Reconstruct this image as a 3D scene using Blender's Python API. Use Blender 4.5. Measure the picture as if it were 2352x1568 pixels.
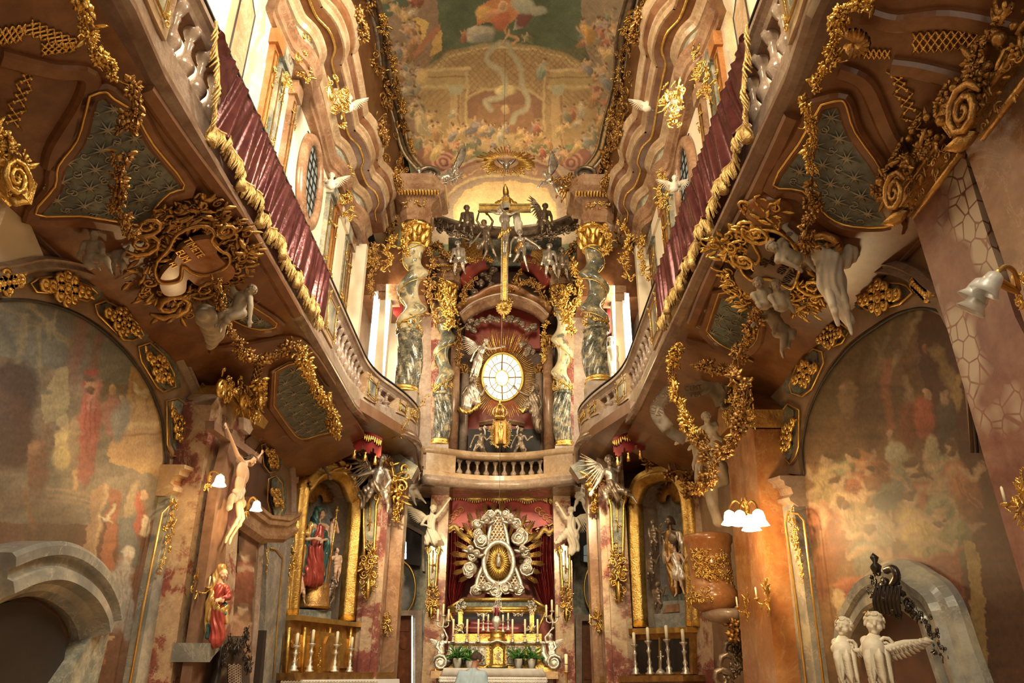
import bpy, bmesh, math, random
import numpy as np
from mathutils import Vector, Matrix, noise
sc = bpy.context.scene
for _o in list(bpy.data.objects): bpy.data.objects.remove(_o)
COL = sc.collection
V = Vector
PI = math.pi
# ---------------------------------------------------------------- camera
FPX = 1675.0; PITCH = math.atan(762/1675); CAMZ = 1.5; ROLL = math.radians(0.35)
cam_d = bpy.data.cameras.new('camera'); cam = bpy.data.objects.new('camera', cam_d); COL.objects.link(cam)
cam_d.sensor_width = 36; cam_d.lens = 36*FPX/2352; cam_d.clip_start = .05; cam_d.clip_end = 200
CAMR = Matrix.Rotation(PI/2+PITCH, 3, 'X') @ Matrix.Rotation(ROLL, 3, 'Z')
cam.matrix_world = Matrix.Translation((0, 0, CAMZ)) @ CAMR.to_4x4()
sc.camera = cam
CAMP = V((0, 0, CAMZ))
# ---------------------------------------------------------------- world, exposure, big lights
w = bpy.data.worlds.new('world'); sc.world = w; w.use_nodes = True
w.node_tree.nodes['Background'].inputs[0].default_value = (1.0, .87, .68, 1)
w.node_tree.nodes['Background'].inputs[1].default_value = .035
sc.view_settings.view_transform = 'Standard'; sc.view_settings.look = 'None'
sc.view_settings.gamma = 1; sc.view_settings.use_curve_mapping = False
sc.view_settings.exposure = 0.22
def area(name, loc, target, sx, sy, power, col, spread=PI):
 d = bpy.data.lights.new(name, 'AREA'); d.shape = 'RECTANGLE'; d.size = sx; d.size_y = sy; d.energy = power; d.color = col; d.spread = spread
 o = bpy.data.objects.new(name, d); COL.objects.link(o); o.location = loc
 o.rotation_euler = (V(target)-V(loc)).to_track_quat('-Z', 'Y').to_euler(); return o
def point(name, loc, power, col, r=.05):
 d = bpy.data.lights.new(name, 'POINT'); d.energy = power; d.color = col; d.shadow_soft_size = r
 o = bpy.data.objects.new(name, d); COL.objects.link(o); o.location = loc; return o
def spot(name, loc, target, power, col, ang=60, r=.15):
 d = bpy.data.lights.new(name, 'SPOT'); d.energy = power; d.color = col; d.shadow_soft_size = r; d.spot_size = math.radians(ang); d.spot_blend = .6
 o = bpy.data.objects.new(name, d); COL.objects.link(o); o.location = loc
 o.rotation_euler = (V(target)-V(loc)).to_track_quat('-Z', 'Y').to_euler(); return o
XC_ = -.28; DAY = (1, .85, .58); WARM = (1, .62, .26)
area('facade_window_light', (-.3, -1.0, 11.5), (-.3, 16, 9.5), 4, 5, 1750, DAY)
area('rear_fill_light', (-.3, -1.0, 3.4), (-.3, 9, 5.0), 4.5, 2.2, 46, (1, .88, .68))  # soft fill added behind the camera to lift soffits and lower stucco
area('right_clerestory_light', (2.7, 7.6, 10.6), (-4, 9.5, 8.6), 1.6, 2.6, 520, (1, .88, .68), math.radians(120))
area('left_clerestory_light', (-3.2, 8.6, 10.6), (3.4, 10.0, 9), 1.4, 2.0, 110, (1, .88, .68), math.radians(120))
area('choir_window_light', (2.6, 16.6, 9.3), (-2.4, 17.2, 9.5), .9, 3.0, 170, DAY)
area('choir_window_light', (-3.2, 16.6, 9.3), (2.0, 17.2, 9.5), .9, 3.0, 150, DAY)
area('apse_window_light', (XC_, 18.75, 14.0), (XC_, 20, 15.6), 3.0, .3, 80, (1, .80, .46))
spot('altar_floodlight', (-2.2, 11.6, 5.0), (-.2, 18.4, 3.0), 620, (1, .74, .40), 62)
spot('altar_floodlight', (1.7, 11.6, 5.0), (-.4, 18.4, 3.0), 620, (1, .74, .40), 62)
sc.cycles.use_denoising = True
sc.cycles.max_bounces = 6; sc.cycles.diffuse_bounces = 3; sc.cycles.glossy_bounces = 3; sc.cycles.transmission_bounces = 4
sc.cycles.sample_clamp_indirect = 4.0; sc.cycles.caustics_reflective = False; sc.cycles.caustics_refractive = False
# ---------------------------------------------------------------- photo pixel -> place in the room
def ray(px, py):
 return CAMR @ V(((px-1176)/FPX, (784-py)/FPX, -1))
def AX(px, py, X):
 d = ray(px, py); return CAMP + d*(X/d.x)
def AY(px, py, Y):
 d = ray(px, py); return CAMP + d*(Y/d.y)
def AZ(px, py, Z):
 d = ray(px, py); return CAMP + d*((Z-CAMZ)/d.z)
CAMRi = CAMR.transposed()
def topx(p):
 q = CAMRi @ (V(p)-CAMP); return 1176 - FPX*q.x/q.z, 784 + FPX*q.y/q.z
class Pl:
 """a plane in the room; n faces the nave"""
 def __init__(s, p, n, up=(0, 0, 1)):
  s.p = V(p); s.n = V(n).normalized(); s.u = V(up).cross(s.n)
  s.u.normalize(); s.v = s.n.cross(s.u)
 def at(s, px, py, d=0.):
  r = ray(px, py); q = s.p + s.n*d
  return CAMP + r*((q-CAMP).dot(s.n)/r.dot(s.n))
def PX(X, d=0): return Pl((X, 0, 0), (1 if X < 0 else -1, 0, 0))
def PY(Y): return Pl((0, Y, 0), (0, -1, 0))
# ---------------------------------------------------------------- objects
def tag(o, label=None, cat=None, group=None, kind=None):
 if label: o['label'] = label
 if cat: o['category'] = cat
 if group: o['group'] = group
 if kind or cat: o['kind'] = kind or 'thing'
 return o
def T(name, label, cat, loc=(0, 0, 0), group=None):
 o = bpy.data.objects.new(name, None); COL.objects.link(o); o.location = loc; o.empty_display_size = .1
 bpy.context.view_layer.update() if False else None
 return tag(o, label, cat, group)
def P(name, bm, m, parent=None, smooth=True, label=None):
 if isinstance(bm, bpy.types.Mesh): me = bm
 else:
  me = bpy.data.meshes.new(name); bm.to_mesh(me); bm.free()
 if smooth is True:
  for p in me.polygons: p.use_smooth = True
 if m is not None and not me.materials:
  for mm in (m if isinstance(m, (list, tuple)) else [m]): me.materials.append(mm)
 o = bpy.data.objects.new(name, me); COL.objects.link(o)
 if parent is not None:
  o.parent = parent
  q = parent; off = V((0, 0, 0))
  while q is not None: off += V(q.location); q = q.parent
  me.transform(Matrix.Translation(-off)) if off.length > 0 and not me.get('loc') else None
  me['loc'] = 1
 if label: o['label'] = label
 return o
def O(name, bm, m, label, cat, group=None, smooth=True):
 return tag(P(name, bm, m, None, smooth), label, cat, group)
def S(name, bm, m, smooth=False):
 o = P(name, bm, m, None, smooth); o['kind'] = 'structure'; return o
def NB(): return bmesh.new()
# ---------------------------------------------------------------- shapes
def poly(bm, pts, mi=0):
 try:
  f = bm.faces.new([bm.verts.new(p) for p in pts]); f.material_index = mi; return f
 except ValueError: return None
def prism(bm, pts, off):
 """solid from an outline of 3-D points pushed along off"""
 a = [bm.verts.new(p) for p in pts]; b = [bm.verts.new(V(p)+V(off)) for p in pts]; n = len(a)
 bm.faces.new(a[::-1]); bm.faces.new(b)
 for i in range(n): bm.faces.new((a[i], a[(i+1) % n], b[(i+1) % n], b[i]))
def box(bm, a, b):
 x0, y0, z0 = a; x1, y1, z1 = b
 prism(bm, [(x0, y0, z0), (x1, y0, z0), (x1, y1, z0), (x0, y1, z0)], (0, 0, z1-z0))
def plate(bm, pl, px, d0=0., d1=.05, hole=None):
 """outline in photo pixels laid on plane pl, solid between d0 and d1 off it"""
 a = [pl.at(x, y, 0) for x, y in px]
 prism(bm, [p+pl.n*d0 for p in a], pl.n*(d1-d0))
def tube(bm, pts, r, seg=6, closed=False, cap=True, flat=1.0):
 pts = [V(p) for p in pts]; n = len(pts)
 if n < 2: return
 rs = r if isinstance(r, (list, tuple)) else [r]*n
 ref = None; rings = []
 for i, p in enumerate(pts):
  a = pts[i-1] if (i > 0 or closed) else p; b = pts[(i+1) % n] if (i < n-1 or closed) else p
  t = (b-a)
  if t.length < 1e-9: t = V((0, 0, 1))
  t.normalize()
  if ref is None:
   ref = t.orthogonal().normalized()
  ref = (ref - t*ref.dot(t))
  if ref.length < 1e-6: ref = t.orthogonal()
  ref.normalize(); bi = t.cross(ref)
  rings.append([bm.verts.new(p + (ref*math.cos(k*2*PI/seg) + bi*math.sin(k*2*PI/seg)*flat)*rs[i]) for k in range(seg)])
 for i in range(n if closed else n-1):
  A, B = rings[i], rings[(i+1) % n]
  for k in range(seg): bm.faces.new((A[k], A[(k+1) % seg], B[(k+1) % seg], B[k]))
 if cap and not closed:
  bm.faces.new(rings[0][::-1]); bm.faces.new(rings[-1])
def sweep(bm, pts, prof, n, closed=False, cap=True):
 """profile (a,b): a to the side (t x n), b along n; n constant or per point"""
 pts = [V(p) for p in pts]; m = len(pts); rings = []
 for i, p in enumerate(pts):
  nn = V(n[i]) if isinstance(n, list) else V(n)
  a = pts[i-1] if (i > 0 or closed) else None; b = pts[(i+1) % m] if (i < m-1 or closed) else None
  t1 = (p-a).normalized() if a is not None else None; t2 = (b-p).normalized() if b is not None else None
  if t1 is None: t1 = t2
  if t2 is None: t2 = t1
  t = (t1+t2)
  if t.length < 1e-5: t = t1.copy()
  t.normalize(); s = t.cross(nn).normalized(); k = 1/max(.45, t.dot(t2))
  rings.append([bm.verts.new(p + s*(x*k) + nn*y) for x, y in prof])
 q = len(prof)
 for i in range(m if closed else m-1):
  A, B = rings[i], rings[(i+1) % m]
  for k in range(q): bm.faces.new((A[k], A[(k+1) % q], B[(k+1) % q], B[k]))
 if cap and not closed:
  bm.faces.new(rings[0][::-1]); bm.faces.new(rings[-1])
def lathe(bm, c, prof, seg=16, ax=None, mod=None):
 """prof list of (r,z); axis up from c"""
 c = V(c); rings = []
 M = V((0, 0, 1)).rotation_difference(V(ax)).to_matrix() if ax is not None else Matrix.Identity(3)
 for r, z in prof:
  rings.append([bm.verts.new(c + M @ V((r*(mod(k/seg, z) if mod else 1)*math.cos(k*2*PI/seg), r*(mod(k/seg, z) if mod else 1)*math.sin(k*2*PI/seg), z))) for k in range(seg)])
 for A, B in zip(rings, rings[1:]):
  for k in range(seg): bm.faces.new((A[k], A[(k+1) % seg], B[(k+1) % seg], B[k]))
 bm.faces.new(rings[0][::-1]); bm.faces.new(rings[-1])
def ball(bm, c, r, seg=8, sc_=(1, 1, 1), M=None):
 g = bmesh.ops.create_icosphere(bm, subdivisions=1 if seg < 9 else (2 if seg < 17 else 3), radius=1)
 c = V(c)
 for v in g['verts']:
  q = V((v.co.x*sc_[0], v.co.y*sc_[1], v.co.z*sc_[2]))*r
  v.co = c + (M @ q if M is not None else q)
def cone(bm, a, b, ra, rb, seg=10):
 """capsule from a to b"""
 a, b = V(a), V(b); d = b-a; L = d.length
 if L < 1e-6: ball(bm, a, max(ra, rb), 12); return
 d.normalize(); pts = []; rs = []
 for t in (-1, -.85, -.5): pts.append(a+d*ra*t); rs.append(max(1e-4, ra*math.sqrt(max(0, 1-t*t))) if t > -1 else ra*.05)
 for t in (0, 1): pts.append(a+(b-a)*t); rs.append(ra+(rb-ra)*t)
 for t in (.5, .85, 1): pts.append(b+d*rb*t); rs.append(max(1e-4, rb*math.sqrt(max(0, 1-t*t))) if t < 1 else rb*.05)
 tube(bm, pts, rs, seg)
def spline(pts, k=6, closed=False):
 """Catmull-Rom through points (tuples of any size)"""
 P_ = [V(p) for p in pts]; n = len(P_); out = []
 for i in range(n if closed else n-1):
  p0 = P_[i-1] if (i > 0 or closed) else P_[0]; p1 = P_[i]; p2 = P_[(i+1) % n]
  p3 = P_[(i+2) % n] if (i+2 < n or closed) else P_[-1]
  for j in range(k):
   t = j/k
   out.append(.5*((2*p1)+(p2-p0)*t+(2*p0-5*p1+4*p2-p3)*t*t+(3*p1-p0-3*p2+p3)*t**3))
 if not closed: out.append(P_[-1].copy())
 return out
def sp2(pts, k=6, closed=False): return [(v.x, v.y) for v in spline(pts, k, closed)]
def fuse(bm, vox, smooth=4, disp=None, name='m', dec=None):
 """one continuous skin round everything in bm"""
 me = bpy.data.meshes.new(name); bm.to_mesh(me); bm.free()
 o = bpy.data.objects.new('tmp', me); COL.objects.link(o)
 r = o.modifiers.new('r', 'REMESH'); r.mode = 'VOXEL'; r.voxel_size = vox; r.use_smooth_shade = True
 if smooth:
  s = o.modifiers.new('s', 'SMOOTH'); s.iterations = smooth; s.factor = .5
 if dec:
  dm = o.modifiers.new('d', 'DECIMATE'); dm.ratio = dec
 dg = bpy.context.evaluated_depsgraph_get(); dg.update()
 out = bpy.data.meshes.new_from_object(o.evaluated_get(dg))
 bpy.data.objects.remove(o); bpy.data.meshes.remove(me)
 if disp:
  n = len(out.vertices); co = np.empty(n*3, np.float32); no = np.empty(n*3, np.float32)
  out.vertices.foreach_get('co', co); out.vertices.foreach_get('normal', no)
  co = co.reshape(-1, 3); no = no.reshape(-1, 3)
  co += no*disp(co)[:, None]; out.vertices.foreach_set('co', co.ravel()); out.update()
 return out
# ---------------------------------------------------------------- materials
class N:
 def __init__(s, name):
  s.m = bpy.data.materials.new(name); s.m.use_nodes = True; s.t = s.m.node_tree; s.b = s.t.nodes['Principled BSDF']
  s.geo = s.n('ShaderNodeNewGeometry')
 def n(s, k, **kw):
  o = s.t.nodes.new(k)
  for a, b in kw.items(): setattr(o, a, b)
  return o
 def L(s, a, b): s.t.links.new(a, b)
 def noise(s, scale, det=5, rough=.6, vec=None, dist=0):
  o = s.n('ShaderNodeTexNoise'); o.inputs['Scale'].default_value = scale; o.inputs['Detail'].default_value = det
  o.inputs['Roughness'].default_value = rough; o.inputs['Distortion'].default_value = dist
  s.L(vec or s.geo.outputs['Position'], o.inputs['Vector']); return o
 def ramp(s, fac, stops, interp='LINEAR'):
  r = s.n('ShaderNodeValToRGB'); r.color_ramp.interpolation = interp; e = r.color_ramp.elements
  while len(e) < len(stops): e.new(.5)
  for x, (p, c) in zip(e, stops): x.position = p; x.color = (*c, 1)
  s.L(fac, r.inputs[0]); return r
 def mix(s, fac, a, b, mode='MIX'):
  o = s.n('ShaderNodeMix', data_type='RGBA', blend_type=mode)
  for sock, v in ((o.inputs[0], fac), (o.inputs[6], a), (o.inputs[7], b)):
   if isinstance(v, (int, float)): sock.default_value = v
   elif isinstance(v, tuple): sock.default_value = (*v, 1)
   else: s.L(v, sock)
  return o.outputs[2]
 def bump(s, h, st=.3, dist=.02):
  o = s.n('ShaderNodeBump'); o.inputs['Strength'].default_value = st; o.inputs['Distance'].default_value = dist
  s.L(h, o.inputs['Height']); s.L(o.outputs[0], s.b.inputs['Normal'])
 def set(s, col=None, rough=None, metal=None, **kw):
  if col is not None:
   if isinstance(col, tuple): s.b.inputs['Base Color'].default_value = (*col, 1)
   else: s.L(col, s.b.inputs['Base Color'])
  if rough is not None: s.b.inputs['Roughness'].default_value = rough
  if metal is not None: s.b.inputs['Metallic'].default_value = metal
  for k, v in kw.items(): s.b.inputs[k.replace('_', ' ')].default_value = v
  return s.m
def marble(name, cols, scale=2.2, vein=None, rough=.22, breccia=None):
 """cols: list of ramp stops; patches of stone"""
 m = N(name); a = m.noise(scale, 8, .68, dist=.25); b = m.noise(scale*5, 6, .7)
 c = m.ramp(a.outputs[0], cols).outputs[0]
 d = m.ramp(b.outputs[0], [(.3, (.72, .72, .72)), (.7, (1.12, 1.1, 1.08))]).outputs[0]
 c = m.mix(.8, c, d, 'MULTIPLY')
 if vein:
  v = m.noise(scale*1.3, 9, .7, dist=.6); f = m.ramp(v.outputs[0], [(.487, (0, 0, 0)), (.5, (.42, .42, .42)), (.513, (0, 0, 0))]).outputs[0]
  c = m.mix(f, c, vein)
 if breccia:
  vo = m.n('ShaderNodeTexVoronoi', feature='DISTANCE_TO_EDGE'); vo.inputs['Scale'].default_value = breccia[1]
  m.L(m.geo.outputs['Position'], vo.inputs['Vector'])
  f = m.ramp(vo.outputs[0], [(.03, (0, 0, 0)), (.06, (1, 1, 1))]).outputs[0]
  g = m.ramp(m.noise(scale*.9, 3, .5).outputs[0], [(.50, (0, 0, 0)), (.54, (1, 1, 1))]).outputs[0]
  c = m.mix(m.mix(1., f, g, 'MULTIPLY'), c, breccia[0])
 return m.set(c, rough, 0, Specular_IOR_Level=.55)
def plain(name, c1, c2=None, scale=6, rough=.5, metal=0, bump=0, bscale=30, **kw):
 m = N(name); c2 = c2 or tuple(x*.75 for x in c1)
 c = m.ramp(m.noise(scale, 6, .6).outputs[0], [(.32, c2), (.68, c1)]).outputs[0]
 if bump: m.bump(m.noise(bscale, 4, .6).outputs[0], bump, .02)
 return m.set(c, rough, metal, **kw)
def emit(name, col, st):
 m = N(name); m.b.inputs['Emission Color'].default_value = (*col, 1); m.b.inputs['Emission Strength'].default_value = st
 return m.set(col, .4)
M = {}
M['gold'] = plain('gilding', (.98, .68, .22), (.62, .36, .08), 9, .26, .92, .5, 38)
M['goldline'] = plain('gold_line', (.95, .62, .2), (.7, .42, .1), 8, .32, .85)
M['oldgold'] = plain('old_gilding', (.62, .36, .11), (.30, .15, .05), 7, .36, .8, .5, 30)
M['silver'] = plain('silvering', (.82, .75, .64), (.38, .31, .25), 8, .24, .66, .35, 30)
M['brightsilver'] = plain('bright_silver', (.97, .93, .85), (.66, .6, .5), 14, .22, .72, .5, 50)
M['bronze'] = plain('dark_bronze', (.38, .29, .21), (.15, .11, .075), 7, .3, .6, .3, 30)
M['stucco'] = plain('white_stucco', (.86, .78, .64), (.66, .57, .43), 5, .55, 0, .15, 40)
M['stuccodim'] = plain('tan_stucco', (.50, .41, .29), (.32, .24, .16), 5, .6, 0, .15, 40)  # darker, browner version of the white stucco
M['cream'] = plain('cream_plaster', (.90, .80, .62), (.80, .66, .46), 1.2, .5, 0)
M['rose'] = marble('rose_marble', [(.3, (.17, .075, .04)), (.5, (.31, .165, .09)), (.7, (.47, .30, .18))], 1.6, (.6, .44, .3), .22)
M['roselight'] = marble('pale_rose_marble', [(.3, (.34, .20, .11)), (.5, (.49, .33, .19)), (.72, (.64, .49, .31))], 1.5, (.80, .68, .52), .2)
M['breccia'] = marble('rose_breccia_marble', [(.34, (.16, .065, .055)), (.5, (.30, .15, .12)), (.6, (.38, .22, .17)), (.72, (.52, .38, .28))], 1.1, None, .2, ((.56, .46, .36), 8))
M['redpatch'] = marble('red_patch_marble', [(.40, (.20, .06, .05)), (.475, (.32, .11, .08)), (.5, (.50, .33, .21)), (.58, (.58, .42, .27)), (.66, (.28, .10, .07))], 1.5, (.78, .62, .46), .2)
M['greymarble'] = marble('grey_green_marble', [(.3, (.10, .11, .10)), (.46, (.24, .24, .20)), (.56, (.42, .39, .29)), (.7, (.60, .54, .38))], 2.4, (.7, .66, .52), .16)
M['greendark'] = marble('dark_green_marble', [(.35, (.05, .06, .05)), (.55, (.16, .18, .15)), (.72, (.46, .42, .30))], 4, (.62, .56, .42), .14)
M['bluegrey'] = marble('blue_grey_marble', [(.3, (.12, .13, .14)), (.5, (.27, .27, .25)), (.62, (.46, .43, .34)), (.75, (.60, .54, .38))], 1.3, (.66, .6, .48), .2)
M['twist'] = marble('mottled_column_marble', [(.36, (.11, .12, .10)), (.43, (.22, .21, .15)), (.465, (.58, .48, .28)), (.7, (.74, .66, .46))], 2.2, (.25, .2, .12), .1)
M['twistgrey'] = marble('grey_column_marble', [(.38, (.07, .08, .07)), (.52, (.16, .16, .12)), (.56, (.34, .27, .15)), (.66, (.55, .44, .24))], 2.0, (.55, .48, .32), .1)
M['fluted'] = marble('fluted_column_marble', [(.40, (.045, .05, .04)), (.52, (.16, .15, .11)), (.62, (.55, .45, .27))], 5, (.66, .58, .4), .12)
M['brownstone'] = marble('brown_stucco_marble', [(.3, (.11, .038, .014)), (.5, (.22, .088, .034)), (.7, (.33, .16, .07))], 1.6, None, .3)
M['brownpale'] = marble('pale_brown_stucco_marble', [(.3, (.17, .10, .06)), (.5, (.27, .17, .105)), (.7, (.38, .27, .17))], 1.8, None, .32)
M['orange'] = marble('orange_stucco_marble', [(.3, (.26, .085, .03)), (.5, (.40, .165, .055)), (.7, (.50, .27, .12))], 1.4, (.56, .36, .18), .2)
M['ledge'] = marble('grey_rose_ledge_marble', [(.3, (.24, .16, .12)), (.5, (.36, .26, .20)), (.7, (.48, .38, .29))], 2.2, (.6, .5, .4), .2)
M['ledgedark'] = marble('polished_brown_moulding', [(.3, (.17, .10, .07)), (.5, (.27, .17, .12)), (.7, (.42, .32, .25))], 2, None, .13)
M['brocade'] = plain('blue_grey_brocade', (.22, .24, .21), (.12, .135, .12), 12, .5, 0, .4, 60)
M['relief'] = plain('brocade_thread', (.50, .45, .34), (.34, .29, .21), 9, .4, .25)
M['redcloth'] = plain('crimson_stucco_cloth', (.27, .022, .018), (.14, .010, .010), 5, .27, .3)
M['purple'] = plain('purple_silk', (.30, .10, .09), (.17, .045, .05), 4, .2, .45, .2, 14)
M['fringe'] = plain('gold_fringe', (.80, .58, .24), (.42, .25, .07), 30, .38, .6, .6, 60)
M['redwall'] = plain('red_painted_wall', (.42, .07, .04), (.26, .04, .03), 3, .45)
M['wood'] = plain('red_brown_wood', (.24, .08, .03), (.13, .04, .015), 9, .3)
M['darkwood'] = plain('black_brown_wood', (.035, .022, .016), (.015, .01, .008), 9, .28)
M['woodframe'] = plain('dark_panelled_wood', (.12, .05, .03), (.06, .025, .015), 4, .4)
M['crosswood'] = plain('brown_cross_wood', (.26, .15, .10), (.15, .08, .05), 8, .4)
M['candle'] = plain('ivory_candle_wax', (.95, .86, .62), (.9, .78, .52), 8, .4)
M['linen'] = plain('white_altar_linen', (.96, .95, .95), (.9, .88, .88), 8, .8)
M['dark'] = plain('dark_recess', (.03, .02, .016), (.015, .01, .008), 3, .6)
M['skin'] = plain('painted_flesh', (.78, .52, .34), (.66, .42, .26), 6, .42)
M['skin2'] = plain('person_skin', (.58, .34, .24), (.5, .28, .2), 8, .5)
M['hair'] = plain('brown_hair', (.12, .07, .05), (.05, .03, .02), 30, .5, 0, .6, 90)
M['shirt'] = plain('pale_blue_cotton', (.52, .68, .78), (.42, .57, .67), 5, .8, 0, .2, 12)
M['jeans'] = plain('dark_trousers', (.08, .09, .12), None, 8, .8)
M['leaf'] = plain('green_leaf', (.07, .22, .03), (.03, .12, .02), 12, .45)
M['whitepot'] = plain('white_pot', (.86, .84, .78), None, 5, .3)
M['mantlegold'] = plain('gold_mantle', (.80, .55, .22), (.62, .38, .12), 5, .3, .55)
M['mantleblue'] = plain('blue_green_mantle', (.06, .16, .15), (.03, .09, .09), 5, .35, .2)
M['mantlered'] = plain('red_robe', (.46, .08, .06), (.28, .04, .03), 5, .3, .2)
M['glow'] = emit('lit_lamp_glass', (1, .80, .42), 16)
M['window'] = emit('daylit_golden_glass', (1, .80, .42), 3.0)
M['daywindow'] = emit('daylit_white_glass', (1, .93, .78), 4.5)
M['coolwindow'] = emit('daylit_cool_glass', (.75, .88, 1), 3)
M['dimwindow'] = emit('dim_window_glass', (.20, .23, .20), .5)
g = N('lamp_glass'); M['glass'] = g.set((.95, .95, .92), .3, 0, Transmission_Weight=.4, Alpha=.5)
g = N('ruby_glass'); M['ruby'] = g.set((.16, .01, .02), .1, 0)
g = N('case_glass'); M['case'] = g.set((.9, .9, .85), .03, 0, Transmission_Weight=1., Alpha=.25)
def vcol(name, rough=.55, grain=.25, gs=60):
 m = N(name); a = m.n('ShaderNodeVertexColor', layer_name='Col')
 d = m.ramp(m.noise(gs, 4, .7).outputs[0], [(.3, (1-grain,)*3), (.7, (1+grain,)*3)]).outputs[0]
 return m.set(m.mix(1., a.outputs[0], d, 'MULTIPLY'), rough)
M['fresco'] = vcol('fresco_paint', .6, .22, 30)
M['panelpaint'] = vcol('oil_paint', .42, .18, 30)
M['canvasdark'] = vcol('dark_oil_paint', .35, .2, 40)
# ---------------------------------------------------------------- carved ornament
def scroll(bm, c, u, v, R, turns=1.4, r=None, a0=0., sg=1, seg=5, lift=None, out=0):
 c, u, v = V(c), V(u).normalized(), V(v).normalized(); r = r or R*.16; n = u.cross(v); pts = []; rs = []
 K = max(8, int(turns*9))
 for i in range(K+1):
  t = i/K; a = a0+sg*t*turns*2*PI; q = R*(1-.86*t)
  pts.append(c+u*math.cos(a)*q+v*math.sin(a)*q+n*(out*t)); rs.append(r*(1-.45*t)*(.35 if i == 0 else 1))
 rs[-1] *= 1.6
 tube(bm, pts, rs, seg)
def leafm(bm, a, b, n, w, curl=.25, lob=3, th=.18):
 """carved leaf from a to b, bulging along n"""
 a, b, n = V(a), V(b), V(n).normalized(); d = b-a; s = d.cross(n)
 if s.length < 1e-7: return
 s.normalize(); L = d.length; K = 6; rows = []
 for i in range(K+1):
  t = i/K; ww = w*math.sin(PI*min(1, t*.92+.06))**.7*(1+.22*math.sin(t*lob*2*PI)); h = curl*L*math.sin(PI*t*.9)*.6 + (curl*L*t*t*.5)
  p = a+d*t+n*h
  rows.append([bm.verts.new(p-s*ww*.5-n*w*.10), bm.verts.new(p-s*ww*.2+n*w*th*.3), bm.verts.new(p+n*w*th*1.4), bm.verts.new(p+s*ww*.2+n*w*th*.3), bm.verts.new(p+s*ww*.5-n*w*.10), bm.verts.new(p-n*w*.16)])
 for A, B in zip(rows, rows[1:]):
  for k in range(6): bm.faces.new((A[k], A[(k+1) % 6], B[(k+1) % 6], B[k]))
def basis(n):
 n = V(n).normalized(); u = V((0, 0, 1)).cross(n)
 if u.length < .05: u = V((1, 0, 0))
 u.normalize(); return u, n.cross(u), n
def flower(bm, c, n, R, k=6, rnd=random):
 u, v, n = basis(n); c = V(c); a0 = rnd.random()*6
 for i in range(k):
  a = a0+i*2*PI/k; d = u*math.cos(a)+v*math.sin(a)
  leafm(bm, c+d*R*.15, c+d*R+n*R*.1, n, R*.85, .35, 1, .22)
 ball(bm, c+n*R*.35, R*.32, 8)
def clump(bm, c, n, R, rnd, kinds='sfl', k=9, depth=.5, elong=1.0, ax=None):
 """a boss of carved scrolls, leaves and flowers about c; ax/elong stretch it along ax"""
 u, v, n = basis(n)
 if ax is not None:
  v = (V(ax)-n*V(ax).dot(n)).normalized(); u = v.cross(n)
 for i in range(k):
  a = rnd.random()*2*PI; q = math.sqrt(rnd.random())
  p = V(c)+u*math.cos(a)*q*R+v*math.sin(a)*q*R*elong+n*R*depth*(1-q)*rnd.uniform(.3, 1)
  t = rnd.choice(kinds); s = R*rnd.uniform(.28, .5); nn = (n+(u*math.cos(a)+v*math.sin(a))*q*.8).normalized()
  if t == 's': scroll(bm, p, (u+n*.3*rnd.uniform(-1, 1)), (v+n*.3*rnd.uniform(-1, 1)), s, rnd.uniform(1, 1.6), s*.24, rnd.random()*6, rnd.choice((-1, 1)))
  elif t == 'f': flower(bm, p, nn, s*.8, 5, rnd)
  elif t == 'b': ball(bm, p, s*.6, 8, (1, 1, 1))
  else:
   a += rnd.uniform(-.9, .9); d = u*math.cos(a)+v*math.sin(a)
   leafm(bm, p-d*s*.4, p+d*s*1.3, nn, s*.75, .3, rnd.choice((2, 3)))
def garland(bm, pts, r, rnd, n=(0, -1, 0), step=.8, kinds='fflfb', stems=True):
 """flowers, leaves and buds strung along a path; r may be per point"""
 pts = [V(p) for p in pts]; cum = [0]
 for a, b in zip(pts, pts[1:]): cum.append(cum[-1]+(b-a).length)
 L = cum[-1]; s = 0; j = 0
 if stems: tube(bm, pts, [ (r if not callable(r) else r(i/(len(pts)-1)))*.14 for i in range(len(pts))], 5)
 while s < L:
  while j < len(pts)-2 and cum[j+1] < s: j += 1
  t = (s-cum[j])/max(1e-6, cum[j+1]-cum[j]); p = pts[j].lerp(pts[j+1], t); R = r(s/L) if callable(r) else r
  dr = (pts[j+1]-pts[j]).normalized()
  for _ in range(3):
   q = V((rnd.gauss(0, 1), rnd.gauss(0, 1), rnd.gauss(0, 1))); q = (q-dr*q.dot(dr)).normalized(); q = (q+V(n)*.55).normalized()
   k = rnd.choice(kinds); c = p+q*R*rnd.uniform(.2, .6)
   if k == 'f': flower(bm, c, q, R*rnd.uniform(.55, .85), 5, rnd)
   elif k == 's': scroll(bm, c, q.orthogonal(), q.cross(q.orthogonal()), R*.6, 1.3, R*.13, rnd.random()*6, rnd.choice((-1, 1)))
   elif k == 'b': ball(bm, c+q*R*.2, R*rnd.uniform(.22, .36), 8)
   else: leafm(bm, c, c+(q+dr*rnd.uniform(-1, 1)).normalized()*R*rnd.uniform(.6, 1.05), q+V(n)*.4, R*.5, .3)
  s += R*step
def polyline(bm, pts, n, w, h):
 """a thin raised strip"""
 sweep(bm, pts, [(-w/2, 0), (-w/2, h), (w/2, h), (w/2, 0)], n)
def strip(bm, pl, px, w, h=.012, d=0, closed=False):
 sweep(bm, [pl.at(x, y, d) for x, y in px], [(-w/2, -.004), (-w/2, h), (w/2, h), (w/2, -.004)], pl.n, closed)
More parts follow.
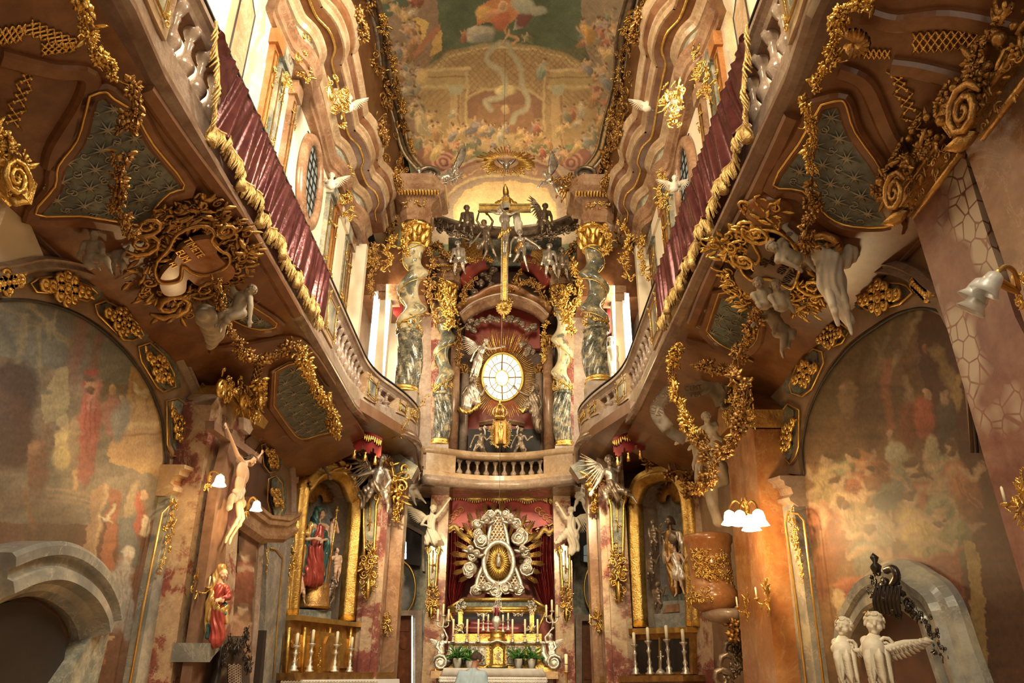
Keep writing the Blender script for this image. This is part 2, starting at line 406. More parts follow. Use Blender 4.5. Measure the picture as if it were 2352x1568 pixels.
def baluster_mesh(h, r=.075):
 bm = NB(); s = h
 pr = [(r*.9, 0), (r*.9, .07*s), (r*.55, .10*s), (r*.62, .16*s), (r*1.0, .27*s), (r*1.05, .34*s), (r*.75, .42*s), (r*.42, .52*s), (r*.36, .64*s), (r*.5, .72*s), (r*.34, .76*s), (r*.6, .82*s), (r*.75, .88*s), (r*.9, .93*s), (r*.9, s)]
 lathe(bm, (0, 0, 0), pr, 10); me = bpy.data.meshes.new('baluster'); bm.to_mesh(me); bm.free(); me['loc'] = 1
 for p in me.polygons: p.use_smooth = True
 return me
def capital_bm(c, r, h, rnd=random, full=True, bm=None, n=8):
 """composite capital: bell, two rows of leaves, four volutes, abacus; c is the bottom centre"""
 bm = bm or NB(); c = V(c)
 lathe(bm, c, [(r, 0), (r*1.1, .04*h), (r, .08*h), (r*.98, .4*h), (r*1.12, .7*h), (r*1.35, .86*h), (r*1.5, .88*h), (r*1.5, h)], 16)
 for row, (z, hh, q) in enumerate(((.08, .42, 1.0), (.38, .42, 1.04))):
  for i in range(n):
   a = (i+.5*row)*2*PI/n; d = V((math.cos(a), math.sin(a), 0))
   leafm(bm, c+d*r*q+V((0, 0, z*h)), c+d*r*(q+.35)+V((0, 0, (z+hh)*h)), d, r*.75, .12)
 for i in range(4):
  a = PI/4+i*PI/2; d = V((math.cos(a), math.sin(a), 0))
  scroll(bm, c+d*r*1.45+V((0, 0, .80*h)), d, V((0, 0, 1)), r*.42, 1.7, r*.12, PI/2, -1, 6)
  a += PI/4; d = V((math.cos(a), math.sin(a), 0)); flower(bm, c+d*r*1.45+V((0, 0, .9*h)), d, r*.32, 5, rnd)
 return bm
def twisted_column(label, x, y, z0, z1, r, amp, turns, ph, mats, low=.30, wreath=True, group=None, seed=1, sg=1):
 t = T('twisted_column', label, 'column', (x, y, z0), group); H = z1-z0; rnd = random.Random(seed)
 bm = NB(); box(bm, (x-r*1.2, y-r*1.2, 5.7), (x+r*1.2, y+r*1.2, z0)); P('plinth', bm, M['ledge'], t, False)
 bm = NB(); lathe(bm, (x, y, z0), [(r*1.1, 0), (r*1.25, .04), (r*1.25, .08), (r*1.08, .11), (r*1.16, .15), (r*1.05, .19)], 24); P('base', bm, M['gold'], t)
 zb = z0+.17; zl = z0+H*low; zc = z1-.62
 bm = NB(); seg = 48; rings = []
 for i in range(25):
  q = i/24; z = zb+(zl-zb)*q; rr = r*(1.06+.10*math.sin(PI*q)); cx_ = x+amp*.55*math.sin(q*PI)*sg; rings.append([])
  for k in range(seg):
   a = k*2*PI/seg; m = rr*(1-.17*max(0, math.cos(9*(a+sg*q*2.0)))**2)
   rings[-1].append(bm.verts.new((cx_+m*math.cos(a), y+m*math.sin(a), z)))
 for A, B in zip(rings, rings[1:]):
  for k in range(seg): bm.faces.new((A[k], A[(k+1) % seg], B[(k+1) % seg], B[k]))
 P('fluted_drum', bm, M[mats[1]], t)
 bm = NB(); lathe(bm, (x, y, zl), [(r*1.02, -.05), (r*1.2, -.03), (r*1.24, .0), (r*1.15, .03), (r*1.0, .07)], 24); P('drum_ring', bm, M['fluted'], t)
 bm = NB(); rings = []; seg = 28; K = 64
 for i in range(K+1):
  q = i/K; z = zl+.03+(zc-zl)*q; a0 = ph+sg*q*turns*2*PI; en = min(1, q*6, (1-q)*6)
  cx_, cy_ = x+amp*math.cos(a0)*en, y+amp*math.sin(a0)*en
  tz = amp*turns*2*PI/(zc-zl); rr = r*(1.0-.14*q)*(1+.06*math.cos(2*a0))
  rings.append([bm.verts.new((cx_+rr*math.cos(k*2*PI/seg), cy_+rr*math.sin(k*2*PI/seg), z - tz*rr*.12*en*(-math.sin(a0)*math.cos(k*2*PI/seg)+math.cos(a0)*math.sin(k*2*PI/seg))*(-sg))) for k in range(seg)])
 for A, B in zip(rings, rings[1:]):
  for k in range(seg): bm.faces.new((A[k], A[(k+1) % seg], B[(k+1) % seg], B[k]))
 P('shaft', bm, M[mats[0]], t)
 if wreath:
  bm = NB(); pts = []
  for i in range(60):
   q = i/59; z = zl+.03+(zc-zl)*q; a0 = ph+sg*q*turns*2*PI; e = a0+sg*1.3
   rr = r*(1.0-.14*q)*1.02; pts.append((x+amp*math.cos(a0)+rr*math.cos(e), y+amp*math.sin(a0)+rr*math.sin(e), z))
  tube(bm, pts, .016, 5)
  for i in range(3, 59, 5): clump(bm, pts[i], V(pts[i])-V((x, y, pts[i][2])), .09, rnd, 'lfl', 3)
  P('gold_vine', bm, M['gold'], t)
 bm = NB()
 for k in range(14):
  a = k*2*PI/14; clump(bm, (x+r*1.05*math.cos(a), y+r*1.05*math.sin(a), zl+.16+rnd.uniform(-.08, .1)), (math.cos(a), math.sin(a), 0), .13, rnd, 'lfs', 4)
 P('leaf_collar', bm, M['gold'], t)
 P('capital', capital_bm((x, y, zc), r*.95, z1-zc, rnd), M['gold'], t)
 return t
# ---------------------------------------------------------------- figures
def wav(co, f, seed=0.):
 x, y, z = co[:, 0]*f, co[:, 1]*f, co[:, 2]*f
 return np.sin(x+1.7*np.sin(z*.6+seed)+seed)+.6*np.sin(1.9*x-1.1*y+1.3*np.sin(z*.9)+2*seed)+.35*np.sin(3.7*x+2.3*y+z*.5+seed*3)
def feathered(bm, root, tip, side, n, L, k=12, w=None):
 """wing: feathers fanned from a curved arm root->tip, trailing towards side"""
 root, tip, side, n = V(root), V(tip), V(side).normalized(), V(n).normalized()
 d = tip-root; w = w or d.length/k*1.5
 cone(bm, root, root+d*.55-side*L*.08, w*.8, w*.65, 8); cone(bm, root+d*.55-side*L*.08, tip, w*.65, w*.25, 8)
 for row, (q0, q1, ln, up) in enumerate(((0., 1., 1., 0), (0., .85, .62, .5), (0., .6, .34, .9))):
  for i in range(k-row*2):
   t = q0+(q1-q0)*i/(k-1-row*2); a = root+d*t-side*L*.08*math.sin(PI*t); dr = (side*(1-.55*t)+d.normalized()*(.15+.9*t*t)).normalized()
   ll = L*ln*(.75+.35*math.sin(PI*(.2+.7*t)))
   leafm(bm, a+n*w*up*.6, a+dr*ll+n*w*up*.5, n, w*1.25, .06, 1, .2)
def fig(name, label, cat, pl, hh, J, mat='stucco', q=1., fat=1., robe=(), robemat=None, robes=None, wings=(), wingmat=None, face=None, hair='curl', hairmat=None, group=None, q2=None, fold=1., extra=None, nofeet=False, bodypart='body', clothsrough=.07):
 """a figure: joints in photo pixels (+ depth toward the nave in head heights) on plane pl; hh = head height in pixels"""
 hp = pl.at(J['h'][0], J['h'][1], 0); zc = -(CAMRi @ (hp-CAMP)).z; u = hh*zc/FPX; nrm = pl.n
 X = {}
 for k, v in J.items():
  if k == 'f': continue
  r = ray(v[0], v[1]); base = pl.at(v[0], v[1], 0); X[k] = base - r.normalized()*0 + nrm*((v[2] if len(v) > 2 else 0)*u)
  X[k] = CAMP + r*((pl.p+nrm*((v[2] if len(v) > 2 else 0)*u)-CAMP).dot(nrm)/r.dot(nrm))
 h, n_, p = X['h'], X['n'], X['p']
 s1 = X.get('s1'); s2 = X.get('s2'); spine = (n_-p).normalized()
 lat = (s1-s2).normalized() if s1 is not None and s2 is not None else spine.cross(nrm).normalized()
 lat = (lat-spine*lat.dot(spine)).normalized(); fr = spine.cross(lat).normalized()
 if fr.dot(nrm) < 0 and face is None: fr = -fr
 F = V(pl.u)*(face[0] if face else 0)+V(pl.v)*(face[1] if face else 0)+nrm*(face[2] if face and len(face) > 2 else 1); F.normalize()
 up = (h-n_).normalized(); R_ = up.cross(F).normalized(); F = R_.cross(up).normalized()
 bm = NB(); Mh = Matrix((R_, F, up)).transposed()
 ball(bm, h+up*.08*u, .37*u, 20, (.92, 1.08, 1.05), Mh); ball(bm, h+F*.05*u-up*.14*u, .29*u, 20, (.88, 1.0, 1.1), Mh)
 ball(bm, h+F*.27*u-up*.37*u, .13*u, 12, (1, 1, .8), Mh)                      # chin
 cone(bm, h+F*.36*u+up*.04*u, h+F*.50*u-up*.10*u, .05*u, .085*u, 6)           # nose
 for s in (-1, 1):
  ball(bm, h+F*.27*u-up*.17*u+R_*s*.17*u, .14*u, 12)                         # cheeks
  cone(bm, h+F*.38*u+up*.12*u+R_*s*.06*u, h+F*.30*u+up*.11*u+R_*s*.24*u, .062*u, .055*u, 6)   # brow
  ball(bm, h+F*.335*u+up*.0*u+R_*s*.15*u, .06*u, 10)                          # eye
  ball(bm, h-F*.0*u-up*.04*u+R_*s*.36*u, .09*u, 10, (.5, 1, 1.4), Mh)         # ear
 cone(bm, h+F*.37*u-up*.22*u+R_*.07*u, h+F*.37*u-up*.22*u-R_*.07*u, .05*u, .05*u, 6)   # mouth
 cone(bm, h-up*.2*u-F*.05*u, n_, .19*u*fat, .24*u*fat, 12)
 ch = n_.lerp(p, .34); be = n_.lerp(p, .68)
 Mt = Matrix((lat, fr, spine)).transposed()
 SW = ((s1-s2).length if s1 is not None and s2 is not None else 1.6*u); SW = max(SW, 1.35*u)
 TL = (n_-p).length; ball(bm, ch, 1., 20, (SW*.40, .40*u*fat, TL*.32), Mt); ball(bm, be, 1., 20, (SW*.33*fat, .36*u*fat, TL*.34), Mt); ball(bm, p, 1., 20, (SW*.36*fat, .40*u*fat, .42*u), Mt)
 cone(bm, ch, p, .42*u*fat, .38*u*fat, 14); cone(bm, n_-spine*.2*u, be, .3*u, .40*u*fat, 14)
 for s in (-1, 1): ball(bm, ch+fr*.20*u*fat+lat*s*.22*u+spine*.12*u, .26*u, 14, (1.1, .7, .9), Mt)
 for k in '12':
  s, e, w_ = X.get('s'+k), X.get('e'+k), X.get('w'+k)
  if s is not None: cone(bm, n_-spine*.12*u, s, .2*u*fat, .23*u*fat, 12)
  if s is not None and e is not None:
   cone(bm, s, e, .22*u*fat, .155*u*fat, 12)
   if w_ is not None:
    cone(bm, e, w_, .17*u*fat, .105*u*fat, 12); d = (w_-e).normalized(); g = X.get('g'+k)
    hd = ((g-w_).normalized() if g is not None else (d+V((0, 0, -.25))).normalized()); sd = hd.cross(nrm)
    if sd.length < .1: sd = hd.orthogonal()
    sd.normalize(); pn = hd.cross(sd).normalized()
    ball(bm, w_+hd*.2*u, 1, 12, (.17*u*fat, .09*u*fat, .22*u), Matrix((sd, pn, hd)).transposed())
    for i in range(4):
     b = w_+hd*.36*u+sd*(i-1.5)*.085*u; l = (.26, .31, .29, .22)[i]*u; m_ = b+(hd+sd*(i-1.5)*.1).normalized()*l*.55
     cone(bm, b, m_, .05*u, .046*u, 6); cone(bm, m_, m_+(hd+sd*(i-1.5)*.05-nrm*.5).normalized()*l*.5, .046*u, .036*u, 6)
    cone(bm, w_+hd*.12*u-sd*.1*u, w_+hd*.3*u-sd*.3*u, .06*u, .045*u, 6)
  kn, a, t_ = X.get('k'+k), X.get('a'+k), X.get('t'+k)
  sg = 1 if k == '1' else -1
  if kn is not None:
   hip = X.get('q'+k) or p+lat*sg*.26*u*fat-spine*.15*u
   cone(bm, hip, kn, .34*u*fat, .21*u*fat, 12)
   if a is not None:
    cone(bm, kn, a, .21*u*fat, .125*u*fat, 12); cf = kn.lerp(a, .3); ball(bm, cf-fr*.05*u, .215*u*fat, 12, (1, 1, 1.5))
    if t_ is not None:
     dt = (t_-a).normalized(); cone(bm, a, a+dt*.5*u, .14*u, .12*u, 10); cone(bm, a+dt*.45*u, a+dt*.78*u, .13*u, .08*u, 8); ball(bm, a-dt*.12*u, .12*u, 10)
 o = T(name, label, cat, tuple(p), group)
 vx = (q2 or .055)*u/q
 P(bodypart, fuse(bm, vx, 1 if q > 1.1 else 2), M[mat], o)
 if hair:
  bm = NB(); rnd = random.Random(int(J['h'][0])*7+int(J['h'][1]))
  for i in range(46 if hair == 'curl' else 60):
   a = rnd.random()*2*PI; b = rnd.uniform(-.25, 1); d = R_*math.cos(a)*math.sqrt(max(0, 1-b*b))+F*math.sin(a)*math.sqrt(max(0, 1-b*b))+up*b
   if d.dot(F) > .45 and d.dot(up) < .62: continue
   if hair == 'curl': scroll(bm, h+up*.07*u+d*.38*u, d.orthogonal(), d.cross(d.orthogonal()), .14*u, 1.2, .05*u, rnd.random()*6, 1, 5)
   elif hair == 'short': ball(bm, h+up*.07*u+d*.32*u, .14*u, 8)
   else:
    z = h+up*.07*u+d*.36*u; cone(bm, z, z-up*.30*u-F*.12*u+d*.05*u, .09*u, .07*u, 5)
    if hair == 'long' and d.dot(F) < .2: cone(bm, z-up*.3*u, z-up*.95*u-F*.05*u, .09*u, .05*u, 5)
    if hair == 'beard' and i % 3 == 0:
     a = rnd.uniform(-1, 1); zz = h+F*.3*u-up*.3*u+R_*a*.2*u; cone(bm, zz, zz-up*.32*u+F*.05*u-R_*a*.1*u, .09*u, .04*u, 5)
  ball(bm, h+up*.12*u-F*.06*u, .375*u, 20, (.94, 1.02, 1.0), Mh)
  P('hair', bm, M[hairmat or mat], o)
 rl = list(robes or []) + ([('robe', robemat or mat, robe)] if robe else [])
 for rn, rm, strokes in rl:
  bm = NB()
  for st in strokes:
   pv = None
   for v in st:
    r = ray(v[0], v[1]); pt = CAMP + r*((pl.p+nrm*(v[2]*u)-CAMP).dot(nrm)/r.dot(nrm)); rr = v[3]*u
    if pv: cone(bm, pv[0], pt, pv[1], rr, 14)
    pv = (pt, rr)
  sd = sum(map(ord, rn))*.1; c0 = np.array(p)
  lu, lv = np.array(pl.u), np.array(pl.v); fdir = {'x': lu}.get('x')
  def disp(co, fdir=fdir, sd=sd, amp=fold):
   l = (co-c0)@lu/u; m_ = (co-c0)@lv/u; z = (co-c0)@np.array(nrm)/u
   ph = 7*l+1.2*np.sin(m_*1.3+sd)*2+2.0*z
   return (.045*np.sin(ph)+.035*np.sin(2.3*ph+1.5*m_+sd)+.02*np.sin(5*m_+3*l+sd))*u*amp
  P(rn, fuse(bm, clothsrough*u/q, 2, disp), M[rm], o)
 for wi in wings:
  bm = NB(); a = [CAMP + ray(v[0], v[1])*((pl.p+nrm*((v[2] if len(v) > 2 else -.3)*u)-CAMP).dot(nrm)/ray(v[0], v[1]).dot(nrm)) for v in wi]
  feathered(bm, a[0], a[1], a[2]-a[0].lerp(a[1], .4), nrm, (a[2]-a[0].lerp(a[1], .4)).length)
  P('wing', bm, M[wingmat or mat], o)
 if extra: extra(o, X, u, R_, F, up)
 return o
# ---------------------------------------------------------------- helpers for the room
XC = -.28; XL = -3.9; XR = 3.34
def mir(bm):
 for v in bm.verts: v.co.x = 2*XC-v.co.x
 bmesh.ops.reverse_faces(bm, faces=bm.faces[:]); return bm
def both(f, *a):
 for s in (-1, 1):
  bm = NB(); f(bm, *a)
  yield s, (bm if s < 0 else mir(bm))
SIDE = {-1: 'left', 1: 'right'}
class Canvas:
 """a painting, laid out in photo pixels"""
 def __init__(s, x0, y0, x1, y1, st, base, seed=1, warp=5.):
  s.x0, s.y0, s.st = x0, y0, st; s.w = int((x1-x0)/st)+1; s.h = int((y1-y0)/st)+1
  gx, gy = np.meshgrid(x0+np.arange(s.w)*st, y0+np.arange(s.h)*st); s.gx0, s.gy0 = gx, gy
  r = np.random.RandomState(seed); s.r = r
  def ns(sc_, amp):
   o = np.zeros_like(gx, dtype=float)
   for i in range(7):
    a = r.rand()*6.28; f = (1+i*.55)/sc_; o += np.sin(gx*np.cos(a)*f+gy*np.sin(a)*f+r.rand()*6.28+1.5*np.sin(gy*f*.7+i))/(1+i*.35)
   return o*amp/2
  s.ns = ns; s.gx = gx+ns(22, warp)+ns(6, warp*.35); s.gy = gy+ns(22, warp)+ns(6, warp*.35)
  s.a = np.ones((s.h, s.w, 3))*np.array(base); s.mod(.18, 40); s.mod(.08, 9)
 def mod(s, k, sc_): s.a *= (1+k*s.ns(sc_, 1.)[..., None]).clip(.3, 1.8)
 def put(s, m, col, op=1.): m = (m*op).clip(0, 1)[..., None]; s.a = s.a*(1-m)+np.array(col)*m
 def blob(s, x, y, rx, ry, col, ang=0, soft=.35, op=1., edge=True):
  c, d = math.cos(math.radians(ang)), math.sin(math.radians(ang)); X_, Y_ = s.gx-x, s.gy-y
  q = np.sqrt(((X_*c+Y_*d)/rx)**2+((-X_*d+Y_*c)/ry)**2); m = ((1+soft/2-q)/soft).clip(0, 1)
  sh = (1+.35*((-(Y_)/ry)*.6+(-X_/rx)*.4).clip(-1, 1)); colr = np.array(col)*sh[..., None].clip(.5, 1.5)
  m = (m*op)[..., None]; s.a = s.a*(1-m)+colr*m
 def poly(s, pts, col, op=1., soft=1.5):
  X_, Y_ = s.gx, s.gy; ins = np.zeros(X_.shape, bool); n = len(pts); dm = np.full(X_.shape, 1e9)
  for i in range(n):
   (xa, ya), (xb, yb) = pts[i], pts[(i+1) % n]
   c = ((ya > Y_) != (yb > Y_)) & (X_ < (xb-xa)*(Y_-ya)/((yb-ya) or 1e-9)+xa); ins ^= c
  s.put(ins.astype(float), col, op)
 def line(s, pts, w_, col, op=1.):
  dm = np.full(s.gx.shape, 1e9)
  for (xa, ya), (xb, yb) in zip(pts, pts[1:]):
   dx, dy = xb-xa, yb-ya; L = dx*dx+dy*dy or 1e-9; t = (((s.gx-xa)*dx+(s.gy-ya)*dy)/L).clip(0, 1)
   dm = np.minimum(dm, np.hypot(s.gx-xa-t*dx, s.gy-ya-t*dy))
  s.put((1.2-dm/w_*1.2+.0).clip(0, 1)**.7, col, op)
 def person(s, x, y, h, rob, skin=(.62, .42, .26), ang=0, seed=0):
  r = np.random.RandomState(seed+int(x)); c, d = math.cos(math.radians(ang)), math.sin(math.radians(ang))
  L = lambda a, b: (x+a*c*h-b*d*h, y+a*d*h+b*c*h)
  s.blob(*L(0, .25), h*.2, h*.42, rob, ang+r.randint(-15, 15)); s.blob(*L(.06, .45), h*.17, h*.3, tuple(k*.7 for k in rob), ang+20)
  s.blob(*L(-.05, .1), h*.12, h*.2, tuple(min(1, k*1.35) for k in rob), ang)
  s.line([L(-.05, -.02), L(-.26, .1), L(-.34, -.05)], h*.06, skin); s.line([L(.05, 0), L(.22, .14), L(.30, .02)], h*.06, skin)
  s.blob(*L(0, -.22), h*.085, h*.11, skin, ang); s.blob(*L(0, -.29), h*.09, h*.06, (.22, .13, .07), ang)
  for i in range(4): s.line([L(r.uniform(-.15, .15), .1), L(r.uniform(-.25, .25), .6)], h*.02, tuple(k*(.55 if i % 2 else 1.3) for k in rob), .6)
 def crowd(s, x0, y0, x1, y1, n, h, pal, seed=3):
  r = np.random.RandomState(seed); P_ = sorted([(r.uniform(y0, y1), r.uniform(x0, x1)) for _ in range(n)])
  for y, x in P_: s.person(x, y, h*r.uniform(.75, 1.2), pal[r.randint(len(pal))], tuple(np.array((.66, .45, .28))*r.uniform(.7, 1.15)), r.randint(-60, 60), r.randint(99))
 def sample(s, px, py):
  i = min(s.w-1, max(0, int((px-s.x0)/s.st))); j = min(s.h-1, max(0, int((py-s.y0)/s.st))); return s.a[j, i]
def painted_grid(name, pts, keep, cv, mat, thick=None):
 """pts: 2-D array of 3-D points; colours by where each point sits on the layout cv"""
 bm = NB(); lay = bm.verts.layers.float_color.new('Col'); H = len(pts); W = len(pts[0]); vs = []
 for row in pts:
  vr = []
  for p in row:
   x, y = topx(p); v = bm.verts.new(p); c = cv.sample(x, y).clip(0.005, 1); v[lay] = (c[0], c[1], c[2], 1); vr.append((v, x, y))
  vs.append(vr)
 for j in range(H-1):
  for i in range(W-1):
   q = [vs[j][i], vs[j][i+1], vs[j+1][i+1], vs[j+1][i]]
   if keep is None or all(keep(a[1], a[2]) for a in q): bm.faces.new([a[0] for a in q])
 bmesh.ops.delete(bm, geom=[v for v in bm.verts if not v.link_faces], context='VERTS')
 return bm
def inside(poly_):
 n = len(poly_)
 def f(x, y):
  r = False
  for i in range(n):
   (xa, ya), (xb, yb) = poly_[i], poly_[(i+1) % n]
   if (ya > y) != (yb > y) and x < (xb-xa)*(y-ya)/((yb-ya) or 1e-9)+xa: r = not r
  return r
 return f
def grid_on(pl, x0, y0, x1, y1, st, d=0.):
 return [[pl.at(x0+i*st, y0+j*st, d) for i in range(int((x1-x0)/st)+1)] for j in range(int((y1-y0)/st)+1)]
# ---------------------------------------------------------------- floor and shell
bm = NB(); box(bm, (-6, -3, -.1), (5.5, 21, 0)); S('floor', bm, M['roselight'])
bm = NB(); box(bm, (-2.9, 15.6, 0), (2.34, 20, .5)); box(bm, (-2.6, 15.2, 0), (2.04, 15.6, .25)); S('floor', bm, M['roselight'])
for s, bm in both(lambda b: (box(b, (XL-.5, -2, 0), (XL, 15.8, 5.6)), box(b, (XL-.9, -2, 5.5), (XL-.1, 20.5, 12.4)), box(b, (XL, 1.0, 4.70), (XL+.05, 13.0, 5.5)))):
 S('wall_'+SIDE[s], bm, M['brownpale'] if False else M['brownpale'])
bm = NB(); box(bm, (XL-.9, 19.9, 0), (XR+.9, 20.4, 18.5)); S('wall_back', bm, M['brownpale'])
for s, bm in both(lambda b: box(b, (XL-.5, 15.6, 0), (-2.75, 15.8, 5.5))): S('wall_'+SIDE[s], bm, M['rose'])
def soff(b):
 prism(b, [(-2.62, 0, 5.36), (XL-.02, 0, 4.68), (XL-.02, 0, 5.5), (-2.7, 0, 5.55)], (0, 13.2, 0))
def soff2(b):
 prism(b, [(-2.55, 11.6, 5.5), (-2.35, 12.6, 5.6), (-2.15, 13.6, 5.7), (-2.0, 14.8, 5.78), (-2.2, 17.2, 5.6), (-3.9, 17.2, 5.4), (-4, 11.6, 5.1)], (0, 0, .2))
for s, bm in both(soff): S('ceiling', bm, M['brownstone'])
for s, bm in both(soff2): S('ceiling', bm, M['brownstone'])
SOF = {-1: Pl((-2.62, 0, 5.36), V((XL+2.64, 0, 4.68-5.36)).cross(V((0, 1, 0))) * 1, (0, 1, 0))}
def soffpl(s):
 a = V((-2.62, 0, 5.36)) if s < 0 else V((2*XC+2.62, 0, 5.36)); b = V((XL-.02, 0, 4.68)) if s < 0 else V((2*XC-XL+.02, 0, 4.68))
 n = (b-a).cross(V((0, 1, 0)));  n = n if n.z < 0 else -n
 return Pl(a, n, (0, 1, 0))
SOF = {-1: soffpl(-1), 1: soffpl(1)}
# ---------------------------------------------------------------- gallery balustrades
RAILP = [(-2.60, 1.6), (-2.60, 4.0), (-2.60, 9.0), (-2.61, 11.4), (-2.60, 12.3), (-2.50, 12.95), (-2.28, 13.6), (-2.10, 14.2), (-1.98, 14.9), (-2.02, 15.6), (-2.2, 17.0)]
_sp = spline([(x, y, 0) for x, y in RAILP], 6)
def zb(y): return 5.35 + .46*max(0, min(1, (y-11.2)/3.4))
LEDGE = [(-2.46, 5.0, 0)]
led = [(-2.47 if False else v.x, v.y, zb(v.y)) for v in _sp]
led = [(x+.06 if y < 3.95 else x, y, z) for x, y, z in led]
def build_gallery(s):
 lab = 'left' if s < 0 else 'right'
 root = T('gallery_balustrade', ('polished brown-edged gallery balustrade with a purple cloth on the '+('left, lit from the side' if s < 0 else 'right, above the pulpit')), 'balustrade', (0, 0, 0))
 def F(f, name, mat, label=None, smooth=False):
  bm = NB(); f(bm)
  if s > 0: mir(bm)
  return P(name, bm, mat, root, smooth, label)
 prof = [(-.10, 0), (.0, 0), (.05, .015), (.085, .05), (.085, .08), (.05, .10), (.06, .135), (.05, .165), (.01, .19), (.0, .25), (-.10, .25)]
 F(lambda b: sweep(b, led, prof, (0, 0, 1)), 'lower_moulding', M['ledgedark'])
 pl = [(x-.03, y, z+.25) for x, y, z in led]
 F(lambda b: sweep(b, pl, [(-.22, -.1), (.0, 0), (-.04, .27), (-.04, .31), (-.22, .31)], (0, 0, 1)), 'plinth', M['ledge'])
 rp = [(x-.08, y, 6.48) for x, y, z in led]
 F(lambda b: sweep(b, rp, [(-.2, 0), (-.02, 0), (0, .04), (-.02, .07), (.02, .12), (.05, .14), (.05, .19), (.0, .225), (-.2, .225)], (0, 0, 1)), 'handrail', M['ledge'])
 F(lambda b: sweep(b, [(x-.06, y, 6.705) for x, y, z in led], [(-.2, 0), (.035, 0), (.035, .018), (-.2, .018)], (0, 0, 1)), 'rail_capping', M['dark'])
 def at(y):
  for a, b in zip(led, led[1:]):
   if a[1] <= y <= b[1]: t = (y-a[1])/max(1e-6, b[1]-a[1]); return V(a).lerp(V(b), t), (V(b)-V(a)).normalized()
  return V(led[-1]), V((0, 1, 0))
 def ped(y0, y1):
  def f(b):
   p, _ = at(y0); q, _ = at(y1); K = 4; pts = []
   for i in range(K+1): c, _ = at(y0+(y1-y0)*i/K); pts.append((c.x-.06, c.y, c.z+.5))
   sweep(b, pts, [(-.2, 0), (0.02, 0), (0.02, 6.5-pts[0][2]), (-.2, 6.5-pts[0][2])], (0, 0, 1))
  F(f, 'pedestal', M['roselight'])
  def g(b, w=0.03):
   pts = [];
   for i in range(5): c, _ = at(y0+(y1-y0)*(.16+.68*i/4)); pts.append((c.x-.03, c.y, c.z+.62))
   h = 6.42-pts[2][2]; sweep(b, pts, [(-.05, 0), (-.002, 0), (-.002, h), (-.05, h)], (0, 0, 1))
  F(g, 'green_panel', M['greymarble'])
  def gl(b):
   a, _ = at(y0+(y1-y0)*.14); c, _ = at(y0+(y1-y0)*.86); z0 = a.z+.6; z1 = 6.43; X0 = .012-.03
   pts = [V((a.x+X0, a.y, z0)), V((a.x+X0, a.y, z1)), V((c.x+X0, c.y, z1)), V((c.x+X0, c.y, z0))]
   tube(b, pts, .012, 5, True)
   for p in pts: clump(b, p, (1, 0, 0), .07, random.Random(3), 'sl', 4)
  F(gl, 'panel_gilding', M['gold'], smooth=True)
 peds = [(3.2, 4.1), (9.15, 9.85), (12.35, 12.95), (13.75, 14.15), (14.3, 14.85)]
 for a, b in peds: ped(a, b)
 bme = baluster_mesh(1.0, .085)
 y = 4.32
 while y < 13.7:
  if not any(a-.06 < y < b+.06 for a, b in peds):
   c, _ = at(y); z0 = c.z+.55; o = bpy.data.objects.new('baluster', bme); COL.objects.link(o); o.parent = root
   if not bme.materials: bme.materials.append(M['ledge'])
   o.location = (c.x-.15 if s < 0 else 2*XC-c.x+.15, y, z0); o.scale = (1, 1, 6.5-z0)
  y += .27
 return root
GAL = {s: build_gallery(s) for s in (-1, 1)}
def cloth_side(s):
 y0, y1 = 4.62, 8.72; K = 170; L = 22; bm = NB(); bf = NB(); rows = []; low = []
 rnd = random.Random(5+s)
 def hem(y):
  t = (y-y0)/(y1-y0); top = 6.62; base = .86+.03*math.sin(t*2*PI*5.5+s)+.02*math.sin(t*33+s)+.015*math.sin(t*71)
  if t < .06: base *= .08+.92*t/.06
  return top, top-base
 for i in range(K+1):
  y = y0+(y1-y0)*i/K; top, bot = hem(y); col = []
  for j in range(L+1):
   q = j/L; yy = y-.30*q*(1-abs(2*(i/K)-1)*.2)*1.0; ph = y*21+q*1.5*math.sin(y*3)+1.2*math.sin(y*5.3)
   d = .035+.028*q+.03*(.35+q)*math.sin(ph)+.016*math.sin(ph*2.3+2+q*2)
   col.append(bm.verts.new((-2.60+d if q > .02 else -2.66, yy+.25, top+(bot-top)*q)))
  rows.append(col); low.append(V((-2.60+.055+.028*math.sin(y*21+1.5*math.sin(y*3)), y-.30+.25, bot)))
 for A, B in zip(rows, rows[1:]):
  for j in range(L): bm.faces.new((A[j], A[j+1], B[j+1], B[j]))
 g = bmesh.ops.solidify(bm, geom=bm.faces[:], thickness=.012)
 for i in range(0, len(low)-1):
  a, b = low[i], low[i+1]; n = 2
  for k in range(n):
   p = a.lerp(b, k/n); ll = .17+.02*math.sin(i*1.3)
   tube(bf, [p+V((.012, 0, .03)), p+V((.03+.014*math.sin(i*2.1+k), 0, -.05)), p+V((.012+.02*math.sin(i*1.7), -.02, -ll))], [.009, .013, .006], 4)
 tube(bf, [p+V((.012, 0, .03)) for p in low], .014, 5)
 if s > 0: mir(bm); mir(bf)
 t = T('rail_cloth', 'purple-red pleated cloth with gold fringe over the '+('left' if s < 0 else 'right')+' gallery rail', 'cloth', (0, 0, 0))
 P('pleated_cloth', bm, M['purple'], t); P('fringe', bf, M['fringe'], t)
 for i in range(12, len(low), 27):
  bt = NB(); p = low[i]+V((.03, 0, -.02)); lathe(bt, p-V((0, 0, .2)), [(.05, 0), (.045, .08), (.022, .12), (.035, .15), (.02, .2)], 8); P('tassel', bt if s < 0 else mir(bt), M['fringe'], t)
for s in (-1, 1): cloth_side(s)
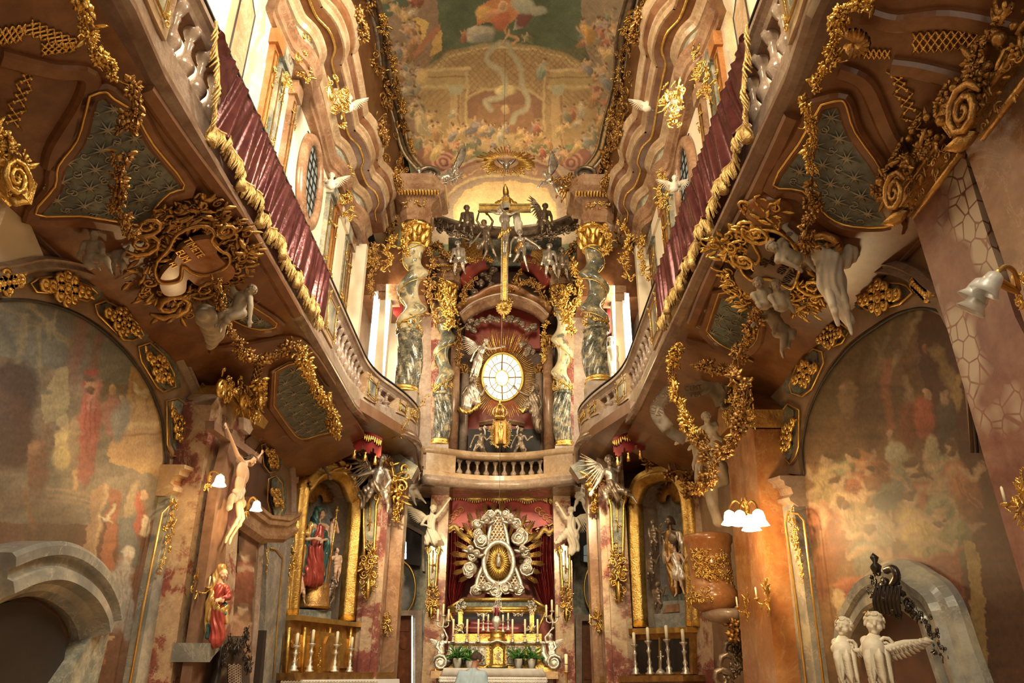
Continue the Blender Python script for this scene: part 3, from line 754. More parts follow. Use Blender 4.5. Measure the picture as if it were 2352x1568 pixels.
# ---------------------------------------------------------------- upper walls
XU = XL-.10
def outw(y):
 r = sum(.17/(1+math.exp(-(y-a)/.07))-.17/(1+math.exp(-(y-b)/.07)) for a, b in ((6.6, 8.2), (9.4, 10.1), (12.5, 13.3), (14.2, 14.95)))
 return r+.10*abs(math.sin((y-8.2)*.73))**1.5
ys = [2.5+i*.07 for i in range(195)]
def ent(b, z, prof, k=1.):
 sweep(b, [(XU+.05+outw(y)*k, y, z) for y in ys], prof, (0, 0, 1))
for s, bm in both(lambda b: ent(b, 10.95, [(-.4, 0), (.12, 0), (.12, .12), (.17, .14), (.17, .27), (.24, .33), (.26, .40), (.1, .40), (-.4, .40)])): S('trim_1', bm, M['rose'])
for s, bm in both(lambda b: ent(b, 11.35, [(-.4, 0), (.10, 0), (.10, .38), (-.4, .38)])): S('trim_2', bm, M['greymarble'])
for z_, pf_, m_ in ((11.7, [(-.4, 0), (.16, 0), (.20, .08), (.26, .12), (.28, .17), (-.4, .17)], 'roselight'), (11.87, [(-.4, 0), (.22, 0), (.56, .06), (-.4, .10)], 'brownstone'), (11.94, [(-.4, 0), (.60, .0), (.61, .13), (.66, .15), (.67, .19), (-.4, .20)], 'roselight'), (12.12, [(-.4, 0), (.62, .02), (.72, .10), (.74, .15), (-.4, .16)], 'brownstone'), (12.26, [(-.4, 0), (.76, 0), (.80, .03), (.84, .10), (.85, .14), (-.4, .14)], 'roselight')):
 for s, bm in both(lambda b: ent(b, z_, pf_)): S('trim_3', bm, M[m_])  # lit edges and shaded undersides of the cornice put into the marble colours
def leafband(b):
 r = random.Random(8); tube(b, [(XU+.05+outw(5+i*.1)+.43, 5+i*.1, 11.91) for i in range(107)], .03, 5)
 for i in range(0, 250):
  y = 5+i*.042; x = XU+.05+outw(y)+.42
  if y > 15.6: break
  leafm(b, (x, y, 11.90), (x+.05, y+r.uniform(-.03, .03), 11.99), (1, 0, -.3), .07, .3)
  if i % 3 == 0: ball(b, (x+.03, y, 11.93), .022, 8)
for s, bm in both(leafband): O('leaf_frieze', bm, M['gold'], 'gilded leaf band running under the '+SIDE[s]+' main cornice', 'moulding')
def oval(c, ry, rz, x, k=40): return [V((x, c[0]+ry*math.cos(i*2*PI/k), c[1]+rz*math.sin(i*2*PI/k))) for i in range(k)]
for s in (-1, 1):
 c = (11.35, 9.95); x = XU+.12
 bm = NB(); sweep(bm, oval(c, .62, .92, x), [(-.14, 0), (-.14, .08), (-.08, .13), (.06, .10), (.1, .03), (.1, 0)], (1, 0, 0), True)
 if s > 0: mir(bm)
 fr = S('window_%d' % (1 if s < 0 else 2), bm, M['rose'], True)
 bm = NB(); prism(bm, oval(c, .56, .86, XU+.10), (.03, 0, 0))
 if s > 0: mir(bm)
 P('pane', bm, M['dimwindow'], fr, False)
 bm = NB()
 for i in range(-2, 3): box(bm, (XU+.13, c[0]+i*.2-.012, c[1]-.8), (XU+.15, c[0]+i*.2+.012, c[1]+.8))
 for i in range(-4, 5): box(bm, (XU+.13, c[0]-.5, c[1]+i*.2-.01), (XU+.15, c[0]+.5, c[1]+i*.2+.01))
 if s > 0: mir(bm)
 P('glazing_bars', bm, M['dark'], fr, False)
for s, bm in both(lambda b: box(b, (XU, 2, 6.4), (XU+.1, 15.2, 10.98))): S('wall_'+SIDE[s], bm, M['cream'])
PIL = [(6.7, 7.9, 'roselight'), (8.62, 8.84, 'orange'), (9.0, 9.3, 'greymarble'), (9.75, 9.95, 'rose'), (12.6, 12.95, 'greymarble'), (13.1, 13.35, 'orange'), (13.5, 14.1, 'cream'), (14.2, 14.5, 'greymarble'), (14.6, 14.9, 'rose')]
for s in (-1, 1):
 for i, (a, b_, m) in enumerate(PIL):
  if i == 0: continue
  bm = NB(); box(bm, (XU+.05, a, 6.4), (XU+.2, b_, 10.9)); box(bm, (XU+.05, a-.05, 10.6), (XU+.26, b_+.05, 10.9)); box(bm, (XU+.05, a-.05, 6.4), (XU+.26, b_+.05, 6.9))
  if s > 0: mir(bm)
  S('trim_%d' % (10+i), bm, M[m])
  if m != 'cream':
   bm = NB(); y = (a+b_)/2; x = XU+.21; r = random.Random(i)
   tube(bm, [(x, a+.04, 7), (x, a+.04, 10.5), (x, b_-.04, 10.5), (x, b_-.04, 7)], .012, 5, True)
   for z in (8.2, 9.0, 10.1): clump(bm, (x, y, z), (1, 0, 0), .13, r, 'slf', 6, .5, 1.8, (0, 0, 1))
   if s > 0: mir(bm)
   O('gilded_strip', bm, M['gold'], 'gilt outline and scrolls on the %s, %s upper pilaster' % (['', 'narrow orange', 'first grey', 'slim rose', 'second grey', 'far orange', '', 'third grey', 'last rose'][i], SIDE[s]), 'gilding')
 bm = NB(); y0, y1 = 6.75, 8.0; K = 10
 pts = [(XU+.28-.22*abs(2*i/K-1)**2, y0+(y1-y0)*i/K, 6.4) for i in range(K+1)]
 sweep(bm, pts, [(-.3, 0), (.02, 0), (.02, 4.1), (.06, 4.15), (.06, 4.3), (.14, 4.36), (.14, 4.5), (-.3, 4.5)], (0, 0, 1))
 if s > 0: mir(bm)
 S('trim_30', bm, M['cream'])
 bm = NB(); a, b_ = 7.02, 7.5; x = XU+.31
 o_ = [(x, a+.1, 8.3), (x, a, 8.45), (x, a, 9.95), (x, a+.1, 10.02), (x, (a+b_)/2, 10.15), (x, b_-.1, 10.02), (x, b_, 9.95), (x, b_, 8.45), (x, b_-.1, 8.3)]
 prism(bm, o_, (.02, 0, 0))
 if s > 0: mir(bm)
 pn = O('inset_stone', bm, M['redpatch'] if False else M['roselight'], 'pale pink marbled panel with dark edge on the %s upper pier' % SIDE[s], 'panel', smooth=False)
 bm = NB(); tube(bm, [V(p)+V((.02, 0, 0)) for p in o_], .014, 5, True)
 if s > 0: mir(bm)
 P('dark_edge', bm, M['dark'], pn)
for s, (x0, x1, y1) in ((-1, (430, 665, 330)), (1, (1610, 1800, 260))):
 c = Canvas(x0, -20, x1, y1, 2, (.52, .53, .44), 30+s, 5); r = random.Random(5)
 for i in range(26): x, y = r.uniform(x0, x1), r.uniform(0, y1); c.line([(x, y), (x+r.uniform(-12, 22), y+r.uniform(25, 70))], r.uniform(4, 11), r.choice(((.36, .40, .36), (.66, .62, .48), (.44, .36, .26), (.30, .34, .32), (.70, .66, .54))), .8)
 c.line([(x0+150, 0), (x0+95, 190)] if s < 0 else [(1665, 0), (1690, 160)], 13, (.74, .56, .30)); c.line([(x0+190, 0), (x0+130, 200)] if s < 0 else [(1650, 0), (1668, 160)], 8, (.60, .40, .24)); c.mod(.12, 8)
 S('wall_'+SIDE[s], painted_grid('w', grid_on(PX(XU+.115 if s < 0 else 2*XC-XU-.115), x0, -20, x1, y1, 3, 0), (lambda x, y: x < 612+.0*y) if s < 0 else (lambda x, y: x > 1648), c, None), M['fresco'], True)
for s in (-1, 1):
 def q(f, nm, m, sm=False):
  bm = NB(); f(bm)
  if s > 0: mir(bm)
  return S(nm, bm, M[m], sm)
 q(lambda b: box(b, (-4.2, 15.2, 6.4), (-3.55, 15.4, 11.0)), 'wall_'+SIDE[s], 'cream')
 q(lambda b: box(b, (-3.62, 16.9, 5.8), (-3.30, 17.1, 10.6)), 'window_%d' % (3 if s < 0 else 4), 'daywindow')
 q(lambda b: box(b, (-3.35, 16.4, 5.8), (-3.08, 16.7, 10.3)), 'trim_31', 'cream')
 q(lambda b: (box(b, (-3.4, 16.35, 10.1), (-2.9, 16.8, 10.3)), box(b, (-3.45, 16.3, 10.3), (-2.85, 16.85, 10.5))), 'trim_32', 'rose')
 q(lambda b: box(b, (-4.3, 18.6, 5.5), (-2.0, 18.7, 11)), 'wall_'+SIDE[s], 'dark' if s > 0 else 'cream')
 q(lambda b: box(b, (-4.3, 16.9, 10.5), (-2.3, 19.9, 12.0)), 'wall_'+SIDE[s], 'brownstone')
 q(lambda b: box(b, (-2.95, 18.2, 5.5), (-2.5, 18.5, 10.9)), 'trim_33', 'cream')
 q(lambda b: box(b, (-2.52, 18.3, 5.5), (-2.02, 18.6, 10.9)), 'trim_34', 'redpatch')
bm = NB(); box(bm, (-3.0, 18.45, 7.2), (-2.92, 18.5, 9.9)); o = S('window_5', bm, M['daywindow'])
# ---------------------------------------------------------------- cove, frame and ceiling picture
def cove(b):
 rows = []
 for i in range(36):
  y = 6+i*.4; r = []
  for j in range(9):
   t = j/8; x = -3.80+.30*t**1.5+.12*math.sin(PI*t); z = 12.38+3.95*math.sin(t*PI/2*.95)/math.sin(PI/2*.95); r.append(b.verts.new((x, min(y, 19.95), z)))
  rows.append(r)
 for A, B in zip(rows, rows[1:]):
  for j in range(8): b.faces.new((A[j], B[j], B[j+1], A[j+1]))
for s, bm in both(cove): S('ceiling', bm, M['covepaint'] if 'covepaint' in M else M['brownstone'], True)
for s in (-1, 1):
 t = T('cove_ornament', 'old gilt scrollwork covering the dark %s ceiling cove' % SIDE[s], 'ornament', (0, 0, 0)); r = random.Random(3+s)
 for i in range(52):
  y = r.uniform(9, 18.8); q = r.random(); x = -3.80+.30*q**1.5+.12*math.sin(PI*q)+.03; z = 12.38+3.95*math.sin(q*PI/2*.95); bm = NB()
  clump(bm, (x, y, z), (.9, -.2, -.45), r.uniform(.2, .42), r, 'slsf', 8, .4)
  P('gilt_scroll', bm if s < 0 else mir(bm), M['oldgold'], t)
HW = 3.05
def vz(x): return 16.25+1.3*(1-min(1, abs((x-XC)/HW)**2))
cv = Canvas(850, -30, 1480, 640, 1.6, (.20, .22, .13), 4, 2.4)
def paint_ceiling(c):
 OC = (.62, .43, .20); BR = (.34, .20, .11); GR = (.16, .19, .13)
 c.poly([(900, -30), (1480, -30), (1450, 200), (1380, 170), (1260, 105), (1150, 100), (1040, 125), (960, 190), (880, 200), (860, -30)], (.13, .17, .11)); c.mod(.15, 25)
 c.poly([(850, 60), (1000, -20), (1010, 100), (960, 200), (990, 420), (900, 300)], (.36, .25, .17)); c.poly([(1480, -20), (1330, -20), (1345, 120), (1375, 180), (1390, 400), (1440, 300)], (.36, .28, .19))
 arch = [(960, 205), (985, 165), (1030, 130), (1090, 112), (1150, 106), (1220, 112), (1290, 130), (1340, 158), (1372, 200), (1372, 330), (960, 330)]
 c.poly(arch, (.46, .32, .17))
 for k, (w_, col) in enumerate(((13, (.66, .50, .26)), (9, (.42, .30, .15)), (4, (.72, .57, .32)))): c.line(arch[:9], w_, col)
 for i in range(-4, 26):
  for a, b in (((1020+i*14, 110), (1020+i*14+130, 240)), ((1020+i*14, 110), (1020+i*14-130, 240))):
   c.line([a, b], 1.6, (.28, .16, .08), .55)
 c.poly([(1075, 250), (1075, 215), (1110, 203), (1150, 200), (1200, 203), (1245, 220), (1245, 270), (1075, 270)], (.30, .16, .10)); c.line([(1075, 225), (1110, 205), (1160, 199), (1210, 205), (1245, 225)], 5, (.58, .44, .24))
 c.blob(1160, 208, 24, 12, (.80, .66, .34))
 for x0, x1, col in ((968, 1075, OC), (1262, 1372, OC)):
  c.poly([(x0, 160), (x1, 155), (x1, 205), (x0, 208)], (.50, .37, .19)); c.line([(x0, 162), (x1, 157)], 5, (.72, .56, .32)); c.line([(x0, 200), (x1, 197)], 6, (.66, .52, .28)); c.line([(x0, 178), (x1, 175)], 2.5, (.30, .2, .1))
 for x in (1041, 1278): c.poly([(x-9, 215), (x+15, 215), (x+18, 345), (x-13, 345)], (.56, .40, .22)); c.line([(x+10, 218), (x+13, 340)], 4, (.36, .23, .12)); c.poly([(x-13, 195), (x+20, 195), (x+14, 218), (x-8, 218)], (.50, .48, .34))
 for x in (1070, 1250): c.line([(x, 165), (x, 300)], 4, (.62, .48, .26))
 c.poly([(1100, 240), (1220, 240), (1235, 330), (1085, 330)], (.36, .20, .12)); c.blob(1160, 330, 70, 22, (.55, .40, .22))
 for sx, sg in ((1000, 1), (1330, -1)):
  c.poly([(sx-40, 340), (sx+40, 340), (sx+50, 400), (sx-55, 400)], (.30, .14, .11))
  for k in range(5): c.blob(sx+20*sg, 372, 30-k*6, 26-k*5, ((.52, .28, .2), (.24, .11, .09))[k % 2], 0, .15)
 c.line(sp2([(1150, 95), (1122, 120), (1118, 140), (1140, 155), (1160, 175), (1158, 205), (1150, 222), (1118, 232), (1125, 250)], 6), 9, (.56, .52, .37)); c.line(sp2([(1165, 95), (1172, 120), (1190, 145), (1196, 175), (1200, 200), (1212, 225), (1205, 250), (1182, 260), (1175, 280)], 6), 8, (.52, .49, .35))
 c.blob(1100, 78, 34, 16, (.58, .54, .42), -12); c.blob(1110, 88, 22, 9, (.33, .33, .30)); c.blob(1090, 68, 14, 8, (.68, .62, .46))
 c.poly([(1092, 60), (1098, 15), (1140, -10), (1190, 5), (1195, 30), (1170, 55), (1160, 78), (1150, 60), (1120, 50)], (.70, .32, .16)); c.blob(1112, 30, 20, 16, (.80, .52, .2)); c.blob(1150, 45, 20, 24, (.62, .22, .13), 30); c.blob(1135, 28, 30, 8, (.80, .42, .24), -20)
 c.blob(1153, 14, 11, 13, (.80, .60, .34)); c.blob(1152, 13, 7, 9, (.66, .38, .24)); c.poly([(1182, 45), (1200, 40), (1202, 66), (1180, 72)], (.50, .48, .40)); c.blob(1205, 40, 16, 28, (.24, .10, .09), 30); c.blob(1200, 10, 30, 20, (.52, .52, .40), 20); c.blob(1235, 25, 18, 12, (.44, .44, .34))
 c.person(1205, 85, 34, (.26, .28, .16), ang=-70); c.person(1068, 75, 34, (.5, .22, .14), ang=20); c.line([(1168, 80), (1190, 90), (1175, 98)], 4, (.74, .44, .25)); c.line([(1170, 70), (1155, 95)], 3.5, (.78, .5, .3))
 c.poly([(932, 50), (958, 38), (985, 50), (975, 90), (945, 105), (933, 85)], (.78, .55, .20)); c.line([(955, 55), (966, 62), (962, 78), (950, 80)], 3, (.45, .22, .12)); c.poly([(1012, 50), (1010, 75), (940, 145), (935, 130)], (.52, .24, .14)); c.poly([(1015, 65), (1012, 115), (985, 130), (998, 85)], (.70, .46, .18))
 pal = [(.52, .30, .16), (.60, .42, .2), (.26, .27, .25), (.42, .16, .11), (.56, .49, .36), (.34, .30, .3), (.66, .48, .24), (.28, .26, .18)]
 c.crowd(895, 110, 965, 250, 22, 44, pal, 3); c.crowd(905, 250, 1050, 340, 22, 42, pal, 4); c.crowd(1340, 20, 1420, 160, 18, 46, pal, 7); c.crowd(1360, 160, 1425, 330, 18, 44, pal, 8); c.crowd(1270, 240, 1400, 350, 20, 40, pal, 9)
 c.crowd(1040, 285, 1290, 385, 46, 36, pal, 11); c.crowd(1060, 340, 1260, 395, 20, 34, pal, 12); c.crowd(870, -20, 960, 110, 16, 44, pal, 13)
 c.blob(970, 178, 14, 17, (.72, .54, .26), 15); c.person(960, 262, 66, (.68, .55, .34), ang=-15); c.person(1245, 150, 48, (.36, .42, .32), ang=15); c.person(1345, 60, 60, (.70, .42, .14), ang=-20); c.blob(1160, 250, 10, 10, (.62, .44, .26)); c.person(1100, 285, 56, (.30, .26, .26), ang=60)
 c.poly([(1000, 400), (1060, 372), (1160, 358), (1270, 372), (1330, 400), (1400, 420), (1400, 560), (940, 560), (940, 420)], (.50, .38, .28))
 band = sp2([(1010, 470), (1025, 430), (1060, 402), (1110, 388), (1160, 384), (1215, 390), (1262, 404), (1300, 440), (1310, 500)], 5)
 c.line(band, 30, (.42, .25, .17)); c.line([(x, y-19) for x, y in band], 6, (.30, .15, .11)); c.line([(x, y-27) for x, y in band], 4, (.60, .42, .24)); c.line([(x*.97+35, y+15) for x, y in band], 4, (.72, .55, .28))
 r = random.Random(2)
 for k in range(60):
  x, y = band[r.randrange(len(band))]; a = r.random()*6; c.line([(x+r.uniform(-8, 8), y+r.uniform(-9, 9)), (x+8*math.cos(a), y+6*math.sin(a))], 1.6, (.74, .50, .22), .8)
 c.poly([(1040, 560), (1045, 470), (1065, 435), (1110, 418), (1160, 413), (1215, 418), (1255, 435), (1275, 470), (1280, 560)], (.90, .62, .30)); c.poly([(1046, 560), (1050, 475), (1070, 442), (1112, 424), (1160, 419), (1213, 424), (1250, 440), (1269, 475), (1273, 560)], (.98, .70, .37))
 c.mod(.10, 7); c.a *= 1.02
paint_ceiling(cv)
rows = []
for j in range(300):
 y = 10.2+j*(19.86-10.2)/299; rows.append([V((XC+HW*(-1+2*i/300)*(1.0), y, vz(XC+HW*(-1+2*i/300)))) for i in range(301)])
S('ceiling', painted_grid('ceiling', rows, None, cv, None), M['fresco'], True)
rows = [[V((-3.7+i*.024, 19.85, 12.2+j*.024)) for i in range(290)] for j in range(225)]
S('wall_back', painted_grid('w', rows, lambda x, y: y > 330, cv, None), M['fresco'], True)
bm = NB(); box(bm, (-4.3, 2, 17.7), (3.8, 20.4, 17.9)); S('ceiling', bm, M['brownstone'])
fp = sp2([(-3.34, 9.5), (-3.36, 12), (-3.28, 13.6), (-3.38, 15.2), (-3.30, 16.8), (-3.22, 18.0), (-2.9, 18.9), (-2.55, 19.5)], 8)
fpr = [(2*XC-x, y) for x, y in fp]
for s, path in ((-1, fp), (1, fpr)):
 pts = [V((x, y, 16.22+.03*math.sin(y*2))) for x, y in path]; pr = [(-.14, 0), (-.15, .05), (-.11, .09), (-.07, .05), (-.03, .05), (.0, .12), (.05, .14), (.1, .10), (.12, .04), (.12, 0)]
 t = T('ceiling_frame', 'dark silvered moulding framing the %s edge of the ceiling picture' % SIDE[s], 'frame', tuple(pts[0]))
 bm = NB(); sweep(bm, pts if s > 0 else pts, [(a, -b) for a, b in pr], (0, 0, 1)); P('moulding', bm, M['bronze'], t)
 bm = NB(); tube(bm, [p+V((.19*s, 0, -.06)) for p in pts], .055, 8); P('outer_bead', bm, M['silver'], t)
 r = random.Random(6); pxs = ((882, 55), (893, 115), (905, 150), (910, 195), (925, 245), (928, 290), (945, 335)) if s < 0 else ((1440, 60), (1430, 120), (1422, 170), (1415, 220), (1405, 265), (1402, 290), (1388, 350))
 for i, (x, y) in enumerate(pxs):
  bm = NB(); c = AZ(x, y, 16.15); garland(bm, [c-V((0, .28, 0)), c, c+V((0, .28, 0))], .11, r, (0, -.3, -1), .7); clump(bm, c+V((0, 0, -.04)), (0, -.3, -1), .17, r, 'flf', 10, .6, 1.6, (0, 1, 0))
  P('flower_cluster', bm, M['gold'] if i % 2 == 0 else M['oldgold'], t)
# ---------------------------------------------------------------- side bays (lower storey)
WL, WR = PX(XL), PX(XR)
def S_plate(nm, pl, px, d0, d1, m):
 bm = NB(); plate(bm, pl, px, d0, d1); return S(nm, bm, M[m])
def cassette(pl, px, seed, label, parent=None, w=.022):
 """sunk dark panel with a gilt outline and a gilt spray"""
 t = T('arch_panel', label, 'panel', tuple(pl.at(*px[0])), 'gilded panels in the bay arches')
 bm = NB(); plate(bm, pl, px, .05, .066); P('dark_ground', bm, M['greendark'], t, False)
 bm = NB(); pts = [pl.at(x, y, .07) for x, y in px]; tube(bm, pts, w*.5, 6, True); P('gilt_outline', bm, M['goldline'], t)
 n = len(px); cx_ = sum(x for x, y in px)/n; cy_ = sum(y for x, y in px)/n; r = random.Random(seed)
 P3 = [pl.at(x, y, .08) for x, y in px]; c = sum(P3, V((0, 0, 0)))/n; far = max(P3, key=lambda p: (p-c).length); ax = (far-c); L = ax.length*.62; ax.normalize(); side = ax.cross(pl.n)
 bm = NB()
 for i in range(7):
  t_ = -1+2*i/6; wd = (1-abs(t_))*.17*L/.5
  for k in ((0,) if wd < .05 else (-1, 0, 1)):
   q = c+ax*L*t_*.95+side*k*max(.05, wd)+pl.n*.01
   sweep(bm, [q+(ax*math.cos(a)+side*math.sin(a))*.045 for a in [j*PI/4 for j in range(8)]], [(-.012, 0), (-.012, .03), (.012, .03), (.012, 0)], pl.n, True)
   ball(bm, q+pl.n*.02, .03, 8)
  leafm(bm, c+ax*L*t_, c+ax*(L*t_+.1)+side*.06*r.choice((-1, 1)), pl.n, .05)
 P('gilt_spray', bm, M['gold'], t); return t
def moulding_px(pl, px, w, h, m, nm='trim_40', d=0.):
 bm = NB(); sweep(bm, [pl.at(x, y, d) for x, y in px], [(-w/2, -.02), (-w/2, h*.6), (-w*.3, h), (-w*.05, h*.75), (w*.2, h), (w/2, h*.5), (w/2, -.02)], pl.n); return S(nm, bm, M[m])
# ---- left bay
ARi = [(-60, 692), (0, 688), (70, 689), (140, 706), (210, 741), (280, 800), (333, 871), (368, 951), (380, 1047), (372, 1110)]
ARo = [(-60, 622), (0, 617), (70, 603), (140, 610), (210, 631), (280, 666), (333, 724), (386, 799), (428, 880), (456, 966), (465, 1065)]
ARi_s, ARo_s = sp2(ARi, 5), sp2(ARo, 5)
WARML = (.50, .36, .2)
cl = Canvas(-60, 660, 420, 1600, 2.4, (.30, .24, .17), 14, 5.)
def paint_left(c):
 c.poly([(-60, 680), (400, 680), (400, 900), (250, 880), (-60, 800)], (.26, .26, .23)); c.poly([(-60, 1200), (400, 1200), (400, 1600), (-60, 1600)], (.20, .10, .06)); c.mod(.12, 60)
 for a, b, w_, col in (((60, 700), (175, 800), 9, (.42, .37, .24)), ((0, 700), (180, 790), 5, (.34, .30, .2)), ((130, 712), (110, 770), 6, (.40, .36, .25)), ((20, 760), (100, 745), 5, (.38, .33, .22)), ((0, 740), (60, 850), 14, (.20, .20, .19)), ((95, 760), (70, 880), 13, (.22, .22, .2)), ((55, 730), (40, 850), 12, (.38, .34, .24)), ((88, 755), (85, 860), 8, (.36, .33, .23)), ((190, 720), (170, 860), 22, (.36, .22, .18)), ((225, 770), (175, 1000), 14, (.34, .21, .17))):
  c.line([a, b], w_, col)
 c.poly([(120, 850), (160, 838), (160, 880), (150, 960), (100, 970), (95, 920)], (.52, .44, .27)); c.line([(110, 900), (60, 900), (60, 1010)], 8, (.28, .26, .2))
 c.poly([(305, 840), (325, 850), (375, 970), (378, 1100), (250, 1060), (285, 950)], (.58, .38, .18)); c.poly([(270, 955), (380, 945), (380, 1060), (240, 1050)], (.54, .34, .17)); c.line([(250, 985), (380, 965)], 7, (.70, .50, .26)); c.line([(255, 1000), (380, 985)], 4, (.36, .2, .1))
 for x in (300, 335): c.line([(x+10, 860), (x, 960)], 4, (.42, .26, .13))
 c.blob(25, 900, 62, 72, (.12, .08, .07), 0, .3); c.blob(30, 1000, 48, 80, (.15, .08, .06)); c.blob(-10, 980, 50, 90, (.17, .11, .09))
 c.blob(205, 960, 28, 62, (.50, .17, .13), 5); c.blob(195, 1040, 22, 80, (.42, .15, .11), 3); c.blob(215, 905, 14, 40, (.60, .30, .24), 10); c.line([(195, 880), (205, 855), (215, 850)], 10, (.46, .14, .11)); c.blob(205, 880, 10, 15, (.62, .40, .26)); c.blob(206, 893, 8, 9, (.22, .13, .09)); c.blob(203, 866, 11, 7, (.2, .13, .1))
 for x in (200, 210, 222): c.line([(x, 920), (x-12, 1040)], 2.4, (.30, .08, .07), .7)
 c.blob(258, 895, 9, 13, (.62, .44, .28)); c.blob(255, 950, 18, 50, (.42, .22, .17)); c.blob(280, 920, 8, 12, (.55, .4, .28)); c.blob(277, 965, 18, 50, (.30, .27, .22), 10)
 c.blob(145, 975, 11, 16, (.70, .52, .34)); c.blob(140, 965, 15, 12, (.58, .48, .3)); c.blob(143, 1030, 24, 46, (.66, .52, .26)); c.blob(170, 1010, 14, 50, (.40, .30, .2)); c.blob(105, 1000, 16, 30, (.30, .2, .14)); c.blob(85, 1070, 26, 60, (.26, .13, .08)); c.blob(80, 1030, 14, 16, (.42, .24, .14))
 c.line([(60, 1130), (75, 1220)], 10, (.36, .18, .09)); c.line([(172, 1080), (170, 1120)], 8, (.6, .38, .2))
 for dx in (0, 14, 28): c.line([(110, 1118+dx), (220, 1140+dx)], 4, (.40, .27, .16))
 c.poly([(215, 1120), (250, 1115), (205, 1300), (170, 1500), (150, 1490)], (.44, .28, .16)); c.poly([(250, 1120), (275, 1130), (240, 1520), (205, 1525)], (.42, .18, .10)); c.line([(243, 1115), (180, 1500)], 6, (.60, .42, .24)); c.line([(262, 1190), (225, 1470)], 13, (.46, .19, .10))
 for x, y, sg in ((318, 907, 1), (248, 1190, -1)):      # doves
  c.blob(x, y, 11, 6, (.82, .70, .44), 30*sg); c.line([(x, y), (x-9*sg, y-28)], 6, (.84, .72, .46)); c.line([(x, y), (x+16*sg, y-12)], 5, (.80, .66, .4)); c.line([(x, y), (x+14, y+10)], 5, (.76, .62, .36))
 c.blob(322, 1160, 14, 30, (.44, .20, .11)); c.blob(333, 1132, 9, 12, (.64, .44, .26)); c.blob(300, 1145, 12, 40, (.52, .40, .24), 20); c.blob(296, 1245, 24, 60, (.20, .20, .18), -8); c.blob(328, 1205, 10, 22, (.72, .58, .38)); c.blob(316, 1180, 10, 50, (.46, .15, .1))
 c.blob(295, 1270, 13, 20, (.72, .66, .54)); c.blob(292, 1282, 8, 12, (.58, .42, .28)); c.blob(285, 1300, 8, 20, (.74, .68, .56)); c.blob(275, 1360, 24, 80, (.46, .42, .38), 6); c.blob(290, 1400, 14, 70, (.34, .31, .29))
 for x in (262, 272, 284): c.line([(x+6, 1310), (x, 1430)], 2.5, (.26, .23, .21), .7)
 c.blob(242, 1415, 9, 20, (.62, .46, .28)); c.blob(243, 1440, 12, 5, (.58, .42, .26)); c.poly([(215, 1455), (262, 1458), (262, 1470), (212, 1466)], (.52, .34, .2))
 c.blob(120, 1220, 60, 60, (.14, .09, .05), 0, .6, .7); c.blob(60, 1150, 70, 30, (.2, .12, .08), 0, .6, .5); c.mod(.14, 9); c.a *= .6
paint_left(cl)
keep = inside(ARi_s+[(400, 1120), (330, 1600), (-60, 1600)])
S('wall_left', painted_grid('w', grid_on(WL, -60, 668, 400, 1600, 2.6, .03), keep, cl, None), M['fresco'], True)
band = ARi_s + ARo_s[::-1]
S_plate('trim_41', WL, band, 0, .05, 'brownpale')
bm = NB(); tube(bm, [WL.at(x, y, .05) for x, y in ARi_s], .012, 6); S('trim_42', bm, M['dark'], True)
moulding_px(WL, [(x*1.0, y+3) for x, y in ARo_s], .13, .13, 'ledge', 'trim_43')
CL = [([(70, 651), (84, 669), (135, 673), (200, 691), (224, 675), (210, 660), (140, 633), (88, 640)], 'flat gilded panel at the crown of the left arch, first from the photo edge'),
      ([(217, 700), (225, 722), (284, 780), (305, 782), (330, 770), (316, 742), (280, 710), (242, 691)], 'slanting gilded panel on the left arch below its crown panel'),
      ([(317, 796), (325, 830), (361, 889), (375, 900), (403, 889), (400, 858), (379, 819), (344, 787)], 'gilded rosette panel on the shoulder of the left arch'),
      ([(382, 921), (384, 1020), (396, 1047), (428, 1049), (438, 1015), (433, 931), (408, 914)], 'upright gilded panel at the foot of the left arch above the lit capital'),
      ([(-40, 660), (0, 668), (42, 652), (60, 640), (20, 632), (-40, 640)], 'gilded panel of the left arch cut by the photo edge')]
for i, (px, lb) in enumerate(CL): cassette(WL, px, i, lb)
for px in ([(295, 612), (335, 632), (345, 655), (330, 680), (315, 690), (300, 650), (250, 622)], [(365, 700), (385, 678), (412, 690), (415, 740), (440, 800), (470, 860), (490, 950), (478, 950), (440, 860), (400, 770)]):
 S_plate('trim_44', WL, px, .02, .09, 'roselight')
S_plate('trim_45', WL, [(362, 1124), (446, 1117), (420, 1300), (370, 1600), (268, 1600), (310, 1370)], 0, .16, 'bluegrey')
S_plate('trim_46', WL, [(446, 1117), (470, 1060), (405, 1600), (370, 1600), (420, 1300)], 0, .10, 'rose')
CP_ = [(0, .30), (.04, .30), (.06, .26), (.11, .25), (.13, .19), (.20, .17), (.24, .22), (.28, .21), (.32, .15), (.34, .12), (.34, 0), (0, 0)]
bm = NB(); sweep(bm, [WL.at(x, y) for x, y in sp2([(362, 1066), (395, 1076), (430, 1074), (455, 1064), (480, 1044)], 4)], CP_, WL.n); S('trim_47', bm, M['roselight'])
S_plate('trim_48', WL, [(366, 1070), (478, 1056), (455, 1122), (362, 1126)], 0, .18, 'orange')
def gilded_panel(pl, out, sprays, d, label, grp='gilt pilaster panels', closed=False, w=.02):
 t = T('pilaster_ornament', label, 'ornament', tuple(pl.at(*sprays[0][:2])), grp); bm = NB()
 tube(bm, [pl.at(x, y, d) for x, y in out], w*.6, 6, closed); P('gilt_outline', bm, M['goldline'], t)
 bm = NB(); r = random.Random(len(label)); pp = [pl.at(x, y, d+.02) for x, y, _ in sprays]
 tube(bm, pp, .008, 5)
 for p, (x, y, R) in zip(pp, sprays): clump(bm, p, pl.n, R, r, 'lfsf', 8, .6, 1.2, (0, 0, 1))
 P('gilt_spray', bm, M['gold'], t); return t
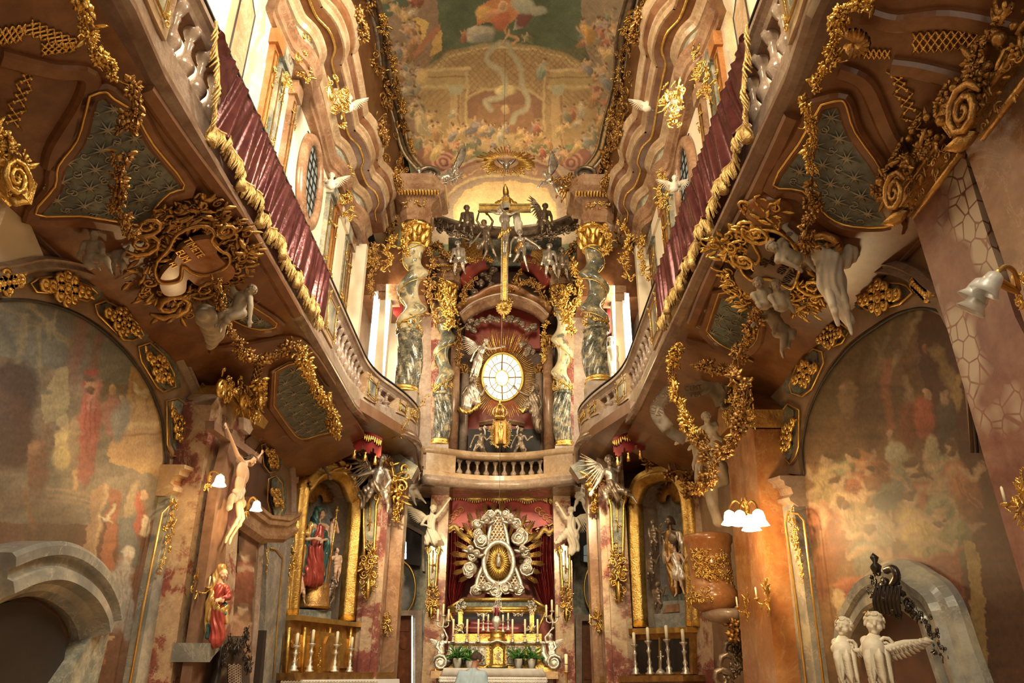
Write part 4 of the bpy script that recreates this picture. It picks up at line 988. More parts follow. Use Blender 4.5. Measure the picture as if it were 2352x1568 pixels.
gilded_panel(WL, [(293, 1600), (330, 1390), (372, 1178), (392, 1158), (406, 1152), (412, 1168), (417, 1175), (385, 1370), (340, 1600)], [(396, 1168, .09), (391, 1190, .07), (386, 1215, .11), (384, 1240, .05), (380, 1260, .08), (374, 1288, .05), (367, 1305, .05)], .18, 'gilt flower spray in a gold outline on the blue-grey pilaster left of the crucifix')
PLP = PX(-3.5)
S_plate('trim_49', PLP, [(486, 930), (505, 905), (565, 970), (548, 1200), (525, 1600), (387, 1600), (430, 1300), (468, 1060)], -.42, 0, 'redpatch')
bm = NB(); c = [(497, 870), (530, 878), (555, 905), (600, 955), (592, 990), (560, 965), (505, 905)]
t = T('pier_capital', 'gilded composite capital with volutes above the carved crucifix', 'capital', tuple(PLP.at(520, 900)))
plate(bm, PLP, [(505, 905), (512, 885), (568, 930), (600, 968), (590, 985), (560, 968)], -.35, .10); P('frieze_block', bm, M['gold'], t, False)
bm = NB(); r = random.Random(4)
for x, y, R in ((512, 880, .16), (540, 885, .15), (565, 912, .16), (590, 940, .14), (520, 905, .1), (550, 930, .12), (578, 960, .12)): clump(bm, PLP.at(x, y, .12), PLP.n, R, r, 'slsf', 12, .7)
scroll(bm, PLP.at(508, 895, .2), PLP.u, PLP.v, .13, 1.7, .03); scroll(bm, PLP.at(560, 925, .2), PLP.u, PLP.v, .12, 1.7, .03)
P('leaves_and_volutes', bm, M['gold'], t)
S_plate('trim_50', WL, [(592, 985), (640, 985), (662, 1040), (668, 1180), (660, 1230), (655, 1600), (520, 1600), (545, 1200), (560, 1010)], 0, .03, 'brownpale')
cp = Canvas(500, 1150, 610, 1600, 3, (.10, .055, .035), 5, 5)
cp.person(560, 1300, 130, (.30, .10, .06)); cp.person(545, 1420, 120, (.36, .18, .1), ang=20); cp.blob(575, 1240, 20, 40, (.24, .12, .07)); cp.blob(560, 1480, 26, 60, (.40, .22, .13)); cp.mod(.2, 8)
S('wall_left', painted_grid('w', grid_on(WL, 520, 1175, 600, 1600, 4, .05), inside([(552, 1185), (592, 1215), (580, 1450), (572, 1600), (520, 1600), (532, 1400)]), cp, None), M['panelpaint'], True)
moulding_px(WL, [(552, 1180), (594, 1212), (578, 1450), (568, 1600)], .12, .09, 'ledge', 'trim_51')
S_plate('trim_52', WL, [(597, 1225), (662, 1235), (655, 1600), (578, 1600), (592, 1400)], 0, .12, 'bluegrey')
bm = NB(); sweep(bm, [WL.at(x, y, .02) for x, y in ((540, 1140), (594, 1182), (640, 1188), (666, 1174))], [(a*1.25, b*.7) for a, b in CP_], WL.n); S('trim_53', bm, M['rose'])
a2 = sp2([(586, 1005), (602, 988), (622, 985), (645, 1005), (658, 1050), (664, 1110), (664, 1180)], 5); moulding_px(WL, a2, .12, .12, 'ledge', 'trim_54')
bm = NB(); plate(bm, WL, sp2([(592, 1020), (610, 1060), (618, 1130), (620, 1200), (560, 1160), (560, 1060)], 3), .03, .04); S('trim_55', bm, M['woodframe'])
cassette(WL, [(600, 1022), (620, 1016), (634, 1032), (640, 1060), (632, 1082), (618, 1085), (606, 1068)], 8, 'gilded rosette panel on the narrow arch behind the crucifix')
cassette(WL, [(616, 1100), (634, 1092), (648, 1110), (652, 1165), (640, 1188), (622, 1186), (614, 1150)], 9, 'gilded panel on the narrow arch beside the white bell lamp', w=.018)
gilded_panel(WL, [(628, 1560), (640, 1400), (650, 1280), (636, 1262), (622, 1258)], [(612, 1268, .06), (614, 1290, .05), (612, 1310, .04)], .14, 'small gilt spray on the grey pilaster left of the Madonna altar')
def hood(pl, outer, depth, lab, mats=('bluegrey', 'greymarble'), w=.3):
 t = T('door_surround', lab, 'doorway', tuple(pl.at(*outer[0])))
 bm = NB(); pts = [pl.at(x, y, .02) for x, y in outer]
 sweep(bm, pts, [(-w/2, 0), (-w/2, depth*.9), (-w*.42, depth), (-w*.25, depth), (-w*.2, depth*.82), (-w*.05, depth*.8), (0, depth*.95), (w*.2, depth), (w*.28, depth*.7), (w*.4, depth*.55), (w/2, depth*.3), (w/2, 0)], pl.n); P('hood_moulding', bm, M[mats[0]], t, False); return t
hd = hood(WL, sp2([(-60, 1335), (0, 1312), (60, 1305), (110, 1320), (155, 1355), (182, 1400), (190, 1440)], 14), .30, 'grey marble arched door hood at the lower left below the dark picture', w=.42)
bm = NB(); plate(bm, WL, [(-60, 1600), (-60, 1395), (0, 1380), (60, 1385), (110, 1420), (130, 1470), (110, 1600)], .03, .09); P('door_leaf', bm, M['dark'], hd, False)
bm = NB(); plate(bm, WL, [(160, 1460), (205, 1440), (165, 1600), (62, 1600), (140, 1490)], .02, .20); P('jamb', bm, M['greymarble'], hd, False)
# ---- right bay
BRi = [(2245, 1040), (2225, 850), (2200, 760), (2171, 723), (2120, 707), (2067, 719), (2015, 749), (1962, 787), (1920, 833), (1885, 886), (1857, 952), (1843, 1026), (1848, 1090)]
BRo = [(2230, 760), (2190, 690), (2152, 660), (2120, 632), (2067, 612), (2015, 619), (1955, 647), (1899, 696), (1857, 742), (1815, 798), (1787, 851), (1770, 921), (1759, 991), (1754, 1080)]
BRi_s, BRo_s = sp2(BRi, 5), sp2(BRo, 5)
cr = Canvas(1820, 680, 2400, 1600, 2.6, (.26, .15, .075), 24, 6.)
def paint_right(c):
 c.poly([(1840, 700), (2100, 690), (2000, 900), (1860, 1000)], (.24, .16, .08)); c.poly([(2100, 700), (2400, 700), (2400, 1600), (2200, 1600)], (.16, .075, .045)); c.mod(.15, 55)
 for a, b, w_, col in (((2110, 715), (2030, 870), 10, (.46, .34, .19)), ((2085, 715), (2060, 830), 8, (.36, .26, .15)), ((2010, 790), (2040, 880), 8, (.40, .29, .17)), ((2050, 740), (2010, 860), 6, (.34, .24, .13)), ((2150, 800), (2190, 900), 18, (.44, .30, .15)), ((1990, 800), (1960, 900), 14, (.20, .12, .06)), ((2030, 830), (2045, 980), 15, (.42, .18, .09)), ((2075, 870), (2095, 940), 12, (.46, .32, .2))): c.line([a, b], w_, col)
 c.blob(2115, 960, 28, 48, (.50, .16, .09)); c.blob(2128, 905, 9, 14, (.62, .40, .24)); c.blob(2170, 960, 22, 60, (.15, .11, .08)); c.blob(2170, 912, 9, 15, (.52, .34, .22)); c.blob(2085, 980, 18, 60, (.30, .12, .06)); c.blob(1945, 910, 20, 44, (.44, .28, .15)); c.blob(1935, 895, 8, 12, (.6, .42, .26)); c.blob(2125, 800, 8, 12, (.44, .2, .12))
 c.blob(2055, 1050, 16, 40, (.52, .46, .32)); c.blob(2045, 1000, 9, 14, (.60, .40, .24)); c.blob(2140, 1040, 18, 46, (.50, .42, .26)); c.blob(2080, 1100, 26, 60, (.34, .30, .19)); c.blob(2200, 900, 12, 40, (.50, .34, .15))
 pal = [(.42, .20, .10), (.48, .34, .17), (.24, .22, .16), (.36, .14, .07), (.50, .40, .26), (.22, .14, .08), (.30, .28, .16)]
 c.crowd(1880, 1050, 2220, 1230, 15, 150, pal, 21); c.person(1995, 1260, 170, (.26, .24, .18)); c.person(2100, 1190, 190, (.56, .40, .15), ang=-20); c.person(1930, 1200, 150, (.42, .18, .09), ang=20); c.person(2150, 1240, 150, (.30, .26, .12)); c.person(2200, 1080, 170, (.44, .2, .1), ang=-15)
 c.poly([(1920, 1340), (2010, 1318), (2040, 1290), (2085, 1275), (2130, 1282), (2200, 1262), (2215, 1440), (1930, 1440)], (.36, .13, .08)); c.line(sp2([(1920, 1340), (2010, 1316), (2045, 1286), (2090, 1272), (2130, 1280), (2210, 1258)], 4), 7, (.48, .20, .12)); c.line(sp2([(1925, 1362), (2015, 1340), (2090, 1305), (2210, 1310)], 4), 3, (.24, .08, .05))
 for x in range(1935, 2210, 12): c.line([(x, 1360-(x-1935)*.2), (x, 1440)], 1.6, (.24, .08, .05), .7)
 c.poly([(2215, 1240), (2245, 1250), (2262, 1400), (2270, 1600), (2240, 1600), (2225, 1400)], (.44, .30, .12)); c.blob(1925, 1390, 12, 36, (.50, .38, .24)); c.blob(1900, 1280, 24, 100, (.28, .12, .06), 8); c.mod(.16, 10); c.a *= .5
paint_right(cr)
keep = inside(BRi_s[6:]+[(1820, 1130), (1840, 1293), (1870, 1461), (1880, 1600), (2440, 1600), (2440, 1000), (2300, 850), (2210, 720)])
S('wall_right', painted_grid('w', grid_on(WR, 1836, 690, 2400, 1600, 2.8, .03), keep, cr, None), M['fresco'], True)
S_plate('trim_61', WR, BRi_s+BRo_s[::-1], 0, .05, 'brownpale')
bm = NB(); tube(bm, [WR.at(x, y, .05) for x, y in BRi_s], .012, 6); S('trim_62', bm, M['dark'], True)
moulding_px(WR, [(x, y+3) for x, y in BRo_s], .13, .13, 'ledge', 'trim_63')
CR = [([(1959, 693), (1975, 700), (1994, 712), (2018, 710), (2067, 698), (2096, 672), (2082, 656), (2067, 651), (2032, 649), (1976, 672)], 'long gilded panel at the crown of the right arch'),
      ([(1876, 768), (1882, 787), (1906, 798), (1934, 787), (1952, 758), (1910, 728)], 'gilded panel of the right arch partly behind the white angel'),
      ([(1812, 882), (1819, 903), (1843, 910), (1864, 893), (1892, 833), (1889, 808), (1868, 801), (1836, 826)], 'gilded rosette panel on the shoulder of the right arch'),
      ([(1785, 956), (1784, 1026), (1796, 1045), (1815, 1066), (1827, 1050), (1834, 1026), (1836, 942), (1810, 926)], 'upright gilded panel at the foot of the right arch'),
      ([(2095, 650), (2120, 662), (2148, 690), (2135, 665), (2110, 652)], 'sliver of gilded panel on the right arch beside the big rose pier')]
for i, (px, lb) in enumerate(CR): cassette(WR, px, 20+i, lb)
S_plate('trim_64', WR, [(1771, 1141), (1853, 1144), (1875, 1300), (1899, 1600-120), (1915, 1600), (1832, 1600), (1800, 1340)], 0, .16, 'bluegrey')
S_plate('trim_65', WR, [(1750, 1090), (1771, 1141), (1800, 1340), (1832, 1600), (1812, 1600), (1780, 1340)], 0, .10, 'rose')
bm = NB(); sweep(bm, [WR.at(x, y) for x, y in sp2([(1852, 1092), (1820, 1100), (1785, 1094), (1750, 1076)], 4)], [(-a, b) for a, b in CP_], WR.n); S('trim_66', bm, M['ledge'])
gilded_panel(WR, [(1855, 1600), (1828, 1380), (1803, 1200), (1810, 1176), (1834, 1180), (1846, 1195), (1868, 1380), (1896, 1600)], [(1822, 1190, .09), (1824, 1212, .08), (1829, 1238, .11), (1835, 1262, .05), (1838, 1282, .07), (1842, 1308, .05), (1845, 1330, .05)], .18, 'gilt flower spray in a gold outline on the blue-grey pilaster right of the lit lamp')
hd = hood(WR, sp2([(2262, 1600), (2225, 1500), (2190, 1400), (2150, 1365), (2110, 1340), (2075, 1335), (2030, 1355), (1998, 1400), (1980, 1440), (1975, 1480)], 12), .22, 'grey-green marble arched doorway behind the two white cherub busts', ('bluegrey', 'bluegrey'), .36)
bm = NB(); plate(bm, WR, [(2240, 1600), (2200, 1500), (2170, 1420), (2130, 1380), (2080, 1370), (2030, 1390), (2000, 1440), (1980, 1600)], .02, .05); P('door_leaf', bm, M['woodframe'], hd, False)
t = T('carved_crest', 'black-brown carved rocaille crest with knob finial over the right doorway', 'ornament', tuple(WR.at(2040, 1380)))
bm = NB(); r = random.Random(9)
for x, y, R in ((2012, 1310, .05), (2018, 1330, .09), (2030, 1355, .12), (2048, 1380, .14), (2065, 1400, .12), (2085, 1385, .10), (2100, 1400, .07), (2118, 1412, .06), (2135, 1435, .06), (2148, 1460, .06), (2156, 1490, .06), (2168, 1500, .05), (2000, 1360, .05), (2056, 1345, .08)): clump(bm, WR.at(x, y, .3), WR.n, R, r, 'slsb', 8, .8)
for k in range(7): x = 2020+k*9; leafm(bm, WR.at(x-6, 1345, .35), WR.at(x+8, 1410, .32), WR.n, .06, .3)
tube(bm, [WR.at(x, y, .33) for x, y in sp2([(2035, 1310), (2052, 1305), (2060, 1325), (2050, 1345)], 5)], .03, 6); lathe(bm, WR.at(2014, 1315, .33), [(.03, 0), (.05, .05), (.02, .08), (.04, .12), (.0, .16)], 8)
P('crest', bm, M['darkwood'], t)
# ---- orange corner piers right of the pulpit
OP = PX(2.98)
S_plate('trim_67', OP, [(1668, 1010), (1712, 965), (1718, 1100), (1760, 1600), (1712, 1600), (1690, 1300)], -.36, 0, 'orange')
S_plate('trim_68', OP, [(1712, 965), (1742, 985), (1752, 1100), (1800, 1600), (1760, 1600), (1718, 1100)], -.36, .06, 'orange')
bm = NB(); plate(bm, OP, [(1664, 1012), (1714, 962), (1744, 982), (1744, 940), (1705, 900), (1670, 940)], -.3, .12); r = random.Random(7); cb = NB()
t = T('pier_capital', 'gilded capital crowded with flowers over the orange marble pier', 'capital', tuple(OP.at(1700, 960))); P('bell', bm, M['oldgold'], t, False)
for x, y, R in ((1675, 960, .15), (1700, 930, .16), (1725, 945, .14), (1690, 985, .12), (1728, 970, .1), (1705, 900, .14), (1680, 920, .13)): clump(cb, OP.at(x, y, .16), OP.n, R, r, 'slff', 11, .7)
P('leaves_and_flowers', cb, M['gold'], t)
# ---- big rose piers close at the right and their capitals
FP = PX(2.95)
S_plate('trim_69', FP, [(2097, 500), (2212, 345), (2255, 500), (2332, 728), (2420, 900), (2420, 1600), (2352, 1360), (2257, 1040), (2180, 770)], -.42, 0, 'breccia')
S_plate('trim_70', FP, [(2212, 345), (2240, 310), (2360, 650), (2420, 800), (2420, 900), (2332, 728), (2255, 500)], -.5, -.25, 'greendark')
S_plate('trim_71', FP, [(2240, 305), (2420, 90), (2420, 820), (2352, 620)], -.42, .1, 'rose')
def near_cap(pl, A, B, up, lab, sc_=1., d=.12, mat='oldgold'):
 """frieze block between the pixels A,B with volutes and flowers on its far side"""
 t = T('pier_capital', lab, 'capital', tuple(pl.at(*A))); (ax, ay), (bx, by) = A, B; ux, uy = up; bm = NB()
 plate(bm, pl, [(ax, ay), (bx, by), (bx-ux*.5, by-uy*.5), (ax-ux*.5, ay-uy*.5)], -.4, d); P('frieze_block', bm, M[mat], t, False)
 bm = NB(); r = random.Random(int(ax)); W_ = (pl.at(*A)-pl.at(*B)).length
 for q in (0, .5): tube(bm, [pl.at(ax-ux*q, ay-uy*q, d), pl.at(bx-ux*q, by-uy*q, d)], .022*sc_, 6)
 for k in range(4):
  f = (k+.5)/4; x, y = ax+(bx-ax)*f-ux*.25, ay+(by-ay)*f-uy*.25; clump(bm, pl.at(x, y, d), pl.n, .09*sc_, r, 'sl', 6, .4)
 P('frieze_scrolls', bm, M[mat], t)
 bm = NB(); K = 5
 for k in range(K):
  f = k/(K-1); x, y = ax+(bx-ax)*f-ux*.8, ay+(by-ay)*f-uy*.8; clump(bm, pl.at(x, y, d+.03), pl.n, .15*sc_, r, 'lffb', 11, .8)
 x, y = ax-ux*.62, ay-uy*.62; scroll(bm, pl.at(x+(bx-ax)*.02, y+(by-ay)*.02, d+.12), pl.u, pl.v, .15*sc_, 2.1, .026*sc_); leafm(bm, pl.at(ax-ux*.2, ay-uy*.2, d+.05), pl.at(ax+(ax-bx)*.3-ux*.3, ay+(ay-by)*.3-uy*.3, d+.1), pl.n, .14*sc_)
 P('volutes_and_flowers', bm, M[mat], t); return t
near_cap(FP, (2098, 498), (2208, 352), (75, 85), 'old gold capital with spiral volute on the nearer rose marble pier at the right', 1., .15)
near_cap(FP, (2255, 318), (2400, 130), (75, 95), 'old gold capital with volute at the top right corner', 1.1, .2)
NPL = PX(-3.45)
near_cap(NPL, (22, 470), (-60, 380), (-30, 95), 'gilded capital with spiral volute at the left photo edge', .9, .15, 'gold')
bm = NB(); plate(bm, NPL, [(18, 470), (-60, 385), (-60, 560), (0, 520)], -.4, 0); S('trim_72', bm, M['roselight'])
bm = NB(); plate(bm, WL, [(-60, 420), (20, 490), (55, 520), (85, 590), (0, 612), (-60, 618)], 0, .06); S('trim_73', bm, M['cream'])
# ---- soffit panels (blue-grey brocade with stars, red-brown frames, gold lattice)
BAND = [(-.07, 0), (-.07, .03), (-.05, .055), (.03, .055), (.055, .035), (.07, 0)]
def star_panel(pl, px, seed, label, starR=.13, nst=30, frame='brownstone'):
 t = T('soffit_panel', label, 'panel', tuple(pl.at(*px[0]))); bm = NB(); plate(bm, pl, px, .0, .03); P('brocade', bm, M['brocade'], t, False)
 bm = NB(); sweep(bm, [pl.at(x, y, 0) for x, y in px], BAND, pl.n, True); P('frame', bm, M[frame], t, False)
 bm = NB(); n = len(px); cx_ = sum(x for x, y in px)/n; cy_ = sum(y for x, y in px)/n
 tube(bm, [pl.at(x+(cx_-x)*.035, y+(cy_-y)*.035, .06) for x, y in px], .010, 5, True); P('gilt_line', bm, M['goldline'], t)
 bm = NB(); ins = inside(px); P3 = [pl.at(x, y) for x, y in px]; us = [p.dot(pl.u) for p in P3]; vs = [p.dot(pl.v) for p in P3]; r = random.Random(seed)
 o = P3[0]; gap = starR*2.3; u0, u1, v0, v1 = min(us), max(us), min(vs), max(vs); j = 0; vv = v0
 while vv < v1:
  uu = u0+(gap/2 if j % 2 else 0)
  while uu < u1:
   p = o+pl.u*(uu-o.dot(pl.u))+pl.v*(vv-o.dot(pl.v)); x, y = topx(p+pl.n*.03)
   if ins(x+(x-cx_)*.08, y+(y-cy_)*.08):
    for k in range(4):
     a = k*PI/4; d = pl.u*math.cos(a)+pl.v*math.sin(a); R = starR*(1 if k % 2 == 0 else .7)
     tube(bm, [p-d*R+pl.n*.034, p-d*R*.1+pl.n*.045, p+d*R*.1+pl.n*.045, p+d*R+pl.n*.034], [.002, .009, .009, .002], 4)
    for sx, sy in ((1, 0), (0, 1)):
     q = p+(pl.u*sx+pl.v*sy)*gap*.5; scroll(bm, q+pl.n*.036, pl.u, pl.v, starR*.36, 1., .007, a0=r.random()*6, sg=r.choice((-1, 1)), seg=4)
   uu += gap
  vv += gap*.62; j += 1
 P('star_pattern', bm, M['relief'], t); return t
LS, RS = SOF[-1], SOF[1]
star_panel(LS, sp2([(205, 215), (240, 205), (262, 222), (310, 255), (355, 330), (430, 425), (395, 445), (360, 480), (340, 520), (240, 508), (180, 500), (75, 495), (122, 430), (130, 380), (175, 320), (195, 250)], 3), 1, 'blue-grey star-patterned soffit panel over the large left picture', .11)
star_panel(LS, sp2([(445, 560), (470, 620), (560, 690), (640, 745), (600, 760), (540, 740), (500, 700), (455, 640), (420, 600)], 3), 2, 'small star-patterned soffit panel behind the leaning cherub at the left', .13)
star_panel(WL, [(420, 690), (500, 700), (470, 770), (476, 850), (455, 820), (410, 740)], 3, 'slim star-patterned panel beside the left arch', .09)
star_panel(LS, sp2([(630, 850), (680, 830), (720, 870), (765, 940), (780, 985), (735, 1000), (690, 1010), (660, 980), (625, 930)], 3), 4, 'star-patterned soffit panel above the Madonna altar', .15)
star_panel(RS, sp2([(1885, 235), (1930, 225), (1945, 240), (1965, 300), (2030, 395), (2040, 470), (2060, 520), (1960, 525), (1900, 500), (1840, 440), (1770, 425), (1830, 330)], 3), 5, 'blue-grey star-patterned soffit panel over the large right picture', .11)
star_panel(RS, sp2([(1650, 672), (1700, 668), (1740, 700), (1740, 780), (1700, 810), (1650, 790), (1620, 760)], 3), 6, 'star-patterned soffit panel left of the orange vault scrolls', .14)
star_panel(WR, [(1735, 770), (1770, 750), (1765, 830), (1762, 910), (1740, 850)], 7, 'slim star-patterned panel beside the right arch', .09)
def lattice(pl, A, B, C, D, nx, ny, label, w=.012):
 """diamond lattice stencilled in gold between four pixel corners"""
 bm = NB(); f = lambda s, t: pl.at((A[0]*(1-s)+B[0]*s)*(1-t)+(D[0]*(1-s)+C[0]*s)*t, (A[1]*(1-s)+B[1]*s)*(1-t)+(D[1]*(1-s)+C[1]*s)*t, .012)
 for i in range(-ny, nx+1):
  for dr in (1, -1):
   pts = []
   for k in range(0, 7):
    t = k/6; s = (i+(t*ny if dr > 0 else ny*(1-t)))/nx
    if -.001 <= s <= 1.001: pts.append(f(s, t))
   if len(pts) > 1: tube(bm, pts, w*.6, 4)
 for i in range(nx):
  for j in range(ny): ball(bm, f((i+.5)/nx, (j+.5)/ny), .016, 8)
 O('gilt_lattice', bm, M['goldline'], label, 'ornament')
lattice(LS, (75, 45), (190, 95), (165, 115), (40, 75), 7, 2, 'gold diamond lattice on the dark soffit at the top left')
lattice(LS, (0, 65), (60, 55), (50, 95), (-10, 110), 4, 2, 'gold lattice patch at the left edge of the soffit')
lattice(LS, (55, 145), (85, 160), (50, 300), (0, 285), 2, 9, 'tall gold lattice running down toward the left capital')
lattice(LS, (95, 100), (175, 95), (175, 118), (95, 130), 5, 2, 'small gold lattice under the top left garland')
lattice(RS, (2095, 75), (2275, 65), (2270, 110), (2095, 125), 10, 2, 'wide gold diamond lattice on the dark soffit at the top right')
lattice(RS, (2035, 165), (2080, 170), (2135, 300), (2085, 325), 2, 9, 'tall gold lattice on the right soffit')
lattice(RS, (1980, 112), (2045, 115), (2045, 135), (1985, 135), 5, 1, 'small gold lattice beside the gilt shell at the right')
lattice(LS, (590, 820), (612, 830), (585, 900), (575, 895), 2, 6, 'narrow gold lattice above the left capital', .014)
for s, pts_ in ((-1, [(0, 130), (120, 160), (200, 170), (190, 230), (130, 330), (115, 380)]), (-1, [(330, 200), (420, 330), (560, 520), (680, 720)]), (-1, [(480, 800), (560, 790), (680, 780), (760, 880)]), (1, [(1985, 30), (2060, 50), (2180, 40), (2330, 70)]), (1, [(1930, 160), (1990, 190), (2040, 300), (2100, 400)]), (1, [(1820, 260), (1740, 430), (1640, 620), (1590, 740)]), (1, [(1580, 780), (1650, 800), (1730, 830)]), (1, [(2050, 150), (2120, 160), (2230, 190)])):
 bm = NB(); sweep(bm, [SOF[s].at(x, y, .0) for x, y in sp2(pts_, 5)], BAND, SOF[s].n); S('trim_80', bm, M['brownstone'])
# ---------------------------------------------------------------- altar balcony
AB = sp2([(-2.16, 17.05), (-1.75, 17.2), (-1.3, 17.42), (-.8, 17.58), (XC, 17.64), (-.8+1.04, 17.58), (.74, 17.42), (1.19, 17.2), (1.6, 17.05)], 4)
t = T('altar_balcony', 'curved rose marble balcony with baluster row below the golden window', 'balustrade', (XC, 17.6, 5.5))
ab = [(x, y) for x, y in AB][::-1]
def absweep(prof, z, nm, m, sm=True):
 bm = NB(); sweep(bm, [(x, y, z) for x, y in ab], prof, (0, 0, 1)); P(nm, bm, M[m], t, sm)
absweep([(-.5, -.12), (.0, -.12), (.02, -.08), (.12, -.05), (.14, 0), (.06, .04), (.0, .05), (-.5, .05)], 5.62, 'lower_moulding', 'ledge')
absweep([(-.3, 0), (.0, 0), (.0, .16), (-.3, .16)], 5.67, 'plinth', 'roselight', False)
absweep([(-.2, 0), (-.01, 0), (.03, .03), (.03, .06), (.0, .09), (.06, .13), (.06, .16), (-.2, .16)], 6.27, 'handrail', 'roselight')
bme = baluster_mesh(1., .075); bme.materials.append(M['ledge'])
L_ = sum((V(a)-V(b)).length for a, b in zip(AB, AB[1:]))
def abat(q):
 d = q*L_
 for a, b in zip(AB, AB[1:]):
  l = (V(a)-V(b)).length
  if d <= l: return V(a).lerp(V(b), d/l), (V(b)-V(a)).normalized()
  d -= l
 return V(AB[-1]), (V(AB[-1])-V(AB[-2])).normalized()
for i in range(10):
 c, _ = abat(.245+.51*i/9); o = bpy.data.objects.new('baluster', bme); COL.objects.link(o); o.parent = t; o.location = V((c.x, c.y+.1, 5.83))-V(t.location); o.scale = (1, 1, .44)
for q0, q1 in ((0.02, .20), (.80, .98)):
 pts = [abat(q0+(q1-q0)*k/4)[0] for k in range(5)][::-1]
 bm = NB(); sweep(bm, [(p.x, p.y, 5.83) for p in pts], [(-.2, 0), (-.0, 0), (-.0, .44), (-.2, .44)], (0, 0, 1)); P('pedestal', bm, M['roselight'], t, False)
 a, b = abat(q0+(q1-q0)*.25)[0], abat(q0+(q1-q0)*.75)[0]
 bm = NB(); prism(bm, [(a.x, a.y-.03, 5.88), (b.x, b.y-.03, 5.88), (b.x, b.y-.03, 6.2), (a.x, a.y-.03, 6.2)], (0, .05, 0)); P('green_panel', bm, M['greymarble'], t, False)
 bm = NB(); pp = [V((a.x, a.y-.04, 5.88)), V((b.x, b.y-.04, 5.88)), V((b.x, b.y-.04, 6.2)), V((a.x, a.y-.04, 6.2))]; tube(bm, pp, .012, 5, True)
 for p in pp: clump(bm, p, (0, -1, 0), .06, random.Random(2), 'sl', 4)
 P('panel_gilding', bm, M['gold'], t)
bm = NB(); prism(bm, [(-2.2, 17.0, 5.5)]+[(x, y, 5.5) for x, y in AB]+[(1.65, 17.0, 5.5), (1.7, 19.9, 5.5), (-2.3, 19.9, 5.5)], (0, 0, .12)); S('floor', bm, M['rose'])
# ---------------------------------------------------------------- altar wall, upper storey
def yplate(Y, px, th, m, nm='trim_90', st=True, par=None):
 bm = NB(); plate(bm, PY(Y), px, -th, 0)
 return S(nm, bm, M[m]) if st else P(nm, bm, M[m], par, False)
yplate(19.3, [(1040, 560), (1275, 560), (1275, 1060), (1040, 1060)], .25, 'woodframe', 'wall_back')
yplate(19.0, [(1068, 700), (1240, 700), (1240, 800), (1068, 800)], .2, 'redwall', 'trim_91')
yplate(19.0, [(1062, 970), (1150, 900), (1245, 970), (1245, 1000), (1062, 1000)], .1, 'redwall', 'trim_92')
for x0, x1, y, Y, m in ((962, 990, 720, 18.15, 'ledge'), (990, 1014, 690, 18.1, 'redpatch'), (1318, 1345, 690, 18.15, 'ledge'), (1296, 1318, 690, 18.1, 'redpatch')):
 yplate(Y, [(x0, y), (x1, y), (x1, 1070), (x0, 1070)], .3, m, 'trim_93')
PY19 = PY(18.7)
def smooth_col(x, y0, y1, Y, r, label, m='rose'):
 a, b = AY(x, y1, Y), AY(x, y0, Y); t = T('smooth_column', label, 'column', tuple(a), 'smooth pink columns beside the window'); h = b.z-a.z
 bm = NB(); lathe(bm, a, [(r, 0), (r*.98, h*.5), (r*.88, h)], 20); P('shaft', bm, M[m], t)
 P('capital', capital_bm(b, r*.9, r*2.2), M['oldgold'], t); return t
smooth_col(1037, 800, 1050, 18.3, .15, 'smooth rose column between left spiral column and window niche')
smooth_col(1062, 860, 1055, 18.9, .12, 'thinner grey column set back left of the golden window', 'ledge')
smooth_col(1262, 800, 1050, 18.3, .15, 'smooth rose column between window niche and right spiral column')
smooth_col(1240, 860, 1055, 18.9, .12, 'thinner grey column set back right of the golden window', 'ledge')
def ellipse(cx_, cy_, rx, ry, k=48): return [(cx_+rx*math.cos(i*2*PI/k), cy_+ry*math.sin(i*2*PI/k)) for i in range(k)]
WP = PY(18.75); w_ = T('oval_window', 'glowing golden oval window with radial bars at the centre of the altar', 'window', tuple(WP.at(1154, 866)))
bm = NB(); plate(bm, WP, ellipse(1154, 866, 45, 53), -.03, 0); P('pane', bm, M['window'], w_, False)
bm = NB(); tube(bm, [WP.at(x, y, .03) for x, y in ellipse(1154, 866, 47, 55)], .045, 8, True); tube(bm, [WP.at(x, y, .02) for x, y in ellipse(1153, 868, 15, 18)], .018, 6, True); P('frame', bm, M['goldline'], w_)
bm = NB(); tube(bm, [WP.at(x, y, .02) for x, y in ellipse(1154, 867, 30, 35)], .014, 5, True)
for i in range(20):
 a = i*2*PI/20; r0 = .34 if i % 5 else .34; q = .02 if i % 5 == 0 else .010; e = 1.; r0 = .34 if i % 5 == 0 or i % 5 in (2, 3) else .8
 tube(bm, [WP.at(1153+45*r0*math.cos(a), 867+53*r0*math.sin(a), .02), WP.at(1154+45*math.cos(a), 866+53*math.sin(a), .02)], q, 5)
P('bars', bm, M['bronze'], w_)
def rays(pl, c, rx0, ry0, lens, n, label, name='ray_wreath', mat='gold', w=.02, d=.03, ang0=0, seed=1, group=None, skip=None, bundles=0):
 t = T(name, label, 'rays', tuple(pl.at(*c)), group); r = random.Random(seed); bm = NB()
 for i in range(n):
  a = ang0+i*2*PI/n
  if skip and skip(a): continue
  L = lens(a, i, r)
  for k in (range(-bundles, bundles+1) if bundles else (0,)):
   aa = a+k*.045; l2 = L*(1-.07*abs(k)); p = pl.at(c[0]+rx0*math.cos(aa), c[1]+ry0*math.sin(aa), d); q = pl.at(c[0]+(rx0+l2)*math.cos(aa), c[1]+(ry0+l2)*math.sin(aa), d+.02*r.random())
   tube(bm, [p, p.lerp(q, .97), q], [w*.7, w, w*.2], 4)
 P('gilt_rays', bm, M[mat], t); return t
rays(WP, (1154, 866), 50, 58, lambda a, i, r: (34 if math.sin(a) < -.45 else (24 if math.sin(a) < .3 else 34))+r.uniform(-4, 10)+(14 if math.sin(a) < -.8 else 0), 110, 'dense gilt ray wreath around the oval window', 'ray_wreath', 'gold', .014)
